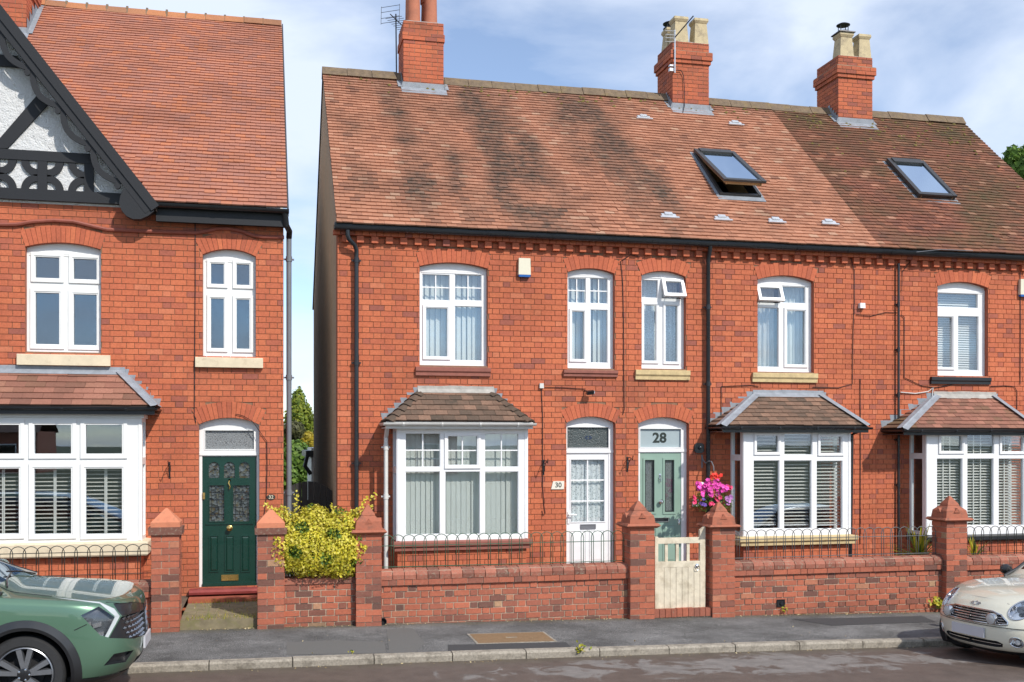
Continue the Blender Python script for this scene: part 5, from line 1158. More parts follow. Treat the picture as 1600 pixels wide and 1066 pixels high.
b = MB(); b.box(fan[0]-.01, fan[1]+.01, DY+.03, DY+.036, fan[2]-.01, fan[3]+.01); b.build('fanlight', M['obscure'], dr)
b = MB(); q = prect(345.8, 898.5, 372.5, 907, DY); b.ring(q[0], q[1], q[2], q[3], .016, DY+.001, DY+.0145); b.box(q[0]+.016, q[1]-.016, DY+.005, DY+.0143, q[2]+.016, q[3]-.016); b.build('letterbox', M['brass'], dr)
b = MB(); q = PX(358.7, 825.5, DY); b.lathe([(.045, 0), (.045, .008), (.016, .02), (.018, .04), (.038, .055), (.036, .075), (0, .085)], (q.x, DY+.015, q.z), 16, 0, Matrix.Rotation(R(90), 3, 'X')); b.build('knob', M['brass'], dr, smooth=True)
b = MB(); q = PX(358.5, 757, DY); b.lathe([(0, -.03), (.02, -.02), (.022, 0)], (q.x, DY+.015, q.z+.06), 12, 0, Matrix.Rotation(R(90), 3, 'X')); b.tube([(q.x, DY-.01, q.z+.06), (q.x-.012, DY-.014, q.z+.02), (q.x+.008, DY-.016, q.z-.03), (q.x, DY-.012, q.z-.07)], .011, 8); b.build('knocker', M['brass'], dr, smooth=True)
b = MB(); q = PX(318.5, 775, DY); b.box(q.x-.018, q.x+.018, DY-.02, DY-.0005, q.z-.05, q.z+.05); b.build('lock_cover', M['brass'], dr)
b = MB(); M['redpaint'] = plain('red_step_paint', (.24, .045, .04), .6, .2, 8, .1); q0, q1 = XU(295, -.22), XU(405, -.22); zs_ = d32.z0
b.add([(x, y, z) for x in (q0, q1) for y, z in ((DY+.06, zs_+.012), (-.20, zs_), (-.235, zs_-.03), (-.225, zs_-.065), (-.19, zs_-.085), (DY+.06, zs_-.085))], [(i, (i+1)%6, (i+1)%6+6, i+6) for i in range(6)]+[(5,4,3,2,1,0), (6,7,8,9,10,11)]); b.build('doorstep', M['redpaint'], H32)
# cable round the arch, oval number plate
def cable(parent, pts, Y=-.022, r_=.0055, mat='black', name='cable'): b = MB(); b.tube([PX(u, v, Y) for u, v in pts], r_, 5); return b.build(name, M[mat], parent)
cable(H32, [(305,350), (305,450), (304,560), (303.5,650), (306,660)], -.02, .007); cable(H32, [(368,647), (380,650), (395,659), (404,672), (417,690), (417.5,730), (416,780), (412,810)], -.03)
M['plate'] = plain('dark_slate_plate', (.03, .035, .03), .4)
t = thing('number_plate', 'small dark oval house number plate beside the green door', 'house number', tuple(PX(423, 777, -.02)))
q = PX(423.5, 777, -.02); b = MB(); b.lathe([(0, -.012), (.062, -.012), (.066, -.004), (.062, 0), (0, 0)], (q.x, -.010, q.z), 24, 0, Matrix.Rotation(R(90), 3, 'X') @ Matrix.Diagonal((1, .66, -1))); b.build('plate', M['plate'], t, smooth=True)
o = link('digits', text_mesh('32', .075, .003), t); o.data.materials.append(M['cream']); o.location = Vector((q.x, -.0245, q.z)) ; o.rotation_euler = (R(90), 0, 0)
# stone threshold slab between the piers, and the brick riser
M['mossstone'] = plain('mossy_stone', (.20, .165, .10), .95, .3, 8, .4, dirt=((.16, .16, .045), .8, 5, .5))
t = thing('stone_step', 'mossy worn stone slab step in front of the green door', 'step', (XU(340, -1.3), -1.3, .03)); sx0, sx1 = XU(281, -2.02), XU(402, -2.02)
zt_ = PX(340, 968, -2.04).z; b = MB(); b.box(sx0, sx1, -2.04, -.5, -.1, zt_); b.build('slab', M['mossstone'], t)
b = MB(); b.box(sx0, sx1+.05, -.499, -.24, -.1, d32.z0-.09); b.build('riser', M['reveal'], t)

# ---------------------------------------------------------------- boundary walls, piers, gate, hoop fences
WY0, WY1 = -2.03, -1.80
def pier(u0, u1, vapex, vcol0, vcol1, label, style, seed):
    Yf = -2.15; dep = .37; x0, x1 = XU(u0, Yf), XU(u1, Yf); xc = (x0+x1)/2; g_ = ground(xc)-.12; zc0, zc1 = PX((u0+u1)/2, vcol1, Yf).z, PX((u0+u1)/2, vcol0, Yf).z; za = PX((u0+u1)/2, vapex, Yf+dep/2).z
    t = thing('gate_pier', label, 'pier', (xc, Yf+dep/2, ground(xc)), 'brick gate piers along the pavement'); r = random.Random(seed)
    b = MB(); b.box(x0+.006, x1-.006, Yf+.006, Yf+dep-.006, g_, zc0); b.build('core', M['gmortar'], t)
    y1 = Yf+dep
    for fc, a, bb, kp in ((lambda p, o, z: Vector((p, Yf-o, z)), x0, x1, 40), (lambda p, o, z: Vector((x0-o, p, z)), Yf, y1, 40), (lambda p, o, z: Vector((x1+o, p, z)), Yf, y1, 40), (lambda p, o, z: Vector((p, y1+o, z)), x0, x1, 0)):
        cs = []; z = g_; k = 0; hgt = (zc0-g_)/round((zc0-g_)/.088)
        while z < zc0-.02:
            sp_ = a+(bb-a)*(.36 if k % 2 else .64)
            cs += [(a, sp_-.005, z+.005, z+hgt-.005), (sp_+.005, bb, z+.005, z+hgt-.005)]; z += hgt; k += 1
        lay(t, cs, 0, .03, 'gbrick', r, gtone, face=fc, keep=kp, proud=.006, stain=lambda c: max(0, .5-(c.z-ground(c.x))*3)*.5 if c.z-ground(c.x) < .2 else 0.)
    hx, hy = (x1-x0)/2, dep/2; yc = Yf+dep/2
    b = MB()
    if style == 'pyr':
        b.frustum(xc, yc, zc0+.0005, zc1, hx+.035, hy+.035, hx+.04, hy+.04); b.build('collar', M['coping'], t)
        b = MB(); zm = zc1+(za-zc1)*.26; b.frustum(xc, yc, zc1+.0005, zm, hx+.01, hy+.01, hx+.01, hy+.01); b.frustum(xc, yc, zm+.0002, za, hx+.01, hy+.01, .012, .012); b.build('cap', M['cap2'], t)
    else:
        b.frustum(xc, yc, zc0+.0005, (zc0+zc1)/2, hx+.03, hy+.03, hx+.075, hy+.075); b.frustum(xc, yc, (zc0+zc1)/2+.0002, zc1, hx+.075, hy+.075, hx+.05, hy+.05); b.build('collar', M['cap'], t)
        b = MB(); h_ = za-zc1; z1, z2, z3 = zc1+h_*.34, zc1+h_*.58, zc1+h_*.66
        b.frustum(xc, yc, zc1+.0005, z1, hx+.012, hy+.012, hx-.005, hy-.005); b.frustum(xc, yc, z1+.0002, z2, hx-.005, hy-.005, hx*.52, hy*.52); b.frustum(xc, yc, z2+.0002, z3, hx*.56, hy*.56, hx*.5, hy*.5); b.frustum(xc, yc, z3+.0002, za, hx*.5, hy*.5, .012, .012)
        # gablet on each face
        gw, gh = hx*.3, (z2-z1)*.75
        for ax in range(4):
            Rm = Matrix.Rotation(math.pi/2*ax, 3, 'Z'); vv = [Rm @ Vector(p)+Vector((xc, yc, 0)) for p in ((-gw, -hx-.018, z1-.03), (gw, -hx-.018, z1-.03), (0, -hx-.018, z1+gh-.02), (0, -hx*.6, z1+gh-.02), (-gw, -hx*.7, z1-.03), (gw, -hx*.7, z1-.03))]
            b.add(vv, [(0,1,2), (0,2,3,4), (1,5,3,2)])
        b.build('cap', M['cap'], t)
    return t, x0, x1
PA = pier(236.5, 280, 794, 824, 836, 'brick pier with plain orange cap on the car side of the green door', 'pyr', 41)
PB = pier(402.5, 444, 795, 825, 835, 'brick pier with plain orange cap half covered by the yellow shrub', 'pyr', 42)
PC = pier(556.5, 596, 789, 828, 835, 'brick pier with pointed terracotta cap between yellow shrub and white downpipe', 'gab', 43)
PD = pier(985, 1022.5, 782.5, 818, 825.5, 'brick pier with pointed terracotta cap at the hinge side of the pale gate', 'gab', 44)
PE = pier(1113.5, 1148, 784, 820, 825.5, 'brick pier with pointed terracotta cap below the hanging flower basket', 'gab', 45)
PF = pier(1479, 1511, 775, 809.5, 815.5, 'brick pier with pointed terracotta cap behind the cream car', 'gab', 46)
COPE_ME = {}
def garden_wall(xa, xb, vtop, uref, label, seed, style='round'):
    zt = PX(uref, vtop, -2.06).z; r = random.Random(seed); xm = (xa+xb)/2; g_ = ground(xm)-.15
    t = thing('garden_wall', label, 'wall', (xm, -1.9, ground(xm)), 'low brick walls along the pavement')
    ch, oh = (.135, .085) if style == 'round' else (.085, 0.)
    b = MB(); b.box(xa+.001, xb-.001, WY0+.008, WY1-.008, g_-.05, zt-ch); 
    if oh: b.box(xa+.002, xb-.002, WY0-.028, WY1+.028, zt-ch-oh+.006, zt-ch+.01)
    b.build('core', M['gmortar'], t)
    zlo = zt-ch-oh; n = math.ceil((zlo-g_)/.088)
    dirt = lambda c: (max(0, .45-(c.z-ground(c.x))*2.2)+(.3 if c.z > zlo-.18 else 0)*max(0, .3+n3(c, 2.)))*.7
    lay(t, courses(xa+.003, xb-.003, zlo-n*.088, zlo, lambda z: [], seed=seed, jt=.015, st=.218, hd=.102), WY0, .03, 'gbrick', r, gtone, keep=230, proud=.008, stain=dirt)
    if oh:
        cs = []; x = xa+.004
        while x < xb-.03: x2 = min(x+r.choice((.225, .225, .11)), xb-.003); cs.append((x, x2-.009, zlo+.005, zlo+oh-.004)); x = x2
        lay(t, cs, WY0-.035, .04, 'gbrick', r, lambda r: gtone(r)*.8, keep=60, proud=.007)
    pf = [(WY0-.045, -ch), (WY0-.05, -ch*.55), (WY0-.02, -ch*.2), (WY0+.05, 0), (WY1-.05, 0), (WY1+.02, -ch*.2), (WY1+.05, -ch*.55), (WY1+.045, -ch)] if oh else [(WY0-.02, -ch), (WY0-.02, -.01), (WY0, 0), (WY1, 0), (WY1+.02, -.01), (WY1+.02, -ch)]
    wd = .168 if oh else .226; k = max(1, round((xb-xa)/wd)); wd = (xb-xa)/k
    key = (style, round(wd, 3)); b = MB(); m = len(pf)
    b.add([(-wd/2+.0045, y, z) for y, z in pf]+[(wd/2-.0045, y, z) for y, z in pf], [(i, (i+1)%m, (i+1)%m+m, i+m) for i in range(m)]+[tuple(range(m-1,-1,-1)), tuple(range(m, 2*m))]); me = b.mesh('coping_brick', M['coping'])
    for i in range(k):
        o = link('coping_brick', me, t); o.location = (xa+wd*(i+.5), r.uniform(-.003, .003), zt+r.uniform(-.003, .003)); o['rnd'] = r.random()
    b = MB(); b.box(xa+.003, xb-.003, WY0-.01, WY1+.01, zt-ch+.011, zt-.02); b.build('bedding', M['gmortar'], t)
    return t, zt
GW1 = garden_wall(PA[1]-3.5, PA[1]+.0, 909, 200, 'low brick garden wall behind the green car', 51)
GW2 = garden_wall(PB[2], PC[1], 903, 500, 'short cracked brick wall under the yellow shrub', 52, 'flat')
GW3 = garden_wall(PC[2], PD[1]-.001, 886, 790, 'long weathered brick wall with rounded coping before the white-door house', 53)
GW4 = garden_wall(PE[2], PF[1]-.001, 873, 1310, 'brick wall with clean rounded coping and a small drain hole', 54)
GW5 = garden_wall(PF[2], PF[2]+4., 868.5, 1560, 'brick wall with lichened coping behind the cream car', 55)
M['wiregreen'] = plain('green_wire', (.045, .11, .065), .5, .2, 20); M['wiregrey'] = plain('grey_wire', (.12, .13, .13), .5, .2, 20); M['wireblack'] = plain('black_wire', (.03, .035, .03), .5, .2, 20)
def hoop_fence(xa, xb, ztop, zbot, zr0, zr1, mat, label, Y=-1.88, pitch=.152, wd=.19):
    t = thing('hoop_fence', label, 'fence', ((xa+xb)/2, Y, zbot), 'bow-topped wire fences on the garden walls'); rr_ = .0058; hw = wd/2
    b = MB(); pts = [(-hw, 0, zbot)]+[(-hw*math.cos(math.pi*i/8), 0, ztop-hw+hw*math.sin(math.pi*i/8)) for i in range(9)]+[(hw, 0, zbot)]; b.tube(pts, rr_, 5); me = b.mesh('hoop', M[mat], True)
    k = int((xb-xa-wd)/pitch); s_ = (xb-xa-wd-.02)/max(k, 1)
    for i in range(k+1): o = link('hoop', me, t); o.location = Vector((xa+.01+hw+i*s_, Y+(.003 if i % 2 else -.003), 0)); o.rotation_euler = (0, rng.uniform(-.012, .012)*0, 0)
    for z in (zr0, zr1): b = MB(); b.tube([(xa, Y-.009, z), ((xa+xb)/2, Y-.009, z+rng.uniform(-.004, .004)), (xb, Y-.009, z)], rr_, 5); b.build('rail', M[mat], t, smooth=True)
def zf_(u, v): return PX(u, v, -1.88).z
hoop_fence(PC[2], PD[1], zf_(790, 832.5), GW3[1]-.005, zf_(790, 881), zf_(790, 849), 'wiregreen', 'green bow-topped wire fence in front of the white-guttered bay')
hoop_fence(PE[2], PF[1], zf_(1310, 825.5), GW4[1]-.005, zf_(1310, 868), zf_(1310, 840), 'wiregrey', 'grey bow-topped wire fence in front of the cream-silled bay')
hoop_fence(PF[2], PF[2]+2.5, zf_(1560, 822), GW5[1]-.005, zf_(1560, 864), zf_(1560, 838), 'wireblack', 'dark bow-topped wire fence beside the pier behind the cream car')
hoop_fence(PA[1]-3.2, PA[1], zf_(150, 852), GW1[1]-.005, zf_(150, 897.5), zf_(150, 863), 'wireblack', 'dark bow-topped wire fence behind the green car')
# pale timber garden gate
M['palewood'] = plain('pale_weathered_wood', (.62, .55, .42), .85, .18, 10, .3, dirt=((.30, .24, .15), .6, 6, .5)); GY = -2.0
t = thing('garden_gate', 'pale weathered wooden gate with open slats along the top', 'gate', (XU(1062, GY), GY, ground(6)))
gx0, gx1 = XU(1022.5, GY), XU(1101, GY); zg = lambda v: PX(1062, v, GY).z
gx0 = max(gx0, PD[2]+.01)
for x0_, x1_, top in ((gx0, gx0+.05, zg(838)), (gx1-.085, gx1, zg(832))): b = MB(); b.box(x0_, x1_, GY-.03, GY+.03, zg(950), top); b.build('stile', M['palewood'], t)
b = MB(); zc_ = zg(832); b.add([(x, y, z) for y in (GY-.03, GY+.03) for x, z in ((gx1-.085, zc_+.0005), (gx1, zc_+.0005), (gx1, zg(823)), (gx1-.035, zg(825)), (gx1-.085, zg(829)))], [(0,1,2,3,4), (9,8,7,6,5)]+[(i, (i+1)%5, (i+1)%5+5, i+5) for i in range(5)]); b.build('stile_horn', M['palewood'], t)
for v0, v1, nm in ((840, 849, 'top_rail'), (877, 886, 'middle_rail')): b = MB(); b.box(gx0+.0505, gx1-.0855, GY-.026, GY+.026, zg(v1), zg(v0)); b.build(nm, M['palewood'], t)
for u in (1041, 1058, 1075): x = XU(u, GY); b = MB(); b.box(x-.022, x+.022, GY-.01, GY+.01, zg(877)-.0, zg(849)); b.build('slat', M['palewood'], t)
n = 7; x0_, x1_ = gx0+.0505, gx1-.0855
for i in range(n): b = MB(); w_ = (x1_-x0_)/n; yo = rng.uniform(-.002, .002); b.box(x0_+i*w_+.003, x0_+(i+1)*w_-.003, GY-.022+yo, GY+.004, zg(950), zg(886)-.0005); b.build('board', M['palewood'], t)
b = MB(); q = PX(1089, 884, GY-.03); b.lathe([(.03, 0), (.03, .008), (.012, .012), (0, .016)], (q.x, GY-.03, q.z), 12, 0, Matrix.Rotation(R(90), 3, 'X')); b.tube([(q.x+.035*math.cos(a), GY-.05, q.z-.03+.035*math.sin(a)) for a in [2*math.pi*i/12 for i in range(12)]], .005, 6, closed=True); b.build('ring_latch', M['chrome'], t, smooth=True)
t = thing('brick_step', 'low step of bricks on edge under the pale gate', 'step', (XU(1062, -2.05), -2.05, ground(6.)-.02)); sx0, sx1 = PD[2]+.005, PE[1]-.005; k = 10; zt_ = PX(1062, 951, -2.1).z
b = MB(); b.box(sx0, sx1, -2.09, -1.6, -.2, zt_-.02); b.build('core', M['gmortar'], t)
for i in range(k): w_ = (sx1-sx0)/k; o = link('brick', UM['gbrick'], t); o.location = (sx0+w_*(i+.5), -2.0, zt_-.062+rng.uniform(-.004, .004)); o.scale = (w_-.008, .225, .12); o['rnd'] = gtone(rng)*.8; o['stain'] = .15
# arched boarded side gate in the passage
M['darkwood'] = plain('dark_stained_wood', (.022, .02, .019), .7, .4, 8, .3); SGY = 1.1
t = thing('side_gate', 'black boarded gate with arched top closing the passage between houses', 'gate', ((XA+XL)/2, SGY, .1)); sx0, sx1 = XA+.01, XL-.01; k = 8; zt_ = PX(480, 752, SGY).z
for i in range(k):
    w_ = (sx1-sx0)/k; f0, f1 = (i)/k*2-1, (i+1)/k*2-1; za_, zb_ = zt_-.16*f0*f0, zt_-.16*f1*f1; b = MB(); xa_, xb_ = sx0+i*w_+.003, sx0+(i+1)*w_-.003
    b.add([(x, y, z) for y in (SGY-.012, SGY+.012) for x, z in ((xa_, .1), (xb_, .1), (xb_, zb_), (xa_, za_))], [(0,1,2,3), (7,6,5,4), (0,4,5,1), (1,5,6,2), (2,6,7,3), (3,7,4,0)]); b.build('board', M['darkwood'], t)
for z in (.4, 1.5): b = MB(); b.box(sx0, sx1, SGY+.0125, SGY+.05, z, z+.1); b.build('ledge', M['darkwood'], t)
# drain outlets at the wall foot
t = thing('drain_pipe_end', 'small dark pipe mouth at the foot of the pier by the shrub wall', 'drain', tuple(PX(598, 972, -2.06))); q = PX(598.5, 971, -2.06)
b = MB(); b.lathe([(.045, 0), (.05, 0), (.05, .06), (.042, .06), (.042, -.0)], (q.x, -2.03, q.z), 14, 0, Matrix.Rotation(R(90), 3, 'X')); b.build('pipe', M['pvcblack'], t); b = MB(); b.lathe([(0, 0), (.042, 0), (.042, .004), (0, .004)], (q.x, -2.05, q.z), 14, 0, Matrix.Rotation(R(90), 3, 'X')); b.build('opening', M['dark'], t)
t = thing('drain_outlet', 'square black drain hole low in the clean-coped garden wall', 'drain', tuple(PX(1220, 942, -2.03))); q = PX(1220, 942.5, -2.04)
b = MB(); b.ring(q.x-.065, q.x+.065, q.z-.055, q.z+.055, .014, -2.052, -2.0); b.build('surround', M['black'], t); b = MB(); b.box(q.x-.052, q.x+.052, -2.044, -2.035, q.z-.042, q.z+.042); b.build('opening', M['dark'], t); b = MB(); b.lathe([(.026, 0), (.03, 0), (.03, .03), (.026, .03)], (q.x+.01, -2.03, q.z+.005), 14, 0, Matrix.Rotation(R(90), 3, 'X')); b.build('pipe', M['pvcblack'], t)

# ---------------------------------------------------------------- small things on the walls
M['creamplastic'] = plain('cream_plastic', (.68, .64, .50), .4, .05); M['blueplastic'] = plain('blue_plastic', (.03, .13, .42), .3, .05)
def alarm(u0, v0, u1, v1, label):
    q = prect(u0, v0, u1, v1, -.08); t = thing('alarm_box', label, 'alarm', (q[0], -.02, q[2]), None)
    b = MB(); zc_ = q[2]+(q[3]-q[2])*.12; b.frustum((q[0]+q[1])/2, -.045, zc_, q[3], (q[1]-q[0])/2, .034, (q[1]-q[0])/2-.006, .030); b.build('cover', M['creamplastic'], t); b = MB(); b.frustum((q[0]+q[1])/2, -.045, q[2], zc_-.001, (q[1]-q[0])/2-.012, .028, (q[1]-q[0])/2-.002, .033); b.build('strobe', M['blueplastic'], t)
alarm(810.5, 403, 829.5, 433, 'cream alarm box with blue base below the dentil course'); alarm(1595, 436, 1613, 464, 'cream alarm box with blue base beside the end house window')
def wallbox(u, v, w_, h_, mat, name, label, cat, dep=.05):
    q = PX(u, v, -.03); t = thing(name, label, cat, (q.x, -.01, q.z)); b = MB(); b.frustum(q.x, -.009-dep/2, q.z-h_/2, q.z+h_/2, w_/2, dep/2, w_/2-.003, dep/2-.003); b.build('cover', M[mat], t); return t, q
wallbox(846, 603, .07, .08, 'pvcwhite', 'junction_box', 'small white junction box near the security lamp', 'box')
wallbox(1346, 478, .10, .09, 'white', 'sensor_box', 'small white box wired to the wall between the upper windows', 'box', .07)
t, q = wallbox(1095, 758, .085, .10, 'white', 'socket_cover', 'small white socket cover behind the hanging flowers', 'box')
wallbox(1086.5, 786, .10, .12, 'pvcwhite', 'meter_cover', 'weathered white meter cover low behind the hanging flowers', 'box')
cable(H30, [(846,607), (848,650), (848,760), (850,790), (852,802), (849,806), (847,798)], -.025, .006); cable(H30, [(850,605), (880,606), (915,608)], -.025, .006)
t = thing('security_lamp', 'small black security lamp on an arm above the white door', 'lamp', tuple(PX(920, 614, -.05))); q = PX(920, 613.5, -.12); b = MB(); b.tube([(q.x-.05, -.008, q.z+.03), (q.x-.03, -.06, q.z+.03), (q.x-.01, -.09, q.z+.01)], .012, 8); b.build('arm', M['black'], t)
b = MB(); b.obox((q.x+.02, -.13, q.z), (.055, -.01, .006), (0, .035, .01), (0, -.012, .028)); b.build('lamp_head', M['black'], t); b = MB(); b.obox((q.x+.08, -.14, q.z+.006), (.006, 0, 0), (0, .03, 0), (0, 0, .024)); b.build('lens', M['chrome'], t)
M['plaquewhite'] = plain('white_plaque', (.72, .68, .58), .5, .08)
t = thing('number_plaque', 'white plaque reading 30 beside the white front door', 'house number', tuple(PX(870, 758, -.02))); q = prect(861, 752, 881.5, 764.5, -.02); b = MB(); b.slab([(q[0], q[2]), (q[1]-.005, q[2]), (q[1], q[3]), (q[0]+.035, q[3])], [], -.028, -.0095); b.build('plate', M['plaquewhite'], t)
o = link('digits', text_mesh('30', .115, .003), t); o.data.materials.append(M['ink']); o.location = Vector(((q[0]+q[1])/2+.01, -.0295, (q[2]+q[3])/2)); o.rotation_euler = (R(90), 0, 0)
t = thing('doorbell_camera', 'square black wall unit with round eye beside the mint green door', 'door camera', tuple(PX(1092, 700, -.02))); q = prect(1085, 692.5, 1099.5, 708, -.03); cx_, cz_ = (q[0]+q[1])/2, (q[2]+q[3])/2; hw_ = (q[1]-q[0])/2
oc = [(cx_+hw_*sx_, cz_+hw_*sz_) for sx_, sz_ in ((-.6,-1), (.6,-1), (1,-.6), (1,.6), (.6,1), (-.6,1), (-1,.6), (-1,-.6))]; b = MB(); b.slab(oc, [], -.045, -.0095); b.build('housing', M['pvcblack'], t); b = MB(); b.lathe([(.028, 0), (.024, .02), (.012, .024), (0, .02)], (cx_, -.045, cz_), 16, 0, Matrix.Rotation(R(90), 3, 'X')); b.build('eye', M['black'], t, smooth=True); b = MB(); b.lathe([(.009, 0), (.008, .004), (0, .005)], (cx_+.012, -.066, cz_+.018), 10, 0, Matrix.Rotation(R(90), 3, 'X')); b.build('indicator', M['chrome'], t)
def bracket(u, v, label, mat='blackiron', reach=.26):
    q = PX(u, v, -.02); t = thing('basket_bracket', label, 'bracket', (q.x, -.012, q.z-.15)); b = MB(); b.box(q.x-.012, q.x+.012, -.02, -.0092, q.z-.14, q.z+.11); b.build('back_plate', M[mat], t)
    b = MB(); b.tube([(q.x, -.02, q.z+.07), (q.x, -.10, q.z+.10), (q.x, -reach*.7, q.z+.09), (q.x, -reach, q.z+.06), (q.x, -reach-.02, q.z+.10), (q.x, -reach-.03, q.z+.13)], .007, 6); b.tube([(q.x, -.02, q.z-.12), (q.x, -.06, q.z-.07), (q.x, -.07, q.z-.0), (q.x, -.14, q.z+.05), (q.x, -.20, q.z+.085)], .006, 6); b.tube([(q.x+.03*math.cos(a)*0, -.07+.03*math.cos(a), q.z+.03+.03*math.sin(a)) for a in [2*math.pi*i/10 for i in range(10)]], .005, 5, closed=True); b.build('arm', M[mat], t, smooth=True)
bracket(265, 733, 'black iron basket bracket between the neighbour bay and green door'); bracket(849.5, 729, 'black iron basket bracket below the junction box cable'); bracket(980.5, 724, 'black iron basket bracket between the two front doors')
# cables on the terrace front
cable(H28, [(975,405), (970,408), (973,440), (974.5,500), (975,600), (975.5,640), (973,648)], -.025, .006, 'black'); cable(H28, [(1000,402), (985,398), (975,405)], -.025, .006)
cable(H28, [(1330,404), (1335,425), (1335,470), (1333,520), (1332,600), (1310,606), (1270,605)], -.025, .006); cable(H28, [(1338,492), (1360,494), (1385,488), (1402,489)], -.025, .006); cable(H28, [(1344,592), (1344.5,700), (1344,850)], -.025, .007)
cable(H28, [(1127,604), (1127,650), (1127,670)], -.025, .006); cable(H28, [(1127,604), (1175,602), (1185,604)], -.025, .006)
cable(H26, [(1408,492), (1413,496), (1413,590), (1440,603), (1460,606), (1480,603), (1490,600)], -.025, .007); cable(H26, [(1548,604), (1570,603), (1585,604), (1589,612), (1589,640)], -.025, .007); cable(H26, [(1407,613), (1430,615), (1450,612), (1458,606), (1455,630)], -.03, .009, 'pvcwhite'); cable(H26, [(1594,425), (1594.5,500), (1594,600)], -.025, .007)
cable(H26, [(1430,398), (1410,425), (1409,455)], -.03, .005); cable(H26, [(1432,394), (1470,390), (1520,392)], -.30, .006, 'pvcgrey')

# ---------------------------------------------------------------- aerials
def aerial(label, base, top, head, boomdir, n_el, elen, mat='pvcgrey', lean=(0,0,0)):
    t = thing('tv_aerial', label, 'aerial', base); b = MB(); b.tube([base, top], .014, 6); b.build('mast', M[mat], t); hd = Vector(head); bd = Vector(boomdir).normalized(); L_ = .9
    b = MB(); b.tube([hd-bd*.25, hd+bd*(L_-.25)], .010, 6); b.build('boom', M[mat], t); sd = bd.cross(Vector((0, 0, 1))).normalized(); up_ = sd.cross(bd); b = MB()
    for i in range(n_el): p = hd+bd*(-.1+(L_-.2)*i/n_el); b.tube([p-sd*elen/2, p+sd*elen/2], .005, 5)
    b.build('elements', M[mat], t); b = MB()
    for k in (-.16, -.06, .06, .16): p = hd-bd*.25+up_*k; b.tube([p-sd*.2, p+sd*.2], .005, 5)
    for k in (-.2, .2): p = hd-bd*.25+sd*k; b.tube([p-up_*.18, p+up_*.18], .005, 5)
    b.build('reflector', M[mat], t)
yA = 4.3; qa = PX(619.5, 115, yA); qb = PX(618.5, 22, yA); aerial('dark tv aerial on a pole behind the round-potted chimney', tuple(qa), tuple(qb), (qb.x, yA-.02, qb.z-.12), (.55, .84, -.05), 8, .36, 'cowl')
x0, x1, Y, y1, zt = CH28; ya_ = Y-.09; qa = PX(1054.5, 114, ya_); qb = PX(1054.5, 47, ya_)
t = thing('tv_aerial', 'pale tv aerial strapped to the chimney above the open skylight', 'aerial', tuple(qa)); b = MB(); b.tube([qa, qb], .016, 8); b.build('mast', M['galv'], t)
b = MB(); b.tube([PX(1055, 58, ya_-.02), PX(1083.5, 25, ya_-.25)], .014, 6); b.build('boom', M['cowl'], t)
b = MB()
for v in (48, 54, 59, 65): b.tube([PX(1040, v, ya_-.01), PX(1056, v+.7, ya_-.01)], .008, 5)
b.tube([PX(1040.3, 47.5, ya_-.01), PX(1040.3, 66, ya_-.01)], .004, 5) if False else None
b.build('elements', M['galv'], t); b = MB(); q = PX(1051, 108, ya_); b.box(q.x-.05, q.x+.07, ya_+.02, Y+.01, q.z-.03, q.z+.03); b.box(q.x-.05, q.x+.07, ya_+.02, Y+.01, q.z+.07, q.z+.10); b.build('clamp', M['galv'], t)
b = MB(); b.tube([PX(u, v, Y-.035) for u, v in ((1057,110), (1064,110), (1068,118), (1069.5,140), (1069.5,165))]+[PX(u, v, Y-.16) for u, v in ((1067,176), (1061,180), (1054,176))], .008, 5); b.build('lead_cable', M['black'], t)
# ---------------------------------------------------------------- cars
from mathutils.bvhtree import BVHTree
def catmull(pts, x):
    pts = sorted(pts); 
    if x <= pts[0][0]: return pts[0][1]
    if x >= pts[-1][0]: return pts[-1][1]
    for i in range(len(pts)-1):
        if pts[i][0] <= x <= pts[i+1][0]:
            p1, p2 = pts[i], pts[i+1]; p0 = pts[i-1] if i else p1; p3 = pts[i+2] if i+2 < len(pts) else p2
            h = p2[0]-p1[0]; t = (x-p1[0])/h
            m1 = (p2[1]-p0[1])/max(p2[0]-p0[0], 1e-6)*h; m2 = (p3[1]-p1[1])/max(p3[0]-p1[0], 1e-6)*h
            return (2*t**3-3*t*t+1)*p1[1]+(t**3-2*t*t+t)*m1+(-2*t**3+3*t*t)*p2[1]+(t**3-t*t)*m2
def sstep(a, b, x): t = min(max((x-a)/(b-a), 0), 1); return t*t*(3-2*t)
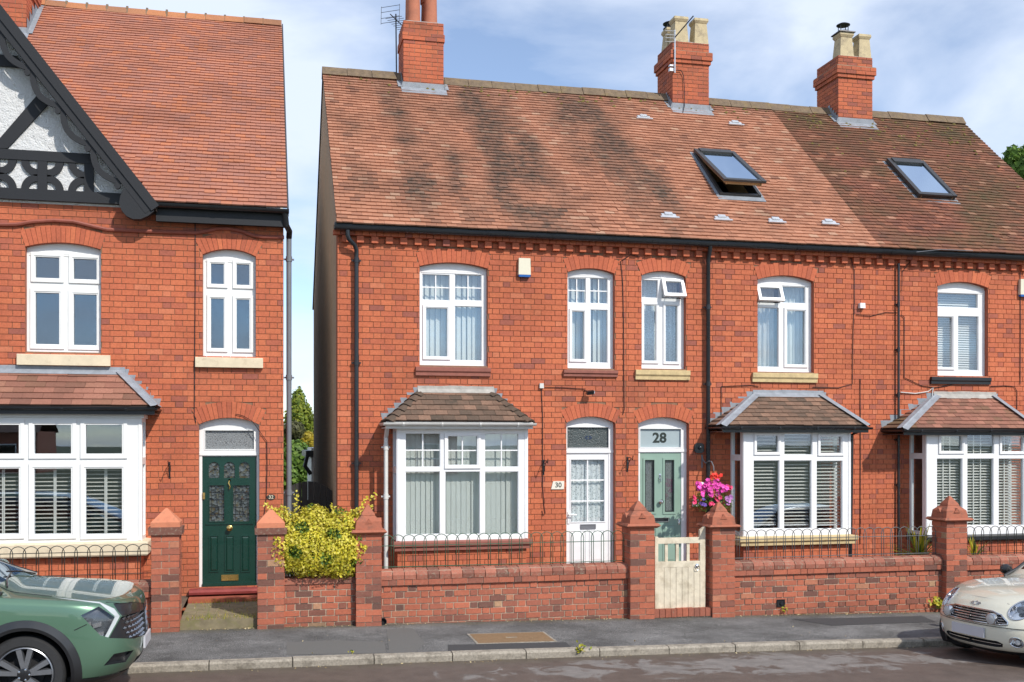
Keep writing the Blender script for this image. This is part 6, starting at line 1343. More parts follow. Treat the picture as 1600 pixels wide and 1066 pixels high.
def car_half(C):
    """half body (y >= 0) as a bmesh: stacked plan outlines and a crowned top; C holds the measurements"""
    nq, ns, nr = 34, 70, 16; bm = bmesh.new(); rows = []
    ks = []; zs = [q[0] for q in C['rings']]
    sub = 5; n = len(C['rings'])
    def ringv(t, j): i = min(int(t), n-2); f = t-i; return catmull([(k, C['rings'][k][j]) for k in range(n)], t)
    T = [k/sub for k in range((n-1)*sub+1)]
    for t in T:
        z, xf, w_, xr = (ringv(t, j) for j in range(4)); dp, e = C['depth'], C['n']; x0 = xf-dp; x1 = xr+C['rdepth']; row = []
        for i in range(nq):
            a = math.pi/2*i/nq; row.append((x0+dp*math.cos(a)**(2/e), w_*math.sin(a)**(2/e)))
        for i in range(ns): row.append((x0+(x1-x0)*(i/ns), w_))
        for i in range(nr+1):
            a = math.pi/2*(1-i/nr); row.append((x1-C['rdepth']*max(math.cos(a), 0)**(2/2.8), w_*math.sin(a)**(2/2.8)))
        tt_ = t/(n-1); out = []
        for x, y in row:
            zz_ = z+C['rise'](x)*sstep(.35, 1., tt_)
            y *= C['waist'](x, tt_); out.append(bm.verts.new((x, y, zz_)))
        rows.append(out)
    top = [v.co.copy() for v in rows[-1]]; S = [1-(k/22)**1.0 for k in range(1, 23)]
    for s_ in S:
        out = []
        for p in top:
            x, y = p.x, p.y*s_; g = C['green'](x); zc = catmull(C['zc'], x)
            G1 = 1-s_**2.4; q = min(max((1-s_)/.34, 0), 1); G2 = (1-(1-q)**2.2) if q < 1 else 1.
            G2 = min(1., G2*.97+.03*(1-s_*s_))
            out.append(bm.verts.new((x, y, p.z+(zc-p.z)*(G1*(1-g)+G2*g))))
        rows.append(out)
    for a, b_ in zip(rows[:-1], rows[1:]):
        for i in range(len(a)-1):
            try: bm.faces.new((a[i], a[i+1], b_[i+1], b_[i]))
            except ValueError: pass
    bmesh.ops.remove_doubles(bm, verts=bm.verts[:], dist=.0008); bmesh.ops.recalc_face_normals(bm, faces=bm.faces[:])
    c = sum((f.normal.y for f in bm.faces if f.calc_center_median().y > C['rings'][3][2]*.95), 0.)
    if c < 0: bmesh.ops.reverse_faces(bm, faces=bm.faces[:])
    return bm
def cut(bm, planes, pred):
    lay_ = bm.faces.layers.int.get('c') or bm.faces.layers.int.new('c')
    cand = [f for f in bm.faces if pred(f)]
    for co, no in planes:
        for f in bm.faces: f[lay_] = 0
        for f in cand: f[lay_] = 1
        geom = set(cand)
        for f in cand: geom.update(f.edges); geom.update(f.verts)
        bmesh.ops.bisect_plane(bm, geom=list(geom), dist=1e-5, plane_co=co, plane_no=no)
        cand = [f for f in bm.faces if f[lay_] == 1 and (f.calc_center_median()-co).dot(no) < 0]
    return cand
def poly_planes(poly, axis):
    """planes through a convex polygon's edges, extruded along x ('x': points are (y,z)) or y ('y': points are (x,z))"""
    c = (sum(p[0] for p in poly)/len(poly), sum(p[1] for p in poly)/len(poly)); out = []
    for i in range(len(poly)):
        a, b_ = poly[i], poly[(i+1) % len(poly)]; d = (b_[0]-a[0], b_[1]-a[1]); nn = (d[1], -d[0])
        if (c[0]-a[0])*nn[0]+(c[1]-a[1])*nn[1] > 0: nn = (-nn[0], -nn[1])
        out.append((Vector((0, a[0], a[1])), Vector((0, nn[0], nn[1])).normalized()) if axis == 'x' else (Vector((a[0], 0, a[1])), Vector((nn[0], 0, nn[1])).normalized()))
    return out
def take(bm, faces, push=0., walls=False):
    """lift faces out of the body into (verts, faces); optional push along -normal with side walls"""
    fs = list(faces); vmap = {}; vv = []; ff = []
    for f in fs:
        idx = []
        for v in f.verts:
            if v not in vmap: vmap[v] = len(vv); vv.append((v.co.copy(), v.normal.copy()))
            idx.append(vmap[v])
        ff.append(tuple(idx))
    cnt = {}
    for f in ff:
        for i in range(len(f)): e = (f[i], f[(i+1) % len(f)]); cnt[tuple(sorted(e))] = cnt.get(tuple(sorted(e)), []) + [e]
    bd = [e[0] for e in cnt.values() if len(e) == 1]
    out = [p-n_*push for p, n_ in vv]; faces_ = list(ff)
    if walls:
        k = len(out); out += [p for p, n_ in vv]; faces_ += [(a, b_, b_+k, a+k) for a, b_ in [(e[1], e[0]) for e in bd]]
    return out, faces_
def both(parent, name, vv, ff, mat, smooth=True, mirror=True, ang=35, join=False):
    res = []
    if join:
        b = MB(); b.add(vv, ff); b.add([(p[0], -p[1], p[2]) for p in vv], [tuple(reversed(f)) for f in ff]); return [b.build(name, M[mat], parent, smooth=smooth, ang=ang)]
    for s_ in ((1, -1) if mirror else (1,)):
        b = MB(); b.add([(p[0], s_*p[1], p[2]) for p in vv], [f if s_ == 1 else tuple(reversed(f)) for f in ff]); res.append(b.build(name, M[mat], parent, smooth=smooth, ang=ang))
    return res
def body_out(bm, parent, mat, name='body'):
    bmesh.ops.recalc_face_normals(bm, faces=bm.faces[:]); vv = [v.co.copy() for v in bm.verts]; ff = []
    for i, v in enumerate(bm.verts): v.index = i
    for f in bm.faces: ff.append(tuple(v.index for v in f.verts))
    b = MB(); b.add(vv, ff); k = len(vv); b.add([(p.x, -p.y, p.z) for p in vv], [tuple(reversed(f)) for f in ff])
    me = b.mesh(name, M[mat], True); bm2 = bmesh.new(); bm2.from_mesh(me); bmesh.ops.remove_doubles(bm2, verts=[v for v in bm2.verts if abs(v.co.y) < .002], dist=.002)
    bmesh.ops.recalc_face_normals(bm2, faces=bm2.faces[:]); bm2.to_mesh(me); bm2.free(); o = link(name, me, parent); autosmooth(o, 50); return o
def wheel(parent, x, y, r_, wd, side, spokes, dark='tyre', rimr=.72, double=True, name='wheel'):
    """side = +1/-1: which way the face looks"""
    w_ = link(name, None, parent); w_.location = (x, y, r_); s_ = side; A = Matrix.Rotation(R(-90*s_), 3, 'X')
    b = MB(); rr_ = r_*rimr; h = wd/2
    b.lathe([(rr_, -h), (r_*.93, -h), (r_*.985, -h*.8), (r_, -h*.5), (r_, h*.5), (r_*.985, h*.82), (r_*.94, h), (rr_*1.06, h*1.02), (rr_, h*.9)], (0,0,0), 48, 0, A, cap=False); b.build('tyre', M[dark], w_, smooth=True)
    b = MB(); b.lathe([(rr_, -h), (rr_, h*.88), (rr_*.955, h*.95), (rr_*.93, h*.8), (rr_*.93, -h*.6)], (0,0,0), 48, 0, A, cap=False); b.build('rim', M['alloy'], w_, smooth=True)
    b = MB(); b.lathe([(0, -h*.3), (rr_*.94, -h*.3), (rr_*.94, -h*.2), (0, -h*.2)], (0,0,0), 32, 0, A); b.lathe([(0, -.01), (rr_*.62, -.01), (rr_*.62, h*.12), (0, h*.12)], (0,0,0), 32, 0, A); b.build('brake_disc', M['dark'], w_)
    b = MB()
    for k in range(spokes):
        for off in ((-.19, .19) if double else (0,)):
            a = 2*math.pi*k/spokes+.3
            d0 = Vector((math.cos(a+off*.55), math.sin(a+off*.55), 0)); d1 = Vector((math.cos(a+off*1.15), math.sin(a+off*1.15), 0)); t0 = Vector((-d0.y, d0.x, 0)); t1 = Vector((-d1.y, d1.x, 0)); wa, wb = (.027, .034) if double else (.04, .05)
            q = []
            for zz_, sh in ((h*.45, 1.), (h*.80, .72)): q += [A @ (d0*rr_*.16-t0*wa*sh+Vector((0,0,zz_))), A @ (d0*rr_*.16+t0*wa*sh+Vector((0,0,zz_))), A @ (d1*rr_*.95+t1*wb*sh+Vector((0,0,zz_+.005))), A @ (d1*rr_*.95-t1*wb*sh+Vector((0,0,zz_+.005)))]
            b.add(q, [(0,1,2,3), (7,6,5,4), (0,4,5,1), (1,5,6,2), (2,6,7,3), (3,7,4,0)])
    b.build('spokes', M['alloy'], w_)
    b = MB(); b.lathe([(rr_*.24, h*.3), (rr_*.24, h*.8), (rr_*.17, h*.86), (0, h*.86)], (0,0,0), 20, 0, A); b.build('hub', M['alloydark'], w_, smooth=True)
    b = MB()
    for k in range(5): a = 2*math.pi*k/5; b.lathe([(.011, h*.7), (.011, h*.92), (0, h*.94)], A @ Vector((rr_*.19*math.cos(a), rr_*.19*math.sin(a), 0)), 8, 0, A)
    b.build('wheel_nuts', M['chrome'], w_)
    return w_
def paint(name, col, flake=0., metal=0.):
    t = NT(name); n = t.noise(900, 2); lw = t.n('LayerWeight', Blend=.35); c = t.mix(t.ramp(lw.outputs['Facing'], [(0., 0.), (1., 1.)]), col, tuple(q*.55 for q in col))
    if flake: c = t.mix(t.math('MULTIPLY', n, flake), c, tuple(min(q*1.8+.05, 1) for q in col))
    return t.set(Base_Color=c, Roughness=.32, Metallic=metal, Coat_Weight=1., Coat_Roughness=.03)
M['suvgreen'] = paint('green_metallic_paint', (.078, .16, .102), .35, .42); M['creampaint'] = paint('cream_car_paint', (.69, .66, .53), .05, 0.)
M['tyre'] = plain('tyre_rubber', (.018, .018, .019), .75, .2, 12, .2); M['alloy'] = plain('alloy_wheel', (.30, .31, .33), .3, .08, 6, metal=.85); M['alloydark'] = plain('dark_alloy', (.03, .03, .033), .3, .1, 6, metal=.5)
M['clad'] = plain('black_cladding', (.012, .013, .015), .42, .1, 8, coat=.3); M['carglass'] = glass('car_glass', (.10, .12, .12), .10); M['lampglass'] = glass('lamp_glass', (.93, .94, .95), .05); M['lampdark'] = plain('lamp_housing', (.10, .105, .115), .25, .2, 12, metal=.5)
M['drl'] = plain('lamp_strip', (.46, .49, .50), .2, .05); M['numplate'] = plain('blank_number_plate', (.50, .50, .53), .4, .04); M['lampsilver'] = plain('lamp_reflector', (.72, .73, .75), .18, .1, 30, metal=1.); M['cabin'] = plain('cabin_trim', (.03, .03, .03), .8)
def arch_cut(bm, x, z, r_, ymin, n=28):
    f = cut(bm, poly_planes([(x+r_*math.cos(2*math.pi*i/n), z+r_*math.sin(2*math.pi*i/n)) for i in range(n)], 'y'), lambda f: f.calc_center_median().y > ymin and abs(f.calc_center_median().x-x) < r_*1.3 and f.calc_center_median().z < z+r_*1.2); return f
def arch_liner(parent, x, z, r_, w_, inner):
    b = MB(); n = 20; a0 = R(-35); a1 = R(215); P = []
    for i in range(n+1): a = a0+(a1-a0)*i/n; P.append((x+r_*math.cos(a), z+r_*math.sin(a)))
    for s_ in (1, -1):
        b = MB(); b.add([(p[0], s_*w_, p[1]) for p in P]+[(p[0], s_*inner, p[1]) for p in P], [(i, i+1, i+n+2, i+n+1) for i in range(n)]); b.add([(p[0], s_*inner, p[1]) for p in P], [tuple(range(n+1))]); b.build('arch_liner', M['dark'], parent)
def arch_trim(parent, bm_tree, x, z, r0, r1, proud, name='arch_cladding', a0=-24, a1=204, mat='clad', w_=.9):
    n = 40; vv = []; 
    for i in range(n+1):
        a = R(a0+(a1-a0)*i/n)
        for rr_, pr in ((r0-.012, -.06), (r0-.012, proud), (r0+.02, proud+.012), (r1, proud*.6), (r1+.004, -.02)):
            px, pz = x+rr_*math.cos(a), z+rr_*math.sin(a); hit = bm_tree.ray_cast(Vector((px, 2., max(pz, .24))), Vector((0, -1, 0))); y = hit[0].y if hit[0] is not None and hit[0].y > .3 else w_
            vv.append(Vector((px, y+pr, pz)))
    return vv, [(i*5+k, i*5+k+1, i*5+6+k, i*5+5+k) for i in range(n) for k in range(4)]
def cabin_glass(bm, C, zbelt):
    g = C['glass']; return [f for f in bm.faces if g(f.calc_center_median(), f.normal)]

# ---- green sport utility car, nose towards +X
CX, CY = -2.22, -5.08; ORI = Vector((CX, CY, road(CX, -6.)+.0))
t = thing('parked_car', 'metallic green sport utility car parked nose towards the green front door', 'car', ORI, None, True)
C = dict(rings=[(.20,.76,.80,-3.42), (.27,.89,.875,-3.50), (.38,.97,.91,-3.54), (.50,1.0,.925,-3.55), (.62,1.0,.93,-3.55), (.74,.99,.93,-3.54), (.89,.975,.925,-3.52), (.985,.93,.91,-3.48), (1.03,.86,.87,-3.42)],
         depth=.66, n=2.9, rdepth=.4, rise=lambda x: .07*sstep(.75, -.5, x)+.10*sstep(-.6, -3.2, x), waist=lambda x, t_: 1-.012*math.sin(math.pi*min(max((t_-.25)/.5, 0), 1))*sstep(-.4, -.9, x),
         zc=[(.86,1.033), (.55,1.062), (.2,1.10), (0,1.12), (-.18,1.14), (-.28,1.175), (-1.15,1.545), (-1.7,1.63), (-2.4,1.65), (-3.0,1.60), (-3.3,1.30), (-3.42,1.08)], green=lambda x: sstep(-.12, -.42, x)*(1-sstep(-3.25, -3.42, x)))
bm = car_half(C); full = BVHTree.FromBMesh(bm)
def local_planes(poly, ori, rz, flip):
    """planes through the eye and the edges of a pixel polygon, in the car's coordinates, near side folded to y > 0"""
    inv = Matrix.Rotation(-rz, 3, 'Z'); out = []; e = inv @ (CAM-Vector(ori)); cc = [sum(q)/len(poly) for q in zip(*poly)]; rc_ = inv @ ray(*cc)
    for i in range(len(poly)):
        n_ = (inv @ ray(*poly[i])).cross(inv @ ray(*poly[(i+1) % len(poly)])).normalized()
        if rc_.dot(n_) > 0: n_ = -n_
        co = e.copy(); no = n_.copy()
        if flip: co.y *= -1; no.y *= -1
        out.append((co, no))
    return out
kk = 4.716
def pxp(pts): return [(x/kk, 840+y/kk) for x, y in pts]
eyeL = Vector((CAM.x-ORI.x, -(CAM.y-ORI.y), CAM.z-ORI.z))
face_eye = lambda f: f.normal.dot(eyeL-f.calc_center_median()) > 0 and f.calc_center_median().x > .2
fl = {}
def region(name, poly, pred=face_eye): fl[name] = cut(bm, local_planes(pxp(poly), ORI, 0, True), pred); q = take(bm, fl[name]); return name
def grab(faces, *specs):
    """specs: (name, material, push, walls, mirror)"""
    for nm, mt, ps, wl in specs:
        vv, ff = take(bm, faces, ps, wl); both(t, nm, vv, ff, mt)
    bmesh.ops.delete(bm, geom=faces, context='FACES')
bm.normal_update()
f = cut(bm, local_planes(pxp([(596,574), (728,508), (846,588), (775,728), (740,722)]), ORI, 0, True), face_eye); grab(f, ('headlamp', 'lampglass', -.002, False), ('lamp_housing', 'lampdark', .05, True))
for pl in ([(385,440), (735,474), (735,486), (470,452)], [(735,474), (842,522), (884,578), (846,579), (735,486)], [(846,579), (884,578), (798,736), (772,730)]):
    f = cut(bm, local_planes(pxp(pl), ORI, 0, True), face_eye); grab(f, ('running_lamp', 'drl', .004, True))
f = cut(bm, local_planes(pxp([(892,585), (1110,520), (1110,700), (990,745), (803,742)]), ORI, 0, True), lambda f: face_eye(f) and f.calc_center_median().y < .86 and f.calc_center_median().z < .97); 
zs_g = [v.co.z for q in f for v in q.verts]; vv, ff = take(bm, f, .035, True); both(t, 'grille', vv, ff, 'clad', join=True); bmesh.ops.delete(bm, geom=f, context='FACES')
f = cut(bm, local_planes(pxp([(815,488), (1000,476), (1120,490), (1120,524), (893,582), (872,548)]), ORI, 0, True), lambda f: face_eye(f) and f.calc_center_median().y < .86); vv, ff = take(bm, f, .006, True); both(t, 'grille_panel', vv, ff, 'clad', join=True); bmesh.ops.delete(bm, geom=f, context='FACES')
f = cut(bm, local_planes(pxp([(765,945), (840,858), (985,830), (925,918)]), ORI, 0, True), face_eye); grab(f, ('fog_recess', 'clad', .04, True))
f = cut(bm, poly_planes([(-.3, .23), (.50, .25), (.42, .40), (-.3, .40)], 'x'), lambda f: f.calc_center_median().x > .5); vv, ff = take(bm, f, .05, True); both(t, 'lower_intake', vv, ff, 'clad', join=True); bmesh.ops.delete(bm, geom=f, context='FACES')
for xw in (0., -2.68): f = arch_cut(bm, xw, .37, .43, .45); bmesh.ops.delete(bm, geom=f, context='FACES')
f = cut(bm, [(Vector((0, 0, .30)), Vector((0, 0, 1)))], lambda f: f.calc_center_median().z < .40); vv, ff = take(bm, f, -.006, False); both(t, 'sill_cladding', vv, ff, 'clad', join=True); bmesh.ops.delete(bm, geom=f, context='FACES')
gl = [f for f in bm.faces if (lambda c, n_: (-.30 > c.x > -1.14 and n_.x > .22 and c.y < .70) or (-.75 > c.x > -3.05 and c.z > 1.22 and n_.y > .55 and n_.z < .75))(f.calc_center_median(), f.normal)]
vv, ff = take(bm, gl, .004); both(t, 'windows', vv, ff, 'carglass', join=True); bmesh.ops.delete(bm, geom=gl, context='FACES')
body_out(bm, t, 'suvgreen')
for xw in (0., -2.68):
    arch_liner(t, xw, .37, .44, .9, .5); vv, ff = arch_trim(t, full, xw, .37, .43, .515, .014); both(t, 'arch_cladding', vv, ff, 'clad')
for xw in (0., -2.68):
    for s_ in (1, -1): wheel(t, xw, s_*.80, .365, .23, s_, 5)
# grille studs, bonnet edge, badge, plate, wiper
st = MB(); gz0, gz1 = min(zs_g), max(zs_g)
for s_ in (1, -1):
    for i in range(9):
        for j in range(6):
            y = .045+i*.082+(.041 if j % 2 else 0); z = gz0+.025+(gz1-gz0-.05)*j/5
            if y > .70-(gz1-z)*.2: continue
            h = full.ray_cast(Vector((2, y, z)), Vector((-1, 0, 0)))
            if h[0] is None: continue
            p = h[0]; n_ = h[1] if h[1].x > 0 else -h[1]; c_ = Vector((p.x, s_*p.y, p.z)); n_ = Vector((n_.x, s_*n_.y, n_.z)); ey = Vector((-n_.y, n_.x, 0)).normalized(); ez = n_.cross(ey)
            st.add([c_-n_*.03+ey*.028, c_-n_*.03+ez*.02, c_-n_*.03-ey*.028, c_-n_*.03-ez*.02, c_-n_*.002+ez*.004], [(0,1,4), (1,2,4), (2,3,4), (3,0,4)])
M['grillechrome'] = plain('satin_grille_stud', (.42, .43, .45), .22, .05, 8, metal=.9); st.build('grille_studs', M['grillechrome'], t)
b = MB(); b.box(1.0, 1.02, -.26, .26, .455, .565); o = b.build('number_plate', M['numplate'], t)
o = link('bonnet_badge', text_mesh('KIA', .055, .004), t); o.data.materials.append(M['chrome']); h = full.ray_cast(Vector((2, .0005, .945)), Vector((-1, 0, 0))); o.location = (h[0].x+.004 if h[0] else .83, 0, .945); o.rotation_euler = (R(62), 0, R(90)); 
b = MB(); zl = lambda x, y: full.ray_cast(Vector((x, abs(y), 3)), Vector((0, 0, -1)))[0].z
b.tube([(-.22, -.55, zl(-.22, .55)+.02), (-.30, -.2, zl(-.30, .2)+.02), (-.34, .2, zl(-.34, .2)+.02)], .008, 6); b.tube([(-.20, .62, zl(-.2, .62)+.02), (-.30, .3, zl(-.3, .3)+.03), (-.36, .05, zl(-.36, .05)+.03)], .008, 6); b.build('wiper', M['clad'], t)
b = MB(); 
for s_ in (1, -1):
    b.tube([(x, s_*(abs(y_)), zl(x, y_)+.006) for x, y_ in ((-.22,.80), (-.45,.76), (-.75,.71), (-1.05,.66), (-1.3,.635))], .03, 8)
b.build('a_pillar', M['clad'], t, smooth=True)
for s_ in (1, -1):
    b = MB(); b.lathe([(0, -.09), (.07, -.07), (.09, 0), (.075, .07), (0, .085)], (-.62, s_*1.02, 1.20), 16, 0, Matrix.Rotation(R(90), 3, 'X') @ Matrix.Diagonal((.8, .8, 1.2))); b.tube([(-.64, s_*.84, 1.14), (-.63, s_*.96, 1.16)], .025, 8); b.build('door_mirror', M['suvgreen'], t, smooth=True)
def on_body(u, v):
    d = ray(u, v); h = full.ray_cast(eyeL, Vector((d.x, -d.y, d.z)).normalized()); return Vector((h[0].x, -h[0].y, h[0].z)) if h[0] else None
for nm, pts in (('bonnet_shut_line', [(0,362), (60,392), (110,404), (230,418), (380,434)]), ('bumper_seam', [(548,684), (590,664), (640,640)]), ('bonnet_lip', [(780,478), (860,484), (960,478), (1010,470)])):
    q = [on_body(*pxp([p])[0]) for p in pts]; q = [p for p in q if p is not None]
    if len(q) > 1:
        for s_ in (1, -1): b = MB(); b.tube([(p.x, s_*p.y, p.z) for p in q], .0045, 5); b.build(nm, M['clad'], t)
# lamp internals
for s_ in (1, -1):
    b = MB()
    for dx, dz in ((-.05, .05), (.04, .045), (-.02, -.035), (.06, -.05)):
        h = full.ray_cast(Vector((.62+dx, 2, .76+dz)), Vector((0, -1, 0)))
        if h[0]: b.obox((h[0].x-.015, s_*(h[0].y-.035), h[0].z), (.035, -s_*.02, .006), (0, s_*.012, 0), (0, 0, .022))
    b.build('lamp_reflector', M['lampsilver'], t)
b = MB(); b.box(-3.2, .6, -.78, .78, .22, .30); b.box(-3.2, -.6, -.7, .7, .30, 1.0); b.build('underbody', M['dark'], t)

# ---- cream hatchback, nose towards -X
RZ = R(188); OM = Vector((9.22, -5.06, 0)); OM.z = road(9.0, -5.2)-.01
t = thing('hatchback_car', 'cream small hatchback car with round lamps parked at the kerb', 'car', OM, None, True, RZ)
C = dict(rings=[(.15,.46,.66,-2.9), (.20,.58,.755,-2.98), (.29,.645,.81,-3.03), (.40,.665,.835,-3.05), (.50,.665,.842,-3.05), (.585,.645,.842,-3.03), (.66,.60,.84,-3.0), (.74,.53,.83,-2.97), (.80,.45,.805,-2.93)],
         depth=.60, n=2.35, rdepth=.4, rise=lambda x: .10*sstep(.45, -.35, x)+.05*sstep(-.4, -2.8, x), waist=lambda x, t_: 1.,
         zc=[(.45,.805), (.36,.85), (.15,.905), (-.15,.945), (-.45,.97), (-.68,.985), (-.78,1.01), (-1.22,1.30), (-1.5,1.385), (-2.0,1.41), (-2.6,1.36), (-2.85,1.05), (-2.93,.93)], green=lambda x: sstep(-.62, -.88, x)*(1-sstep(-2.8, -2.93, x)))
bm = car_half(C); full = BVHTree.FromBMesh(bm); bm.normal_update()
front = lambda f: f.calc_center_median().x > .1
def xs(y, z):
    h = full.ray_cast(Vector((2, max(abs(y), .0005), z)), Vector((-1, 0, 0))); return h[0].x if h[0] else .5
def nrm(y, z):
    h = full.ray_cast(Vector((2, max(abs(y), .0005), z)), Vector((-1, 0, 0))); n_ = h[1] if h[1].x > 0 else -h[1]; return Vector((n_.x, n_.y*(1 if y >= 0 else -1), n_.z))
GP = [(-.2, .675), (.30, .672), (.42, .645), (.52, .575), (.525, .545), (.46, .53), (-.2, .522)]
f = cut(bm, poly_planes(GP, 'x'), lambda f: front(f) and f.calc_center_median().x > .3); vv, ff = take(bm, f, .04, True); both(t, 'grille', vv, ff, 'clad', join=True); bmesh.ops.delete(bm, geom=f, context='FACES')
f = cut(bm, poly_planes([(-.2, .325), (.40, .325), (.46, .30), (.44, .255), (.36, .245), (-.2, .245)], 'x'), front); vv, ff = take(bm, f, .06, True); both(t, 'lower_intake', vv, ff, 'dark', join=True); bmesh.ops.delete(bm, geom=f, context='FACES')
hl = (.585, .72, .105)
oct_ = lambda cy, cz, r_, n=20, k=1.: [(cy+r_*math.cos(2*math.pi*i/n), cz+r_*k*math.sin(2*math.pi*i/n)) for i in range(n)]
f = cut(bm, poly_planes(oct_(hl[0], hl[1], hl[2], 24, 1.05), 'x'), lambda f: front(f) and f.calc_center_median().y > .2); vv, ff = take(bm, f, .07, True); both(t, 'lamp_housing', vv, ff, 'lampsilver'); vv, ff = take(bm, f, -.004); both(t, 'headlamp', vv, ff, 'lampglass'); bmesh.ops.delete(bm, geom=f, context='FACES')
f = cut(bm, poly_planes(oct_(.60, .335, .062, 18), 'x'), lambda f: front(f) and f.calc_center_median().y > .2); vv, ff = take(bm, f, .06, True); both(t, 'fog_recess', vv, ff, 'lampsilver'); bmesh.ops.delete(bm, geom=f, context='FACES')
for xw in (0., -2.467): f = arch_cut(bm, xw, .30, .345, .4); bmesh.ops.delete(bm, geom=f, context='FACES')
f = cut(bm, [(Vector((0, 0, .205)), Vector((0, 0, 1)))], lambda f: f.calc_center_median().z < .3); vv, ff = take(bm, f, -.004); both(t, 'lower_skirt', vv, ff, 'clad', join=True); bmesh.ops.delete(bm, geom=f, context='FACES')
gl = [f for f in bm.faces if (lambda c, n_: (-.82 > c.x > -1.25 and n_.x > .25 and c.y < .58) or (-1.1 > c.x > -2.6 and c.z > 1.0 and n_.y > .55 and n_.z < .75))(f.calc_center_median(), f.normal)]
vv, ff = take(bm, gl, .004); both(t, 'windows', vv, ff, 'carglass', join=True); bmesh.ops.delete(bm, geom=gl, context='FACES')
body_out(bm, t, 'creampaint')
for xw in (0., -2.467):
    arch_liner(t, xw, .30, .355, .82, .45); vv, ff = arch_trim(t, full, xw, .30, .345, .395, .010, w_=.82); both(t, 'arch_cladding', vv, ff, 'clad')
    for s_ in (1, -1): wheel(t, xw, s_*.72, .295, .18, s_, 7, double=False)
# grille surround and bars, spot lamps, headlamp rims, badge, plate
def along(pts, off=.004): return [Vector((xs(y, z)+off, y, z)) for y, z in pts]
sur = []
ring_ = [(y, z) for y, z in GP[1:-1]]; loop = [(0, .676)]+ring_+[(0, .522)]; dn = []
for i in range(len(loop)-1):
    for k in range(6): f_ = k/6; dn.append((loop[i][0]+(loop[i+1][0]-loop[i][0])*f_, loop[i][1]+(loop[i+1][1]-loop[i][1])*f_))
dn.append(loop[-1]); full_loop = dn+[(-y, z) for y, z in reversed(dn[1:-1])]
b = MB(); b.tube(along(full_loop), .011, 8, closed=True); b.build('grille_surround', M['chrome'], t, smooth=True)
for z in (.553, .583, .613, .643):
    hw_ = .50-(z-.545)*.75 if z > .56 else .49; b = MB(); b.tube([Vector((xs(y, z)-.012, y, z)) for y in [hw_*(2*i/24-1) for i in range(25)]], .009, 6); b.build('grille_bar', M['chrome'], t, smooth=True)
for s_ in (1, -1):
    y, z = s_*.35, .592; n_ = Vector((1, s_*.10, 0)).normalized(); A = n_.to_track_quat('Z', 'Y').to_matrix(); p = Vector((xs(y, z)-.01, y, z))
    sp_ = link('spot_lamp', None, t); b = MB(); b.lathe([(.045, 0), (.068, .02), (.072, .055), (.072, .07), (.064, .074)], p, 28, 0, A, cap=False); b.build('shell', M['chrome'], sp_, smooth=True); b = MB(); b.lathe([(.064, .070), (.045, .080), (0, .086)], p, 28, 0, A); M['lens'] = M.get('lens') or plain('ribbed_lens', (.48, .48, .47), .2, .12, 90, .3); b.build('lens', M['lens'], sp_, smooth=True)
    cir = [(s_*(hl[0]+hl[2]*1.02*math.cos(a)), hl[1]+hl[2]*1.07*math.sin(a)) for a in [2*math.pi*i/32 for i in range(32)]]; b = MB(); b.tube(along(cir, .002), .010, 8, closed=True); b.build('headlamp_rim', M['chrome'], t, smooth=True)
    n2 = nrm(s_*hl[0], hl[1]); A2 = n2.to_track_quat('Z', 'Y').to_matrix(); p2 = Vector((xs(hl[0], hl[1]), s_*hl[0], hl[1])); b = MB(); b.lathe([(.02, -.065), (.045, -.04), (.05, -.02), (0, -.012)], p2+Vector((0, 0, .015)), 20, 0, A2); b.build('projector', M['lampdark'], t, smooth=True)
    cir = [(s_*(.60+.064*math.cos(a)), .335+.064*math.sin(a)) for a in [2*math.pi*i/24 for i in range(24)]]; b = MB(); b.tube(along(cir, .001), .006, 6, closed=True); b.build('fog_rim', M['chrome'], t, smooth=True)
    p3 = Vector((xs(.60, .335)-.03, s_*.60, .335)); b = MB(); b.lathe([(.035, 0), (.03, .02), (0, .026)], p3, 16, 0, Vector((1, s_*.5, 0)).normalized().to_track_quat('Z', 'Y').to_matrix()); b.build('fog_lamp', M['lens'], t, smooth=True)
    b = MB(); b.lathe([(0, -.07), (.05, -.055), (.075, 0), (.06, .055), (0, .07)], (-.93, s_*.93, .985), 14, 0, Matrix.Rotation(R(90), 3, 'X')); b.tube([(-.93, s_*.78, .96), (-.93, s_*.9, .97)], .02, 8); b.build('door_mirror', M['clad'], t, smooth=True)
    b = MB(); b.tube([(x, s_*y_, full.ray_cast(Vector((x, y_, 3)), Vector((0, 0, -1)))[0].z+.004) for x, y_ in ((-.70,.74), (-.88,.69), (-1.07,.64), (-1.22,.60), (-1.36,.585))], .024, 8); b.build('a_pillar', M['clad'], t, smooth=True)
b = MB(); b.tube([Vector((xs(y, .285)-.025, y, .285)) for y in [.42*(2*i/20-1) for i in range(21)]], .007, 6); b.build('intake_trim', M['chrome'], t, smooth=True)
n = 14; b = MB(); vv = [(xs(y, .4)+dx, y, z) for y in [.26*(2*i/n-1) for i in range(n+1)] for dx, z in ((.012, .345), (.012, .465), (.0, .465), (.0, .345))]
px_ = xs(0, .4)+.012; b = MB(); b.box(px_-.02, px_+.004, -.26, .26, .345, .465); b.build('number_plate', M['numplate'], t)
b = MB(); z = .735; 
zt_ = lambda y, z: Vector((xs(y, z)+.006, y, z))
b.tube([zt_(.028*math.cos(a), z+.020*math.sin(a)) for a in [2*math.pi*i/16 for i in range(16)]], .005, 6, closed=True)
for s_ in (1, -1):
    for k in (-.010, 0, .010): b.tube([zt_(s_*.03, z+k*.8), zt_(s_*(.082-abs(k)*1.5), z+k*1.2)], .004, 5)
b.build('winged_badge', M['chrome'], t, smooth=True)
b = MB(); b.tube([zt_(y, .5) for y in [.74*(2*i/30-1) for i in range(31)]], .004, 5); b.build('bumper_line', M['clad'], t)
bl_ = []
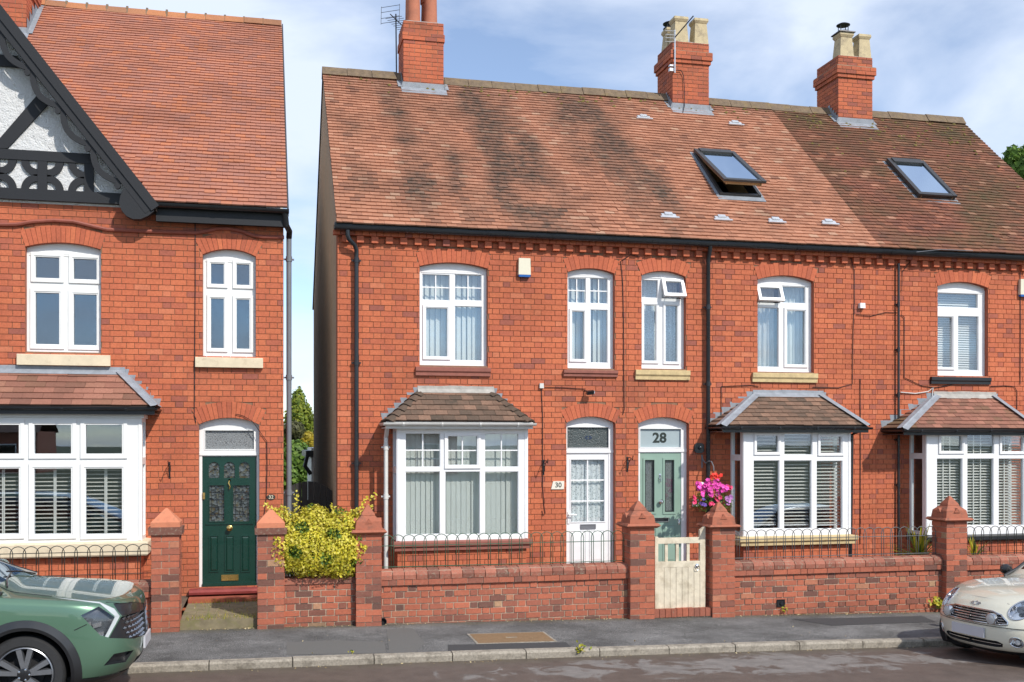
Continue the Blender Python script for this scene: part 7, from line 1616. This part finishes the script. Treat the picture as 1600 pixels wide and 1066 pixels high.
for s_ in (1, -1):
    pts = [(.44, .40), (.40, .62), (.25, .74), (.0, .80), (-.25, .815), (-.4, .81)]
    b = MB(); b.tube([(x, s_*y, full.ray_cast(Vector((x, y, 3)), Vector((0, 0, -1)))[0].z+.0005) for x, y in pts if full.ray_cast(Vector((x, y, 3)), Vector((0, 0, -1)))[0]], .0035, 5); b.build('bonnet_shut_line', M['clad'], t)
b = MB(); b.box(-2.8, .35, -.68, .68, .16, .24); b.box(-2.8, -.5, -.62, .62, .24, .85); b.build('underbody', M['dark'], t)
for s_ in (1,):
    zl = lambda x, y: full.ray_cast(Vector((x, abs(y), 3)), Vector((0, 0, -1)))[0].z
    b = MB(); b.tube([(-.71, .5, zl(-.71, .5)+.02), (-.78, .15, zl(-.78, .15)+.025), (-.81, -.3, zl(-.81, .3)+.025)], .009, 6); b.build('wiper', M['clad'], t)
# ---------------------------------------------------------------- plants
def leaf_mesh(name, P, Nrm, size, tones, mats, parent, fold=.25, aspect=.6, rs=5, kind=None, spread=.45):
    """many small folded leaves: P (n,3), Nrm (n,3) rough facing, size (n,), tones (n,)"""
    g = np.random.default_rng(rs); n = len(P); P = np.asarray(P, float); Nn = np.asarray(Nrm, float)+g.normal(0, spread, (n, 3)); Nn /= np.linalg.norm(Nn, axis=1)[:, None]+1e-9
    t = g.normal(0, 1, (n, 3)); t -= (t*Nn).sum(1)[:, None]*Nn; t /= np.linalg.norm(t, axis=1)[:, None]+1e-9; s = np.cross(Nn, t); L_ = np.asarray(size)[:, None]
    a = P-t*L_*.5; c = P+t*L_*.5; b = P+s*L_*aspect*.5+Nn*L_*fold*.35; d = P-s*L_*aspect*.5+Nn*L_*fold*.35
    V = np.stack([a, b, c, d], 1).reshape(-1, 3); me = bpy.data.meshes.new(name); me.vertices.add(4*n); me.vertices.foreach_set('co', V.ravel())
    i0 = np.arange(n)*4; T = np.stack([i0, i0+1, i0+2, i0, i0+2, i0+3], 1).reshape(-1)
    me.loops.add(6*n); me.loops.foreach_set('vertex_index', T.astype(np.int32)); me.polygons.add(2*n); me.polygons.foreach_set('loop_start', np.arange(0, 6*n, 3, dtype=np.int32)); me.polygons.foreach_set('loop_total', np.full(2*n, 3, dtype=np.int32))
    me.materials.append(mats); at = me.attributes.new('rnd', 'FLOAT', 'POINT'); at.data.foreach_set('value', np.repeat(np.asarray(tones, float), 4)); me.update(); me.validate()
    o = link(name, me, parent)
    if kind: o['kind'] = kind
    return o
def leafmat(name, stops, trans=.35):
    t = NT(name); c = t.ramp(t.attr('rnd'), stops); c = t.mix(1, c, t.ramp(t.noise(3, 3), [(.3, .8), (.7, 1.15)]), 'MULTIPLY')
    t.set(Base_Color=c, Roughness=.55, Specular_IOR_Level=.35); tr = t.n('BsdfTranslucent'); t.l(c, tr.inputs[0]); ms = t.n('MixShader'); ms.inputs[0].default_value = trans; t.l(t.p.outputs[0], ms.inputs[1]); t.l(tr.outputs[0], ms.inputs[2]); t.l(ms.outputs[0], t.out.inputs[0]); return t.mat
M['euonymus'] = leafmat('variegated_leaf', [(0, (.03, .08, .015)), (.22, (.10, .19, .02)), (.4, (.38, .38, .03)), (.7, (.66, .57, .04)), (1, (.80, .70, .16))])
M['leafgreen'] = leafmat('green_leaf', [(0, (.04, .09, .015)), (.5, (.12, .22, .035)), (1, (.22, .34, .06))]); M['leafconifer'] = leafmat('golden_conifer', [(0, (.07, .12, .015)), (.5, (.19, .25, .025)), (1, (.36, .38, .05))]); M['leafgold'] = leafmat('golden_leaf', [(0, (.24, .20, .02)), (1, (.62, .48, .05))]); M['leafgrey'] = leafmat('dull_leaf', [(0, (.05, .06, .02)), (1, (.16, .16, .07))])
M['bark'] = plain('bark', (.11, .08, .055), .95, .3, 14, .5)
def blobs(ells, n, seed, shell=.55):
    """points in the outer shell of a set of ellipsoids (centre, radii)"""
    g = np.random.default_rng(seed); vol = np.array([e[1][0]*e[1][1]*e[1][2] for e in ells])**.67; vol /= vol.sum(); P = []; Q = []
    for (c, r_), k in zip(ells, (vol*n).astype(int)):
        d = g.normal(0, 1, (k, 3)); d /= np.linalg.norm(d, axis=1)[:, None]; rad = shell+(1-shell)*g.random(k)**.6; rad *= 1+.10*np.sin(d[:, 0]*7+c[0]*3)*np.sin(d[:, 2]*8+c[2])+.05*g.normal(0, 1, k)
        P.append(np.array(c)+d*rad[:, None]*np.array(r_)); Q.append(d/np.array(r_)*min(r_))
    return np.concatenate(P), np.concatenate(Q)
def tree(name, label, base, ells, n, leaf, mat, seed, group=None, trunk_r=.14, top=None):
    t = thing(name, label, 'tree', base, group); P, Q = blobs(ells, n, seed, .35); g = np.random.default_rng(seed); leaf_mesh('crown', P, Q, leaf*g.uniform(.6, 1.3, len(P)), np.clip(g.normal(.5, .25, len(P)), .01, 1), M[mat], t, rs=seed)
    b = MB(); bx_, by_, bz_ = base; zt_ = top or max(e[0][2] for e in ells); r = random.Random(seed); b.tube([(bx_, by_, bz_-.2), (bx_+.05, by_, bz_+(zt_-bz_)*.4), (bx_, by_+.05, bz_+(zt_-bz_)*.75), (bx_, by_, zt_)], [trunk_r, trunk_r*.8, trunk_r*.5, trunk_r*.15], 9)
    for c, r_ in ells[:9]: z0 = bz_+(c[2]-bz_)*.55; b.tube([(bx_, by_, z0), ((bx_+c[0])/2, (by_+c[1])/2, (z0+c[2])/2+.1), c], [trunk_r*.4, trunk_r*.28, trunk_r*.08], 6)
    b.build('trunk', M['bark'], t, smooth=True)
# yellow shrub spilling over the wall
def PE_(u, v, y, ru, rv, ry): p = PX(u, v, y); k = (p-CAM).dot(FWD)/F_PX; return (tuple(p), (ru*k, ry, rv*k))
SHR = [PE_(440,824,-1.85,30,34,.24), PE_(462,848,-1.9,34,44,.30), PE_(500,835,-1.8,44,40,.32), PE_(535,835,-1.85,36,42,.30), PE_(552,858,-1.98,26,40,.24), PE_(470,880,-2.02,34,24,.2), PE_(505,876,-2.05,42,28,.24), PE_(532,888,-2.02,28,18,.2), PE_(440,858,-2.0,22,34,.22), PE_(480,862,-2.05,40,40,.26), PE_(525,858,-2.05,40,42,.26), PE_(490,805,-1.7,26,18,.2), PE_(560,815,-1.8,14,20,.14)]
t = thing('yellow_shrub', 'bright yellow variegated evergreen shrub spilling over the short wall', 'shrub', (XU(500, -1.85), -1.85, ground(.7)))
P, Q = blobs(SHR, 26000, 21, .5); g = np.random.default_rng(4); tn = np.clip(g.normal(.70, .2, len(P)), .02, 1); dep = np.sin(P[:, 0]*9+P[:, 2]*7)*np.sin(P[:, 0]*5-P[:, 2]*11+2); tn -= .45*(dep > .58); tn = np.clip(tn, .02, 1)  # wave pattern darkens leaf tones in patches: shadowed gaps painted into the foliage
leaf_mesh('foliage', P, Q,   .037*g.uniform(.45, 1.4, len(P)), tn, M['euonymus'], t, rs=8, spread=.3, aspect=.75)
SP_ = []; SQ = []
for pts in ([(462,800), (464,783), (463,768)], [(441,800), (425,794), (412,786)], [(430,800), (416,803)], [(560,800), (566,787), (576,778), (590,772)], [(556,812), (572,800), (584,788)], [(520,800), (518,786)], [(446,835), (420,832), (412,825)], [(570,830), (584,828)]):
    for i in range(len(pts)-1):
        for k in range(7):
            f = k/7; p = PX(pts[i][0]+(pts[i+1][0]-pts[i][0])*f, pts[i][1]+(pts[i+1][1]-pts[i][1])*f, -1.95)
            for _ in range(2): SP_.append(tuple(p+Vector((rng.gauss(0, .018), rng.gauss(0, .02), rng.gauss(0, .018))))); SQ.append((0, -1, .5))
leaf_mesh('sprigs', SP_, SQ, np.full(len(SP_), .042), np.clip(np.random.default_rng(2).normal(.78, .12, len(SP_)), 0, 1), M['euonymus'], t, rs=3, kind='stuff')
b = MB(); r = random.Random(8); bx_ = XU(500, -1.7)
for k in range(9): a = r.uniform(-.6, .6); b.tube([(bx_+a*.3, -1.7, .1), (bx_+a*.7, -1.75+r.uniform(-.1, .1), .6), (bx_+a, -1.85+r.uniform(-.15, .1), 1.1+r.uniform(-.1, .2))], [.02, .014, .005], 5)
b.build('stems', M['bark'], t)
# trees seen down the passage and beyond the end house
def PB_(u, v, Y, ru, rv, ry=None): p = PX(u, v, Y); k = (p-CAM).dot(FWD)/F_PX; return (tuple(p), (ru*k, ry or ru*k, rv*k))
def base_of(u, Y, z=0.): p = PX(u, 690, Y); return (p.x, p.y, z)
tree('conifer', 'tall golden green conifer at the end of the passage between houses', base_of(466, 26), [PB_(466, 632, 26, 13, 26), PB_(468, 660, 26, 24, 34), PB_(470, 700, 26, 34, 45), PB_(472, 750, 26, 40, 50)], 16000, .16, 'leafconifer', 61, top=PX(466, 610, 26).z)
tree('broadleaf_tree', 'dark green leafy tree low in the passage behind the arched side gate', base_of(470, 17), [PB_(463, 715, 17, 24, 28), PB_(480, 730, 17, 20, 26), PB_(455, 745, 17, 26, 34), PB_(478, 762, 17, 26, 30), PB_(430, 740, 17, 26, 40)], 11000, .15, 'leafgreen', 62, trunk_r=.08)
tree('golden_shrub', 'bright golden leaved shrub in the passage between the greener trees', base_of(481, 19), [PB_(482, 684, 19, 9, 10), PB_(477, 692, 19, 9, 8), PB_(486, 694, 19, 8, 9)], 2600, .12, 'leafgold', 63, trunk_r=.05)
tree('grey_shrub', 'dull olive shrub in the passage under the golden green conifer', base_of(458, 21), [PB_(458, 672, 21, 18, 15), PB_(466, 680, 21, 14, 12)], 3600, .12, 'leafgrey', 64, trunk_r=.06)
tree('broadleaf_tree', 'large green broadleaf tree rising behind the mossy roof slope', base_of(1640, 16), [PB_(1600, 262, 16, 26, 34), PB_(1585, 245, 16, 16, 16), PB_(1625, 240, 16, 24, 26), PB_(1640, 300, 16, 50, 60), PB_(1700, 260, 16, 50, 50), PB_(1690, 330, 16, 60, 60)], 16000, .26, 'leafgreen', 65, trunk_r=.3)
# outbuilding corner at the back of the passage
t = thing('rear_extension', 'white rendered back extension with dark eaves at the passage end', 'building', base_of(497, 9.5)); xq = XU(486.5, 9.5)
b = MB(); b.box(xq, xq+2.2, 9.5, 12., 0, PX(488, 700, 9.5).z); b.build('wall', M['whitewood'], t); b = MB(); zz_ = PX(488, 712, 9.4).z; b.box(xq-.14, xq+2.3, 9.3, 12.2, zz_-.03, zz_+.12); b.tube([(xq-.1, 9.35, zz_), (xq-.16, 9.38, zz_-.25), (xq-.02, 9.42, zz_-.45)], .05, 8); b.build('eaves', M['black'], t)
# hanging basket on its scrolled bracket
q = PX(1097, 722, -.02); t = thing('basket_bracket', 'pale scrolled iron bracket carrying the hanging flower basket', 'bracket', (q.x, -.012, q.z)); b = MB(); b.box(q.x-.012, q.x+.012, -.02, -.0092, q.z-.10, q.z+.12); b.build('back_plate', M['pvcgrey'], t)
yb_ = -.34; hk = PX(1115, 731, yb_); dx_ = hk.x-q.x
b = MB(); b.tube([(q.x, -.02, q.z+.08), (q.x+dx_*.1, -.06, q.z+.02), (q.x+dx_*.35, -.13, q.z-.02), (q.x+dx_*.6, -.2, q.z+.02), (q.x+dx_*.85, -.28, q.z+.01), (hk.x, yb_, hk.z+.02), (hk.x, yb_-.01, hk.z-.05)], .009, 7); b.build('arm', M['pvcgrey'], t, smooth=True)
t = thing('hanging_basket', 'hanging basket full of pink petunias and red geraniums beside the middle bay', 'flower basket', (hk.x, yb_, hk.z-.5)); bc = PX(1114, 782, yb_)
b = MB(); M['coir'] = plain('coir_liner', (.06, .045, .03), .95, .3, 20, .4); b.lathe([(.02, -.17), (.09, -.15), (.15, -.07), (.17, .02), (.165, .03), (.0, .03)], bc, 18); b.build('basket', M['coir'], t, smooth=True)
b = MB()
for k in range(3): a = 2*math.pi*k/3+.4; b.tube([(hk.x, yb_, hk.z-.05), bc+Vector((.16*math.cos(a), .16*math.sin(a), .03))], .003, 4)
b.build('chain', M['blackiron'], t)
ell = [PE_(1112,772,yb_-.02,22,14,.2), PE_(1100,785,yb_-.05,18,14,.16), PE_(1128,788,yb_-.05,17,16,.16)]; P, Q = blobs(ell, 900, 9, .6); leaf_mesh('foliage', P, Q, np.full(len(P), .04), np.clip(np.random.default_rng(1).normal(.6, .25, len(P)), 0, 1), M['leafgreen'], t)
def flower(rad, petals, cup):
    b = MB(); vv = [(0, 0, 0)]; n = petals*4
    for i in range(n): a = 2*math.pi*i/n; rr_ = rad*(.80+.22*abs(math.sin(petals*a/2))); vv.append((rr_*math.cos(a), rr_*math.sin(a), cup*rad))
    b.add(vv, [(0, i+1, (i+1) % n+1) for i in range(n)]); return b
FL = {}
for nm, col in (('pink', (.80, .06, .42)), ('red', (.80, .025, .01)), ('rose', (.75, .03, .13)), ('violet', (.10, .04, .28)), ('bicolour', (.55, .22, .55))):
    tt_ = NT('petal_'+nm); c = tt_.ramp(tt_.attr('rnd'), [(0, tuple(v*.6 for v in col)), (1, tuple(min(v*1.15+.02, 1) for v in col))]); tt_.set(Base_Color=c, Roughness=.6); FL[nm] = flower(.036 if nm != 'red' else .026, 5, .28).mesh('flower', tt_.mat)
r = random.Random(13)
def scatter(kind, boxes, n, y=yb_-.20):
    for i in range(n):
        u0, v0, u1, v1 = boxes[i % len(boxes)]; o = link('flower', FL[kind], t); p = PX(r.uniform(u0, u1), r.uniform(v0, v1), y+r.uniform(-.04, .05)); o.location = p; o.rotation_euler = Vector((r.gauss(0, .45), -1, r.gauss(.35, .4))).to_track_quat('Z', 'Y').to_euler(); o['rnd'] = r.random(); o.scale = [r.uniform(.8, 1.2)]*3
scatter('pink', [(1087,753,1108,766), (1106,750,1122,768), (1118,756,1139,768), (1092,757,1135,764), (1096,766,1130,776)], 74); scatter('red', [(1110,741,1119,748), (1119,742,1127,748)], 26, yb_-.1); scatter('rose', [(1083,774,1088,787), (1115,777,1126,783), (1108,786,1118,794), (1138,760,1144,765)], 14); scatter('violet', [(1093,780,1105,792), (1094,782,1102,790)], 5); scatter('bicolour', [(1134,772,1142,788)], 9)
# strap-leaved plant behind the fence and small greens
def straps(name, label, u, Y, z0, n, ln, wd, mat, seed, spread=1.):
    p = PX(u, 690, Y); t = thing(name, label, 'plant', (p.x, Y, z0)); r = random.Random(seed); mt = M[mat]
    for i in range(n):
        a = r.uniform(0, 2*math.pi); el = r.uniform(.3, 1.35); d = Vector((math.cos(a)*math.cos(el)*spread, math.sin(a)*math.cos(el)*.6, math.sin(el))); L_ = ln*r.uniform(.6, 1.1); b = MB(); vv = []; c0 = Vector((p.x, Y, z0)); s_ = d.cross(Vector((0, 0, 1))).normalized()
        for k in range(6):
            f = k/5; q = c0+d*L_*f-Vector((0, 0, 1))*(L_*.45*f*f*math.cos(el)); w_ = wd*(1-f)**.6*(.5+.5*min(1, f*4)); vv += [q-s_*w_, q+s_*w_+Vector((0, 0, .004))]
        b.add(vv, [(2*k, 2*k+1, 2*k+3, 2*k+2) for k in range(5)]); o = b.build('leaf', mt, t); o['rnd'] = r.random()
M['strap'] = leafmat('strap_leaf', [(0, (.09, .16, .03)), (.5, (.28, .33, .03)), (1, (.60, .50, .04))])
straps('strap_leaf_plant', 'yellow green strap-leaved plant behind the grey fence near the pier', 1436, -1.45, .60, 80, .78, .028, 'strap', 3); straps('strap_leaf_plant', 'yellow strap-leaved plant on the car side of the pier', 1522, -1.45, .62, 26, .55, .024, 'strap', 5)
straps('small_leafy_plant', 'small green plant at the wall end below the hanging basket pier', 1158, -1.6, .55, 24, .22, .02, 'strap', 6)
# weeds and litter along the wall foot and the kerb
M['litter'] = leafmat('dry_litter', [(0, (.22, .15, .07)), (.5, (.42, .31, .15)), (1, (.58, .48, .28))], .1)
g = np.random.default_rng(12); P = []
for i in range(900):
    x = g.uniform(-1.2, 10.5); w_ = .5+.5*math.sin(x*1.7)+(1.2 if 7.3 < x < 10 else 0)+(.8 if -.9 < x < .1 else 0)
    if g.random() > w_*.8: continue
    P.append((x, -2.075-abs(g.normal(0, .035)), pave(x, -2.1)+.004+g.random()*.006))
for i in range(160): x = g.uniform(-1, 11); P.append((x, KERB_Y-.02-abs(g.normal(0, .05)), road(x, KERB_Y)+.006))
for i in range(60): x = g.uniform(-1, 11); P.append((x, g.uniform(-3.9, -2.2), pave(x, -3)+.004))
for i in range(120): P.append((g.uniform(sx0 if False else -1.0, .0), g.uniform(-2.0, -.6), PX(340, 968, -2.04).z+.004))
o = leaf_mesh('leaf_litter', P, [(0, 0, 1)]*len(P), g.uniform(.012, .032, len(P)), g.random(len(P)), M['litter'], None, rs=2, kind='stuff'); tag(o, 'dry leaf litter scattered along the wall foot and kerb', 'leaf litter')
def weed(u, v, n, ln, lab, Y=None):
    p = PX(u, v, Y) if Y else at_pave(u, v); t = thing('weed', lab, 'weed', tuple(p)); r = random.Random(int(u)); b = MB()
    P = [tuple(p+Vector((r.gauss(0, ln*.45), r.gauss(0, ln*.2), abs(r.gauss(ln*.5, ln*.35))))) for _ in range(n)]; leaf_mesh('leaves', P, [(0, -.7, .7)]*n, np.full(n, ln*.5), np.array([r.uniform(.4, 1) for _ in range(n)]), M['strap'], t)
    for k in range(5): b.tube([p, p+Vector((r.gauss(0, ln*.3), r.gauss(0, ln*.1), ln*.8))], .003, 4)
    b.build('stems', M['leafgreen'], t)
weed(906, 1020, 22, .10, 'tiny green weed growing at the kerb edge', KERB_Y-.01); weed(1226, 957, 20, .07, 'tiny weed at the wall foot under the drain hole', -2.08); weed(1466, 950, 40, .14, 'leafy weed in the corner between wall and cream car', -2.1); weed(550, 1021, 10, .05, 'tiny weed in the kerb joint by the shrub', KERB_Y-.01)
t = thing('grass_tufts', 'dry grass tufts growing on the mossy stone step', 'grass', tuple(PX(330, 950, -1.0))); b = MB(); r = random.Random(3); zt_ = PX(340, 968, -2.04).z
for i in range(260):
    x = r.uniform(-1.05, .0); y = r.choice((-.56, -.6, -2.03, -1.9, r.uniform(-2., -.6))); hh = r.uniform(.03, .10); b.add([(x, y, zt_-.002), (x+.005, y, zt_-.002), (x+r.gauss(0, .03), y-r.uniform(0, .03), zt_+hh)], [(0,1,2)], 0, r.random())
b.build('blades', M['strap'], t, kind='stuff')

# moss clumps on the old roofs and patch repairs in the pavement
M['moss'] = plain('moss', (.15, .12, .03), .95, .4, 20, .4)
for hx_, xa_, xb_, n_, sp_ in ((rf26, XP2, XR, 130, 1.0), (rf28, XP1, XP2, 46, .3), (rf30, XL, XP1, 40, .3)):
    b = MB(); r = random.Random(int(xa_*10))
    for i in range(n_):
        x = r.uniform(xa_+.1, xb_-.1); tt2 = (RIDGE_Y-EAVE_Y)/CP-.12-abs(r.gauss(0, sp_)); q = Vector((x, EAVE_Y, EAVE_Z))+ES*max(tt2, .3)+EN*.04; s_ = r.uniform(.012, .034)
        b.add([q+Vector((s_*math.cos(a), 0, 0))*1.3+ES*s_*math.sin(a) for a in [math.pi/3*k for k in range(6)]]+[q+EN*s_*.9], [(k, (k+1) % 6, 6) for k in range(6)])
    b.build('moss', M['moss'], hx_, kind='stuff')
M['patchdark'] = plain('patch_asphalt_dark', (.045, .045, .046), .9, .35, 160, .4); M['patchpale'] = plain('patch_asphalt_pale', (.115, .112, .105), .9, .3, 140, .4)
for pts, mt in (([(448,1004), (520,1001), (600,1003), (604,1021), (448,1024)], 'patchpale'), ([(604,984), (645,982), (664,1006), (648,1020), (608,1021)], 'patchpale'), ([(700,1008), (884,1004), (896,1015), (700,1019)], 'patchdark'), ([(1240,968), (1440,963), (1462,972), (1300,978)], 'patchdark')):
    q = [at_pave(u, v) for u, v in pts]; b = MB(); b.add([(p.x, p.y, pave(p.x, p.y)+.004) for p in q], [tuple(range(len(q)-1, -1, -1))]); struct(b.build('asphalt_patch', M[mt]))
# ---------------------------------------------------------------- the row across the road, mirrored in the glass
M['farbrick'] = plain('far_brick', (.30, .11, .07), .9, .2, 6); M['farcream'] = plain('far_render', (.55, .50, .42), .9, .1, 4); M['farroof'] = plain('far_roof', (.14, .09, .075), .9, .2, 6)
for i, (x, w_, hh, mt, lab) in enumerate(((-22., 8.4, 3.4, 'farbrick', 'low brick bungalow across the road opposite the green car'), (-4., 9., 3.8, 'farcream', 'low cream bungalow across the road opposite the passage'), (12., 8.6, 3.4, 'farbrick', 'low brick bungalow across the road opposite the two doors'), (30., 9., 3.6, 'farcream', 'low cream bungalow across the road opposite the cream car'))):
    Yf = -75.; t = thing('opposite_house', lab, 'house', (x, Yf-4, .0), 'houses across the road'); b = MB(); b.slab([(x-w_/2, -.5), (x+w_/2, -.5), (x+w_/2, hh), (x, hh+2.2), (x-w_/2, hh)] if i % 2 else [(x-w_/2, -.5), (x+w_/2, -.5), (x+w_/2, hh), (x-w_/2, hh)], [], Yf-8, Yf); b.build('wall', M[mt], t)
    b = MB()
    if i % 2:
        for s_ in (1, -1): b.add([(x, Yf-8.3, hh+2.25), (x, Yf+.35, hh+2.25), (x+s_*(w_/2+.35), Yf+.35, hh-.25), (x+s_*(w_/2+.35), Yf-8.3, hh-.25)], [(0,1,2,3)])
    else:
        b.add([(x-w_/2-.2, Yf+.35, hh-.1), (x+w_/2+.2, Yf+.35, hh-.1), (x+w_/2+.2, Yf-4, hh+2.2), (x-w_/2-.2, Yf-4, hh+2.2), (x+w_/2+.2, Yf-8.3, hh-.1), (x-w_/2-.2, Yf-8.3, hh-.1)], [(0,1,2,3), (3,2,4,5)])
    b.build('roof', M['farroof'], t); b = MB(); b.box(x-w_*.3-.4, x-w_*.3+.4, Yf-4.5, Yf-3.6, hh+.5, hh+3.4); b.build('chimney', M['farbrick'], t)
    for wx_, wz, ww, wh in ((-1.9, 1., 1.6, 1.4), (1.9, 1., 1.6, 1.4)):
        b = MB(); b.ring(x+wx_-ww/2, x+wx_+ww/2, wz, wz+wh, .08, Yf-.001, Yf+.06); o = b.build('window', M['white'], t); b = MB(); b.box(x+wx_-ww/2+.07, x+wx_+ww/2-.07, Yf+.005, Yf+.02, wz+.07, wz+wh-.07); b.build('pane', M['glassdark'], o)
    b = MB(); b.box(x-.5, x+.5, Yf+.0, Yf+.06, .0, 2.1); b.build('door', M['green'], t)
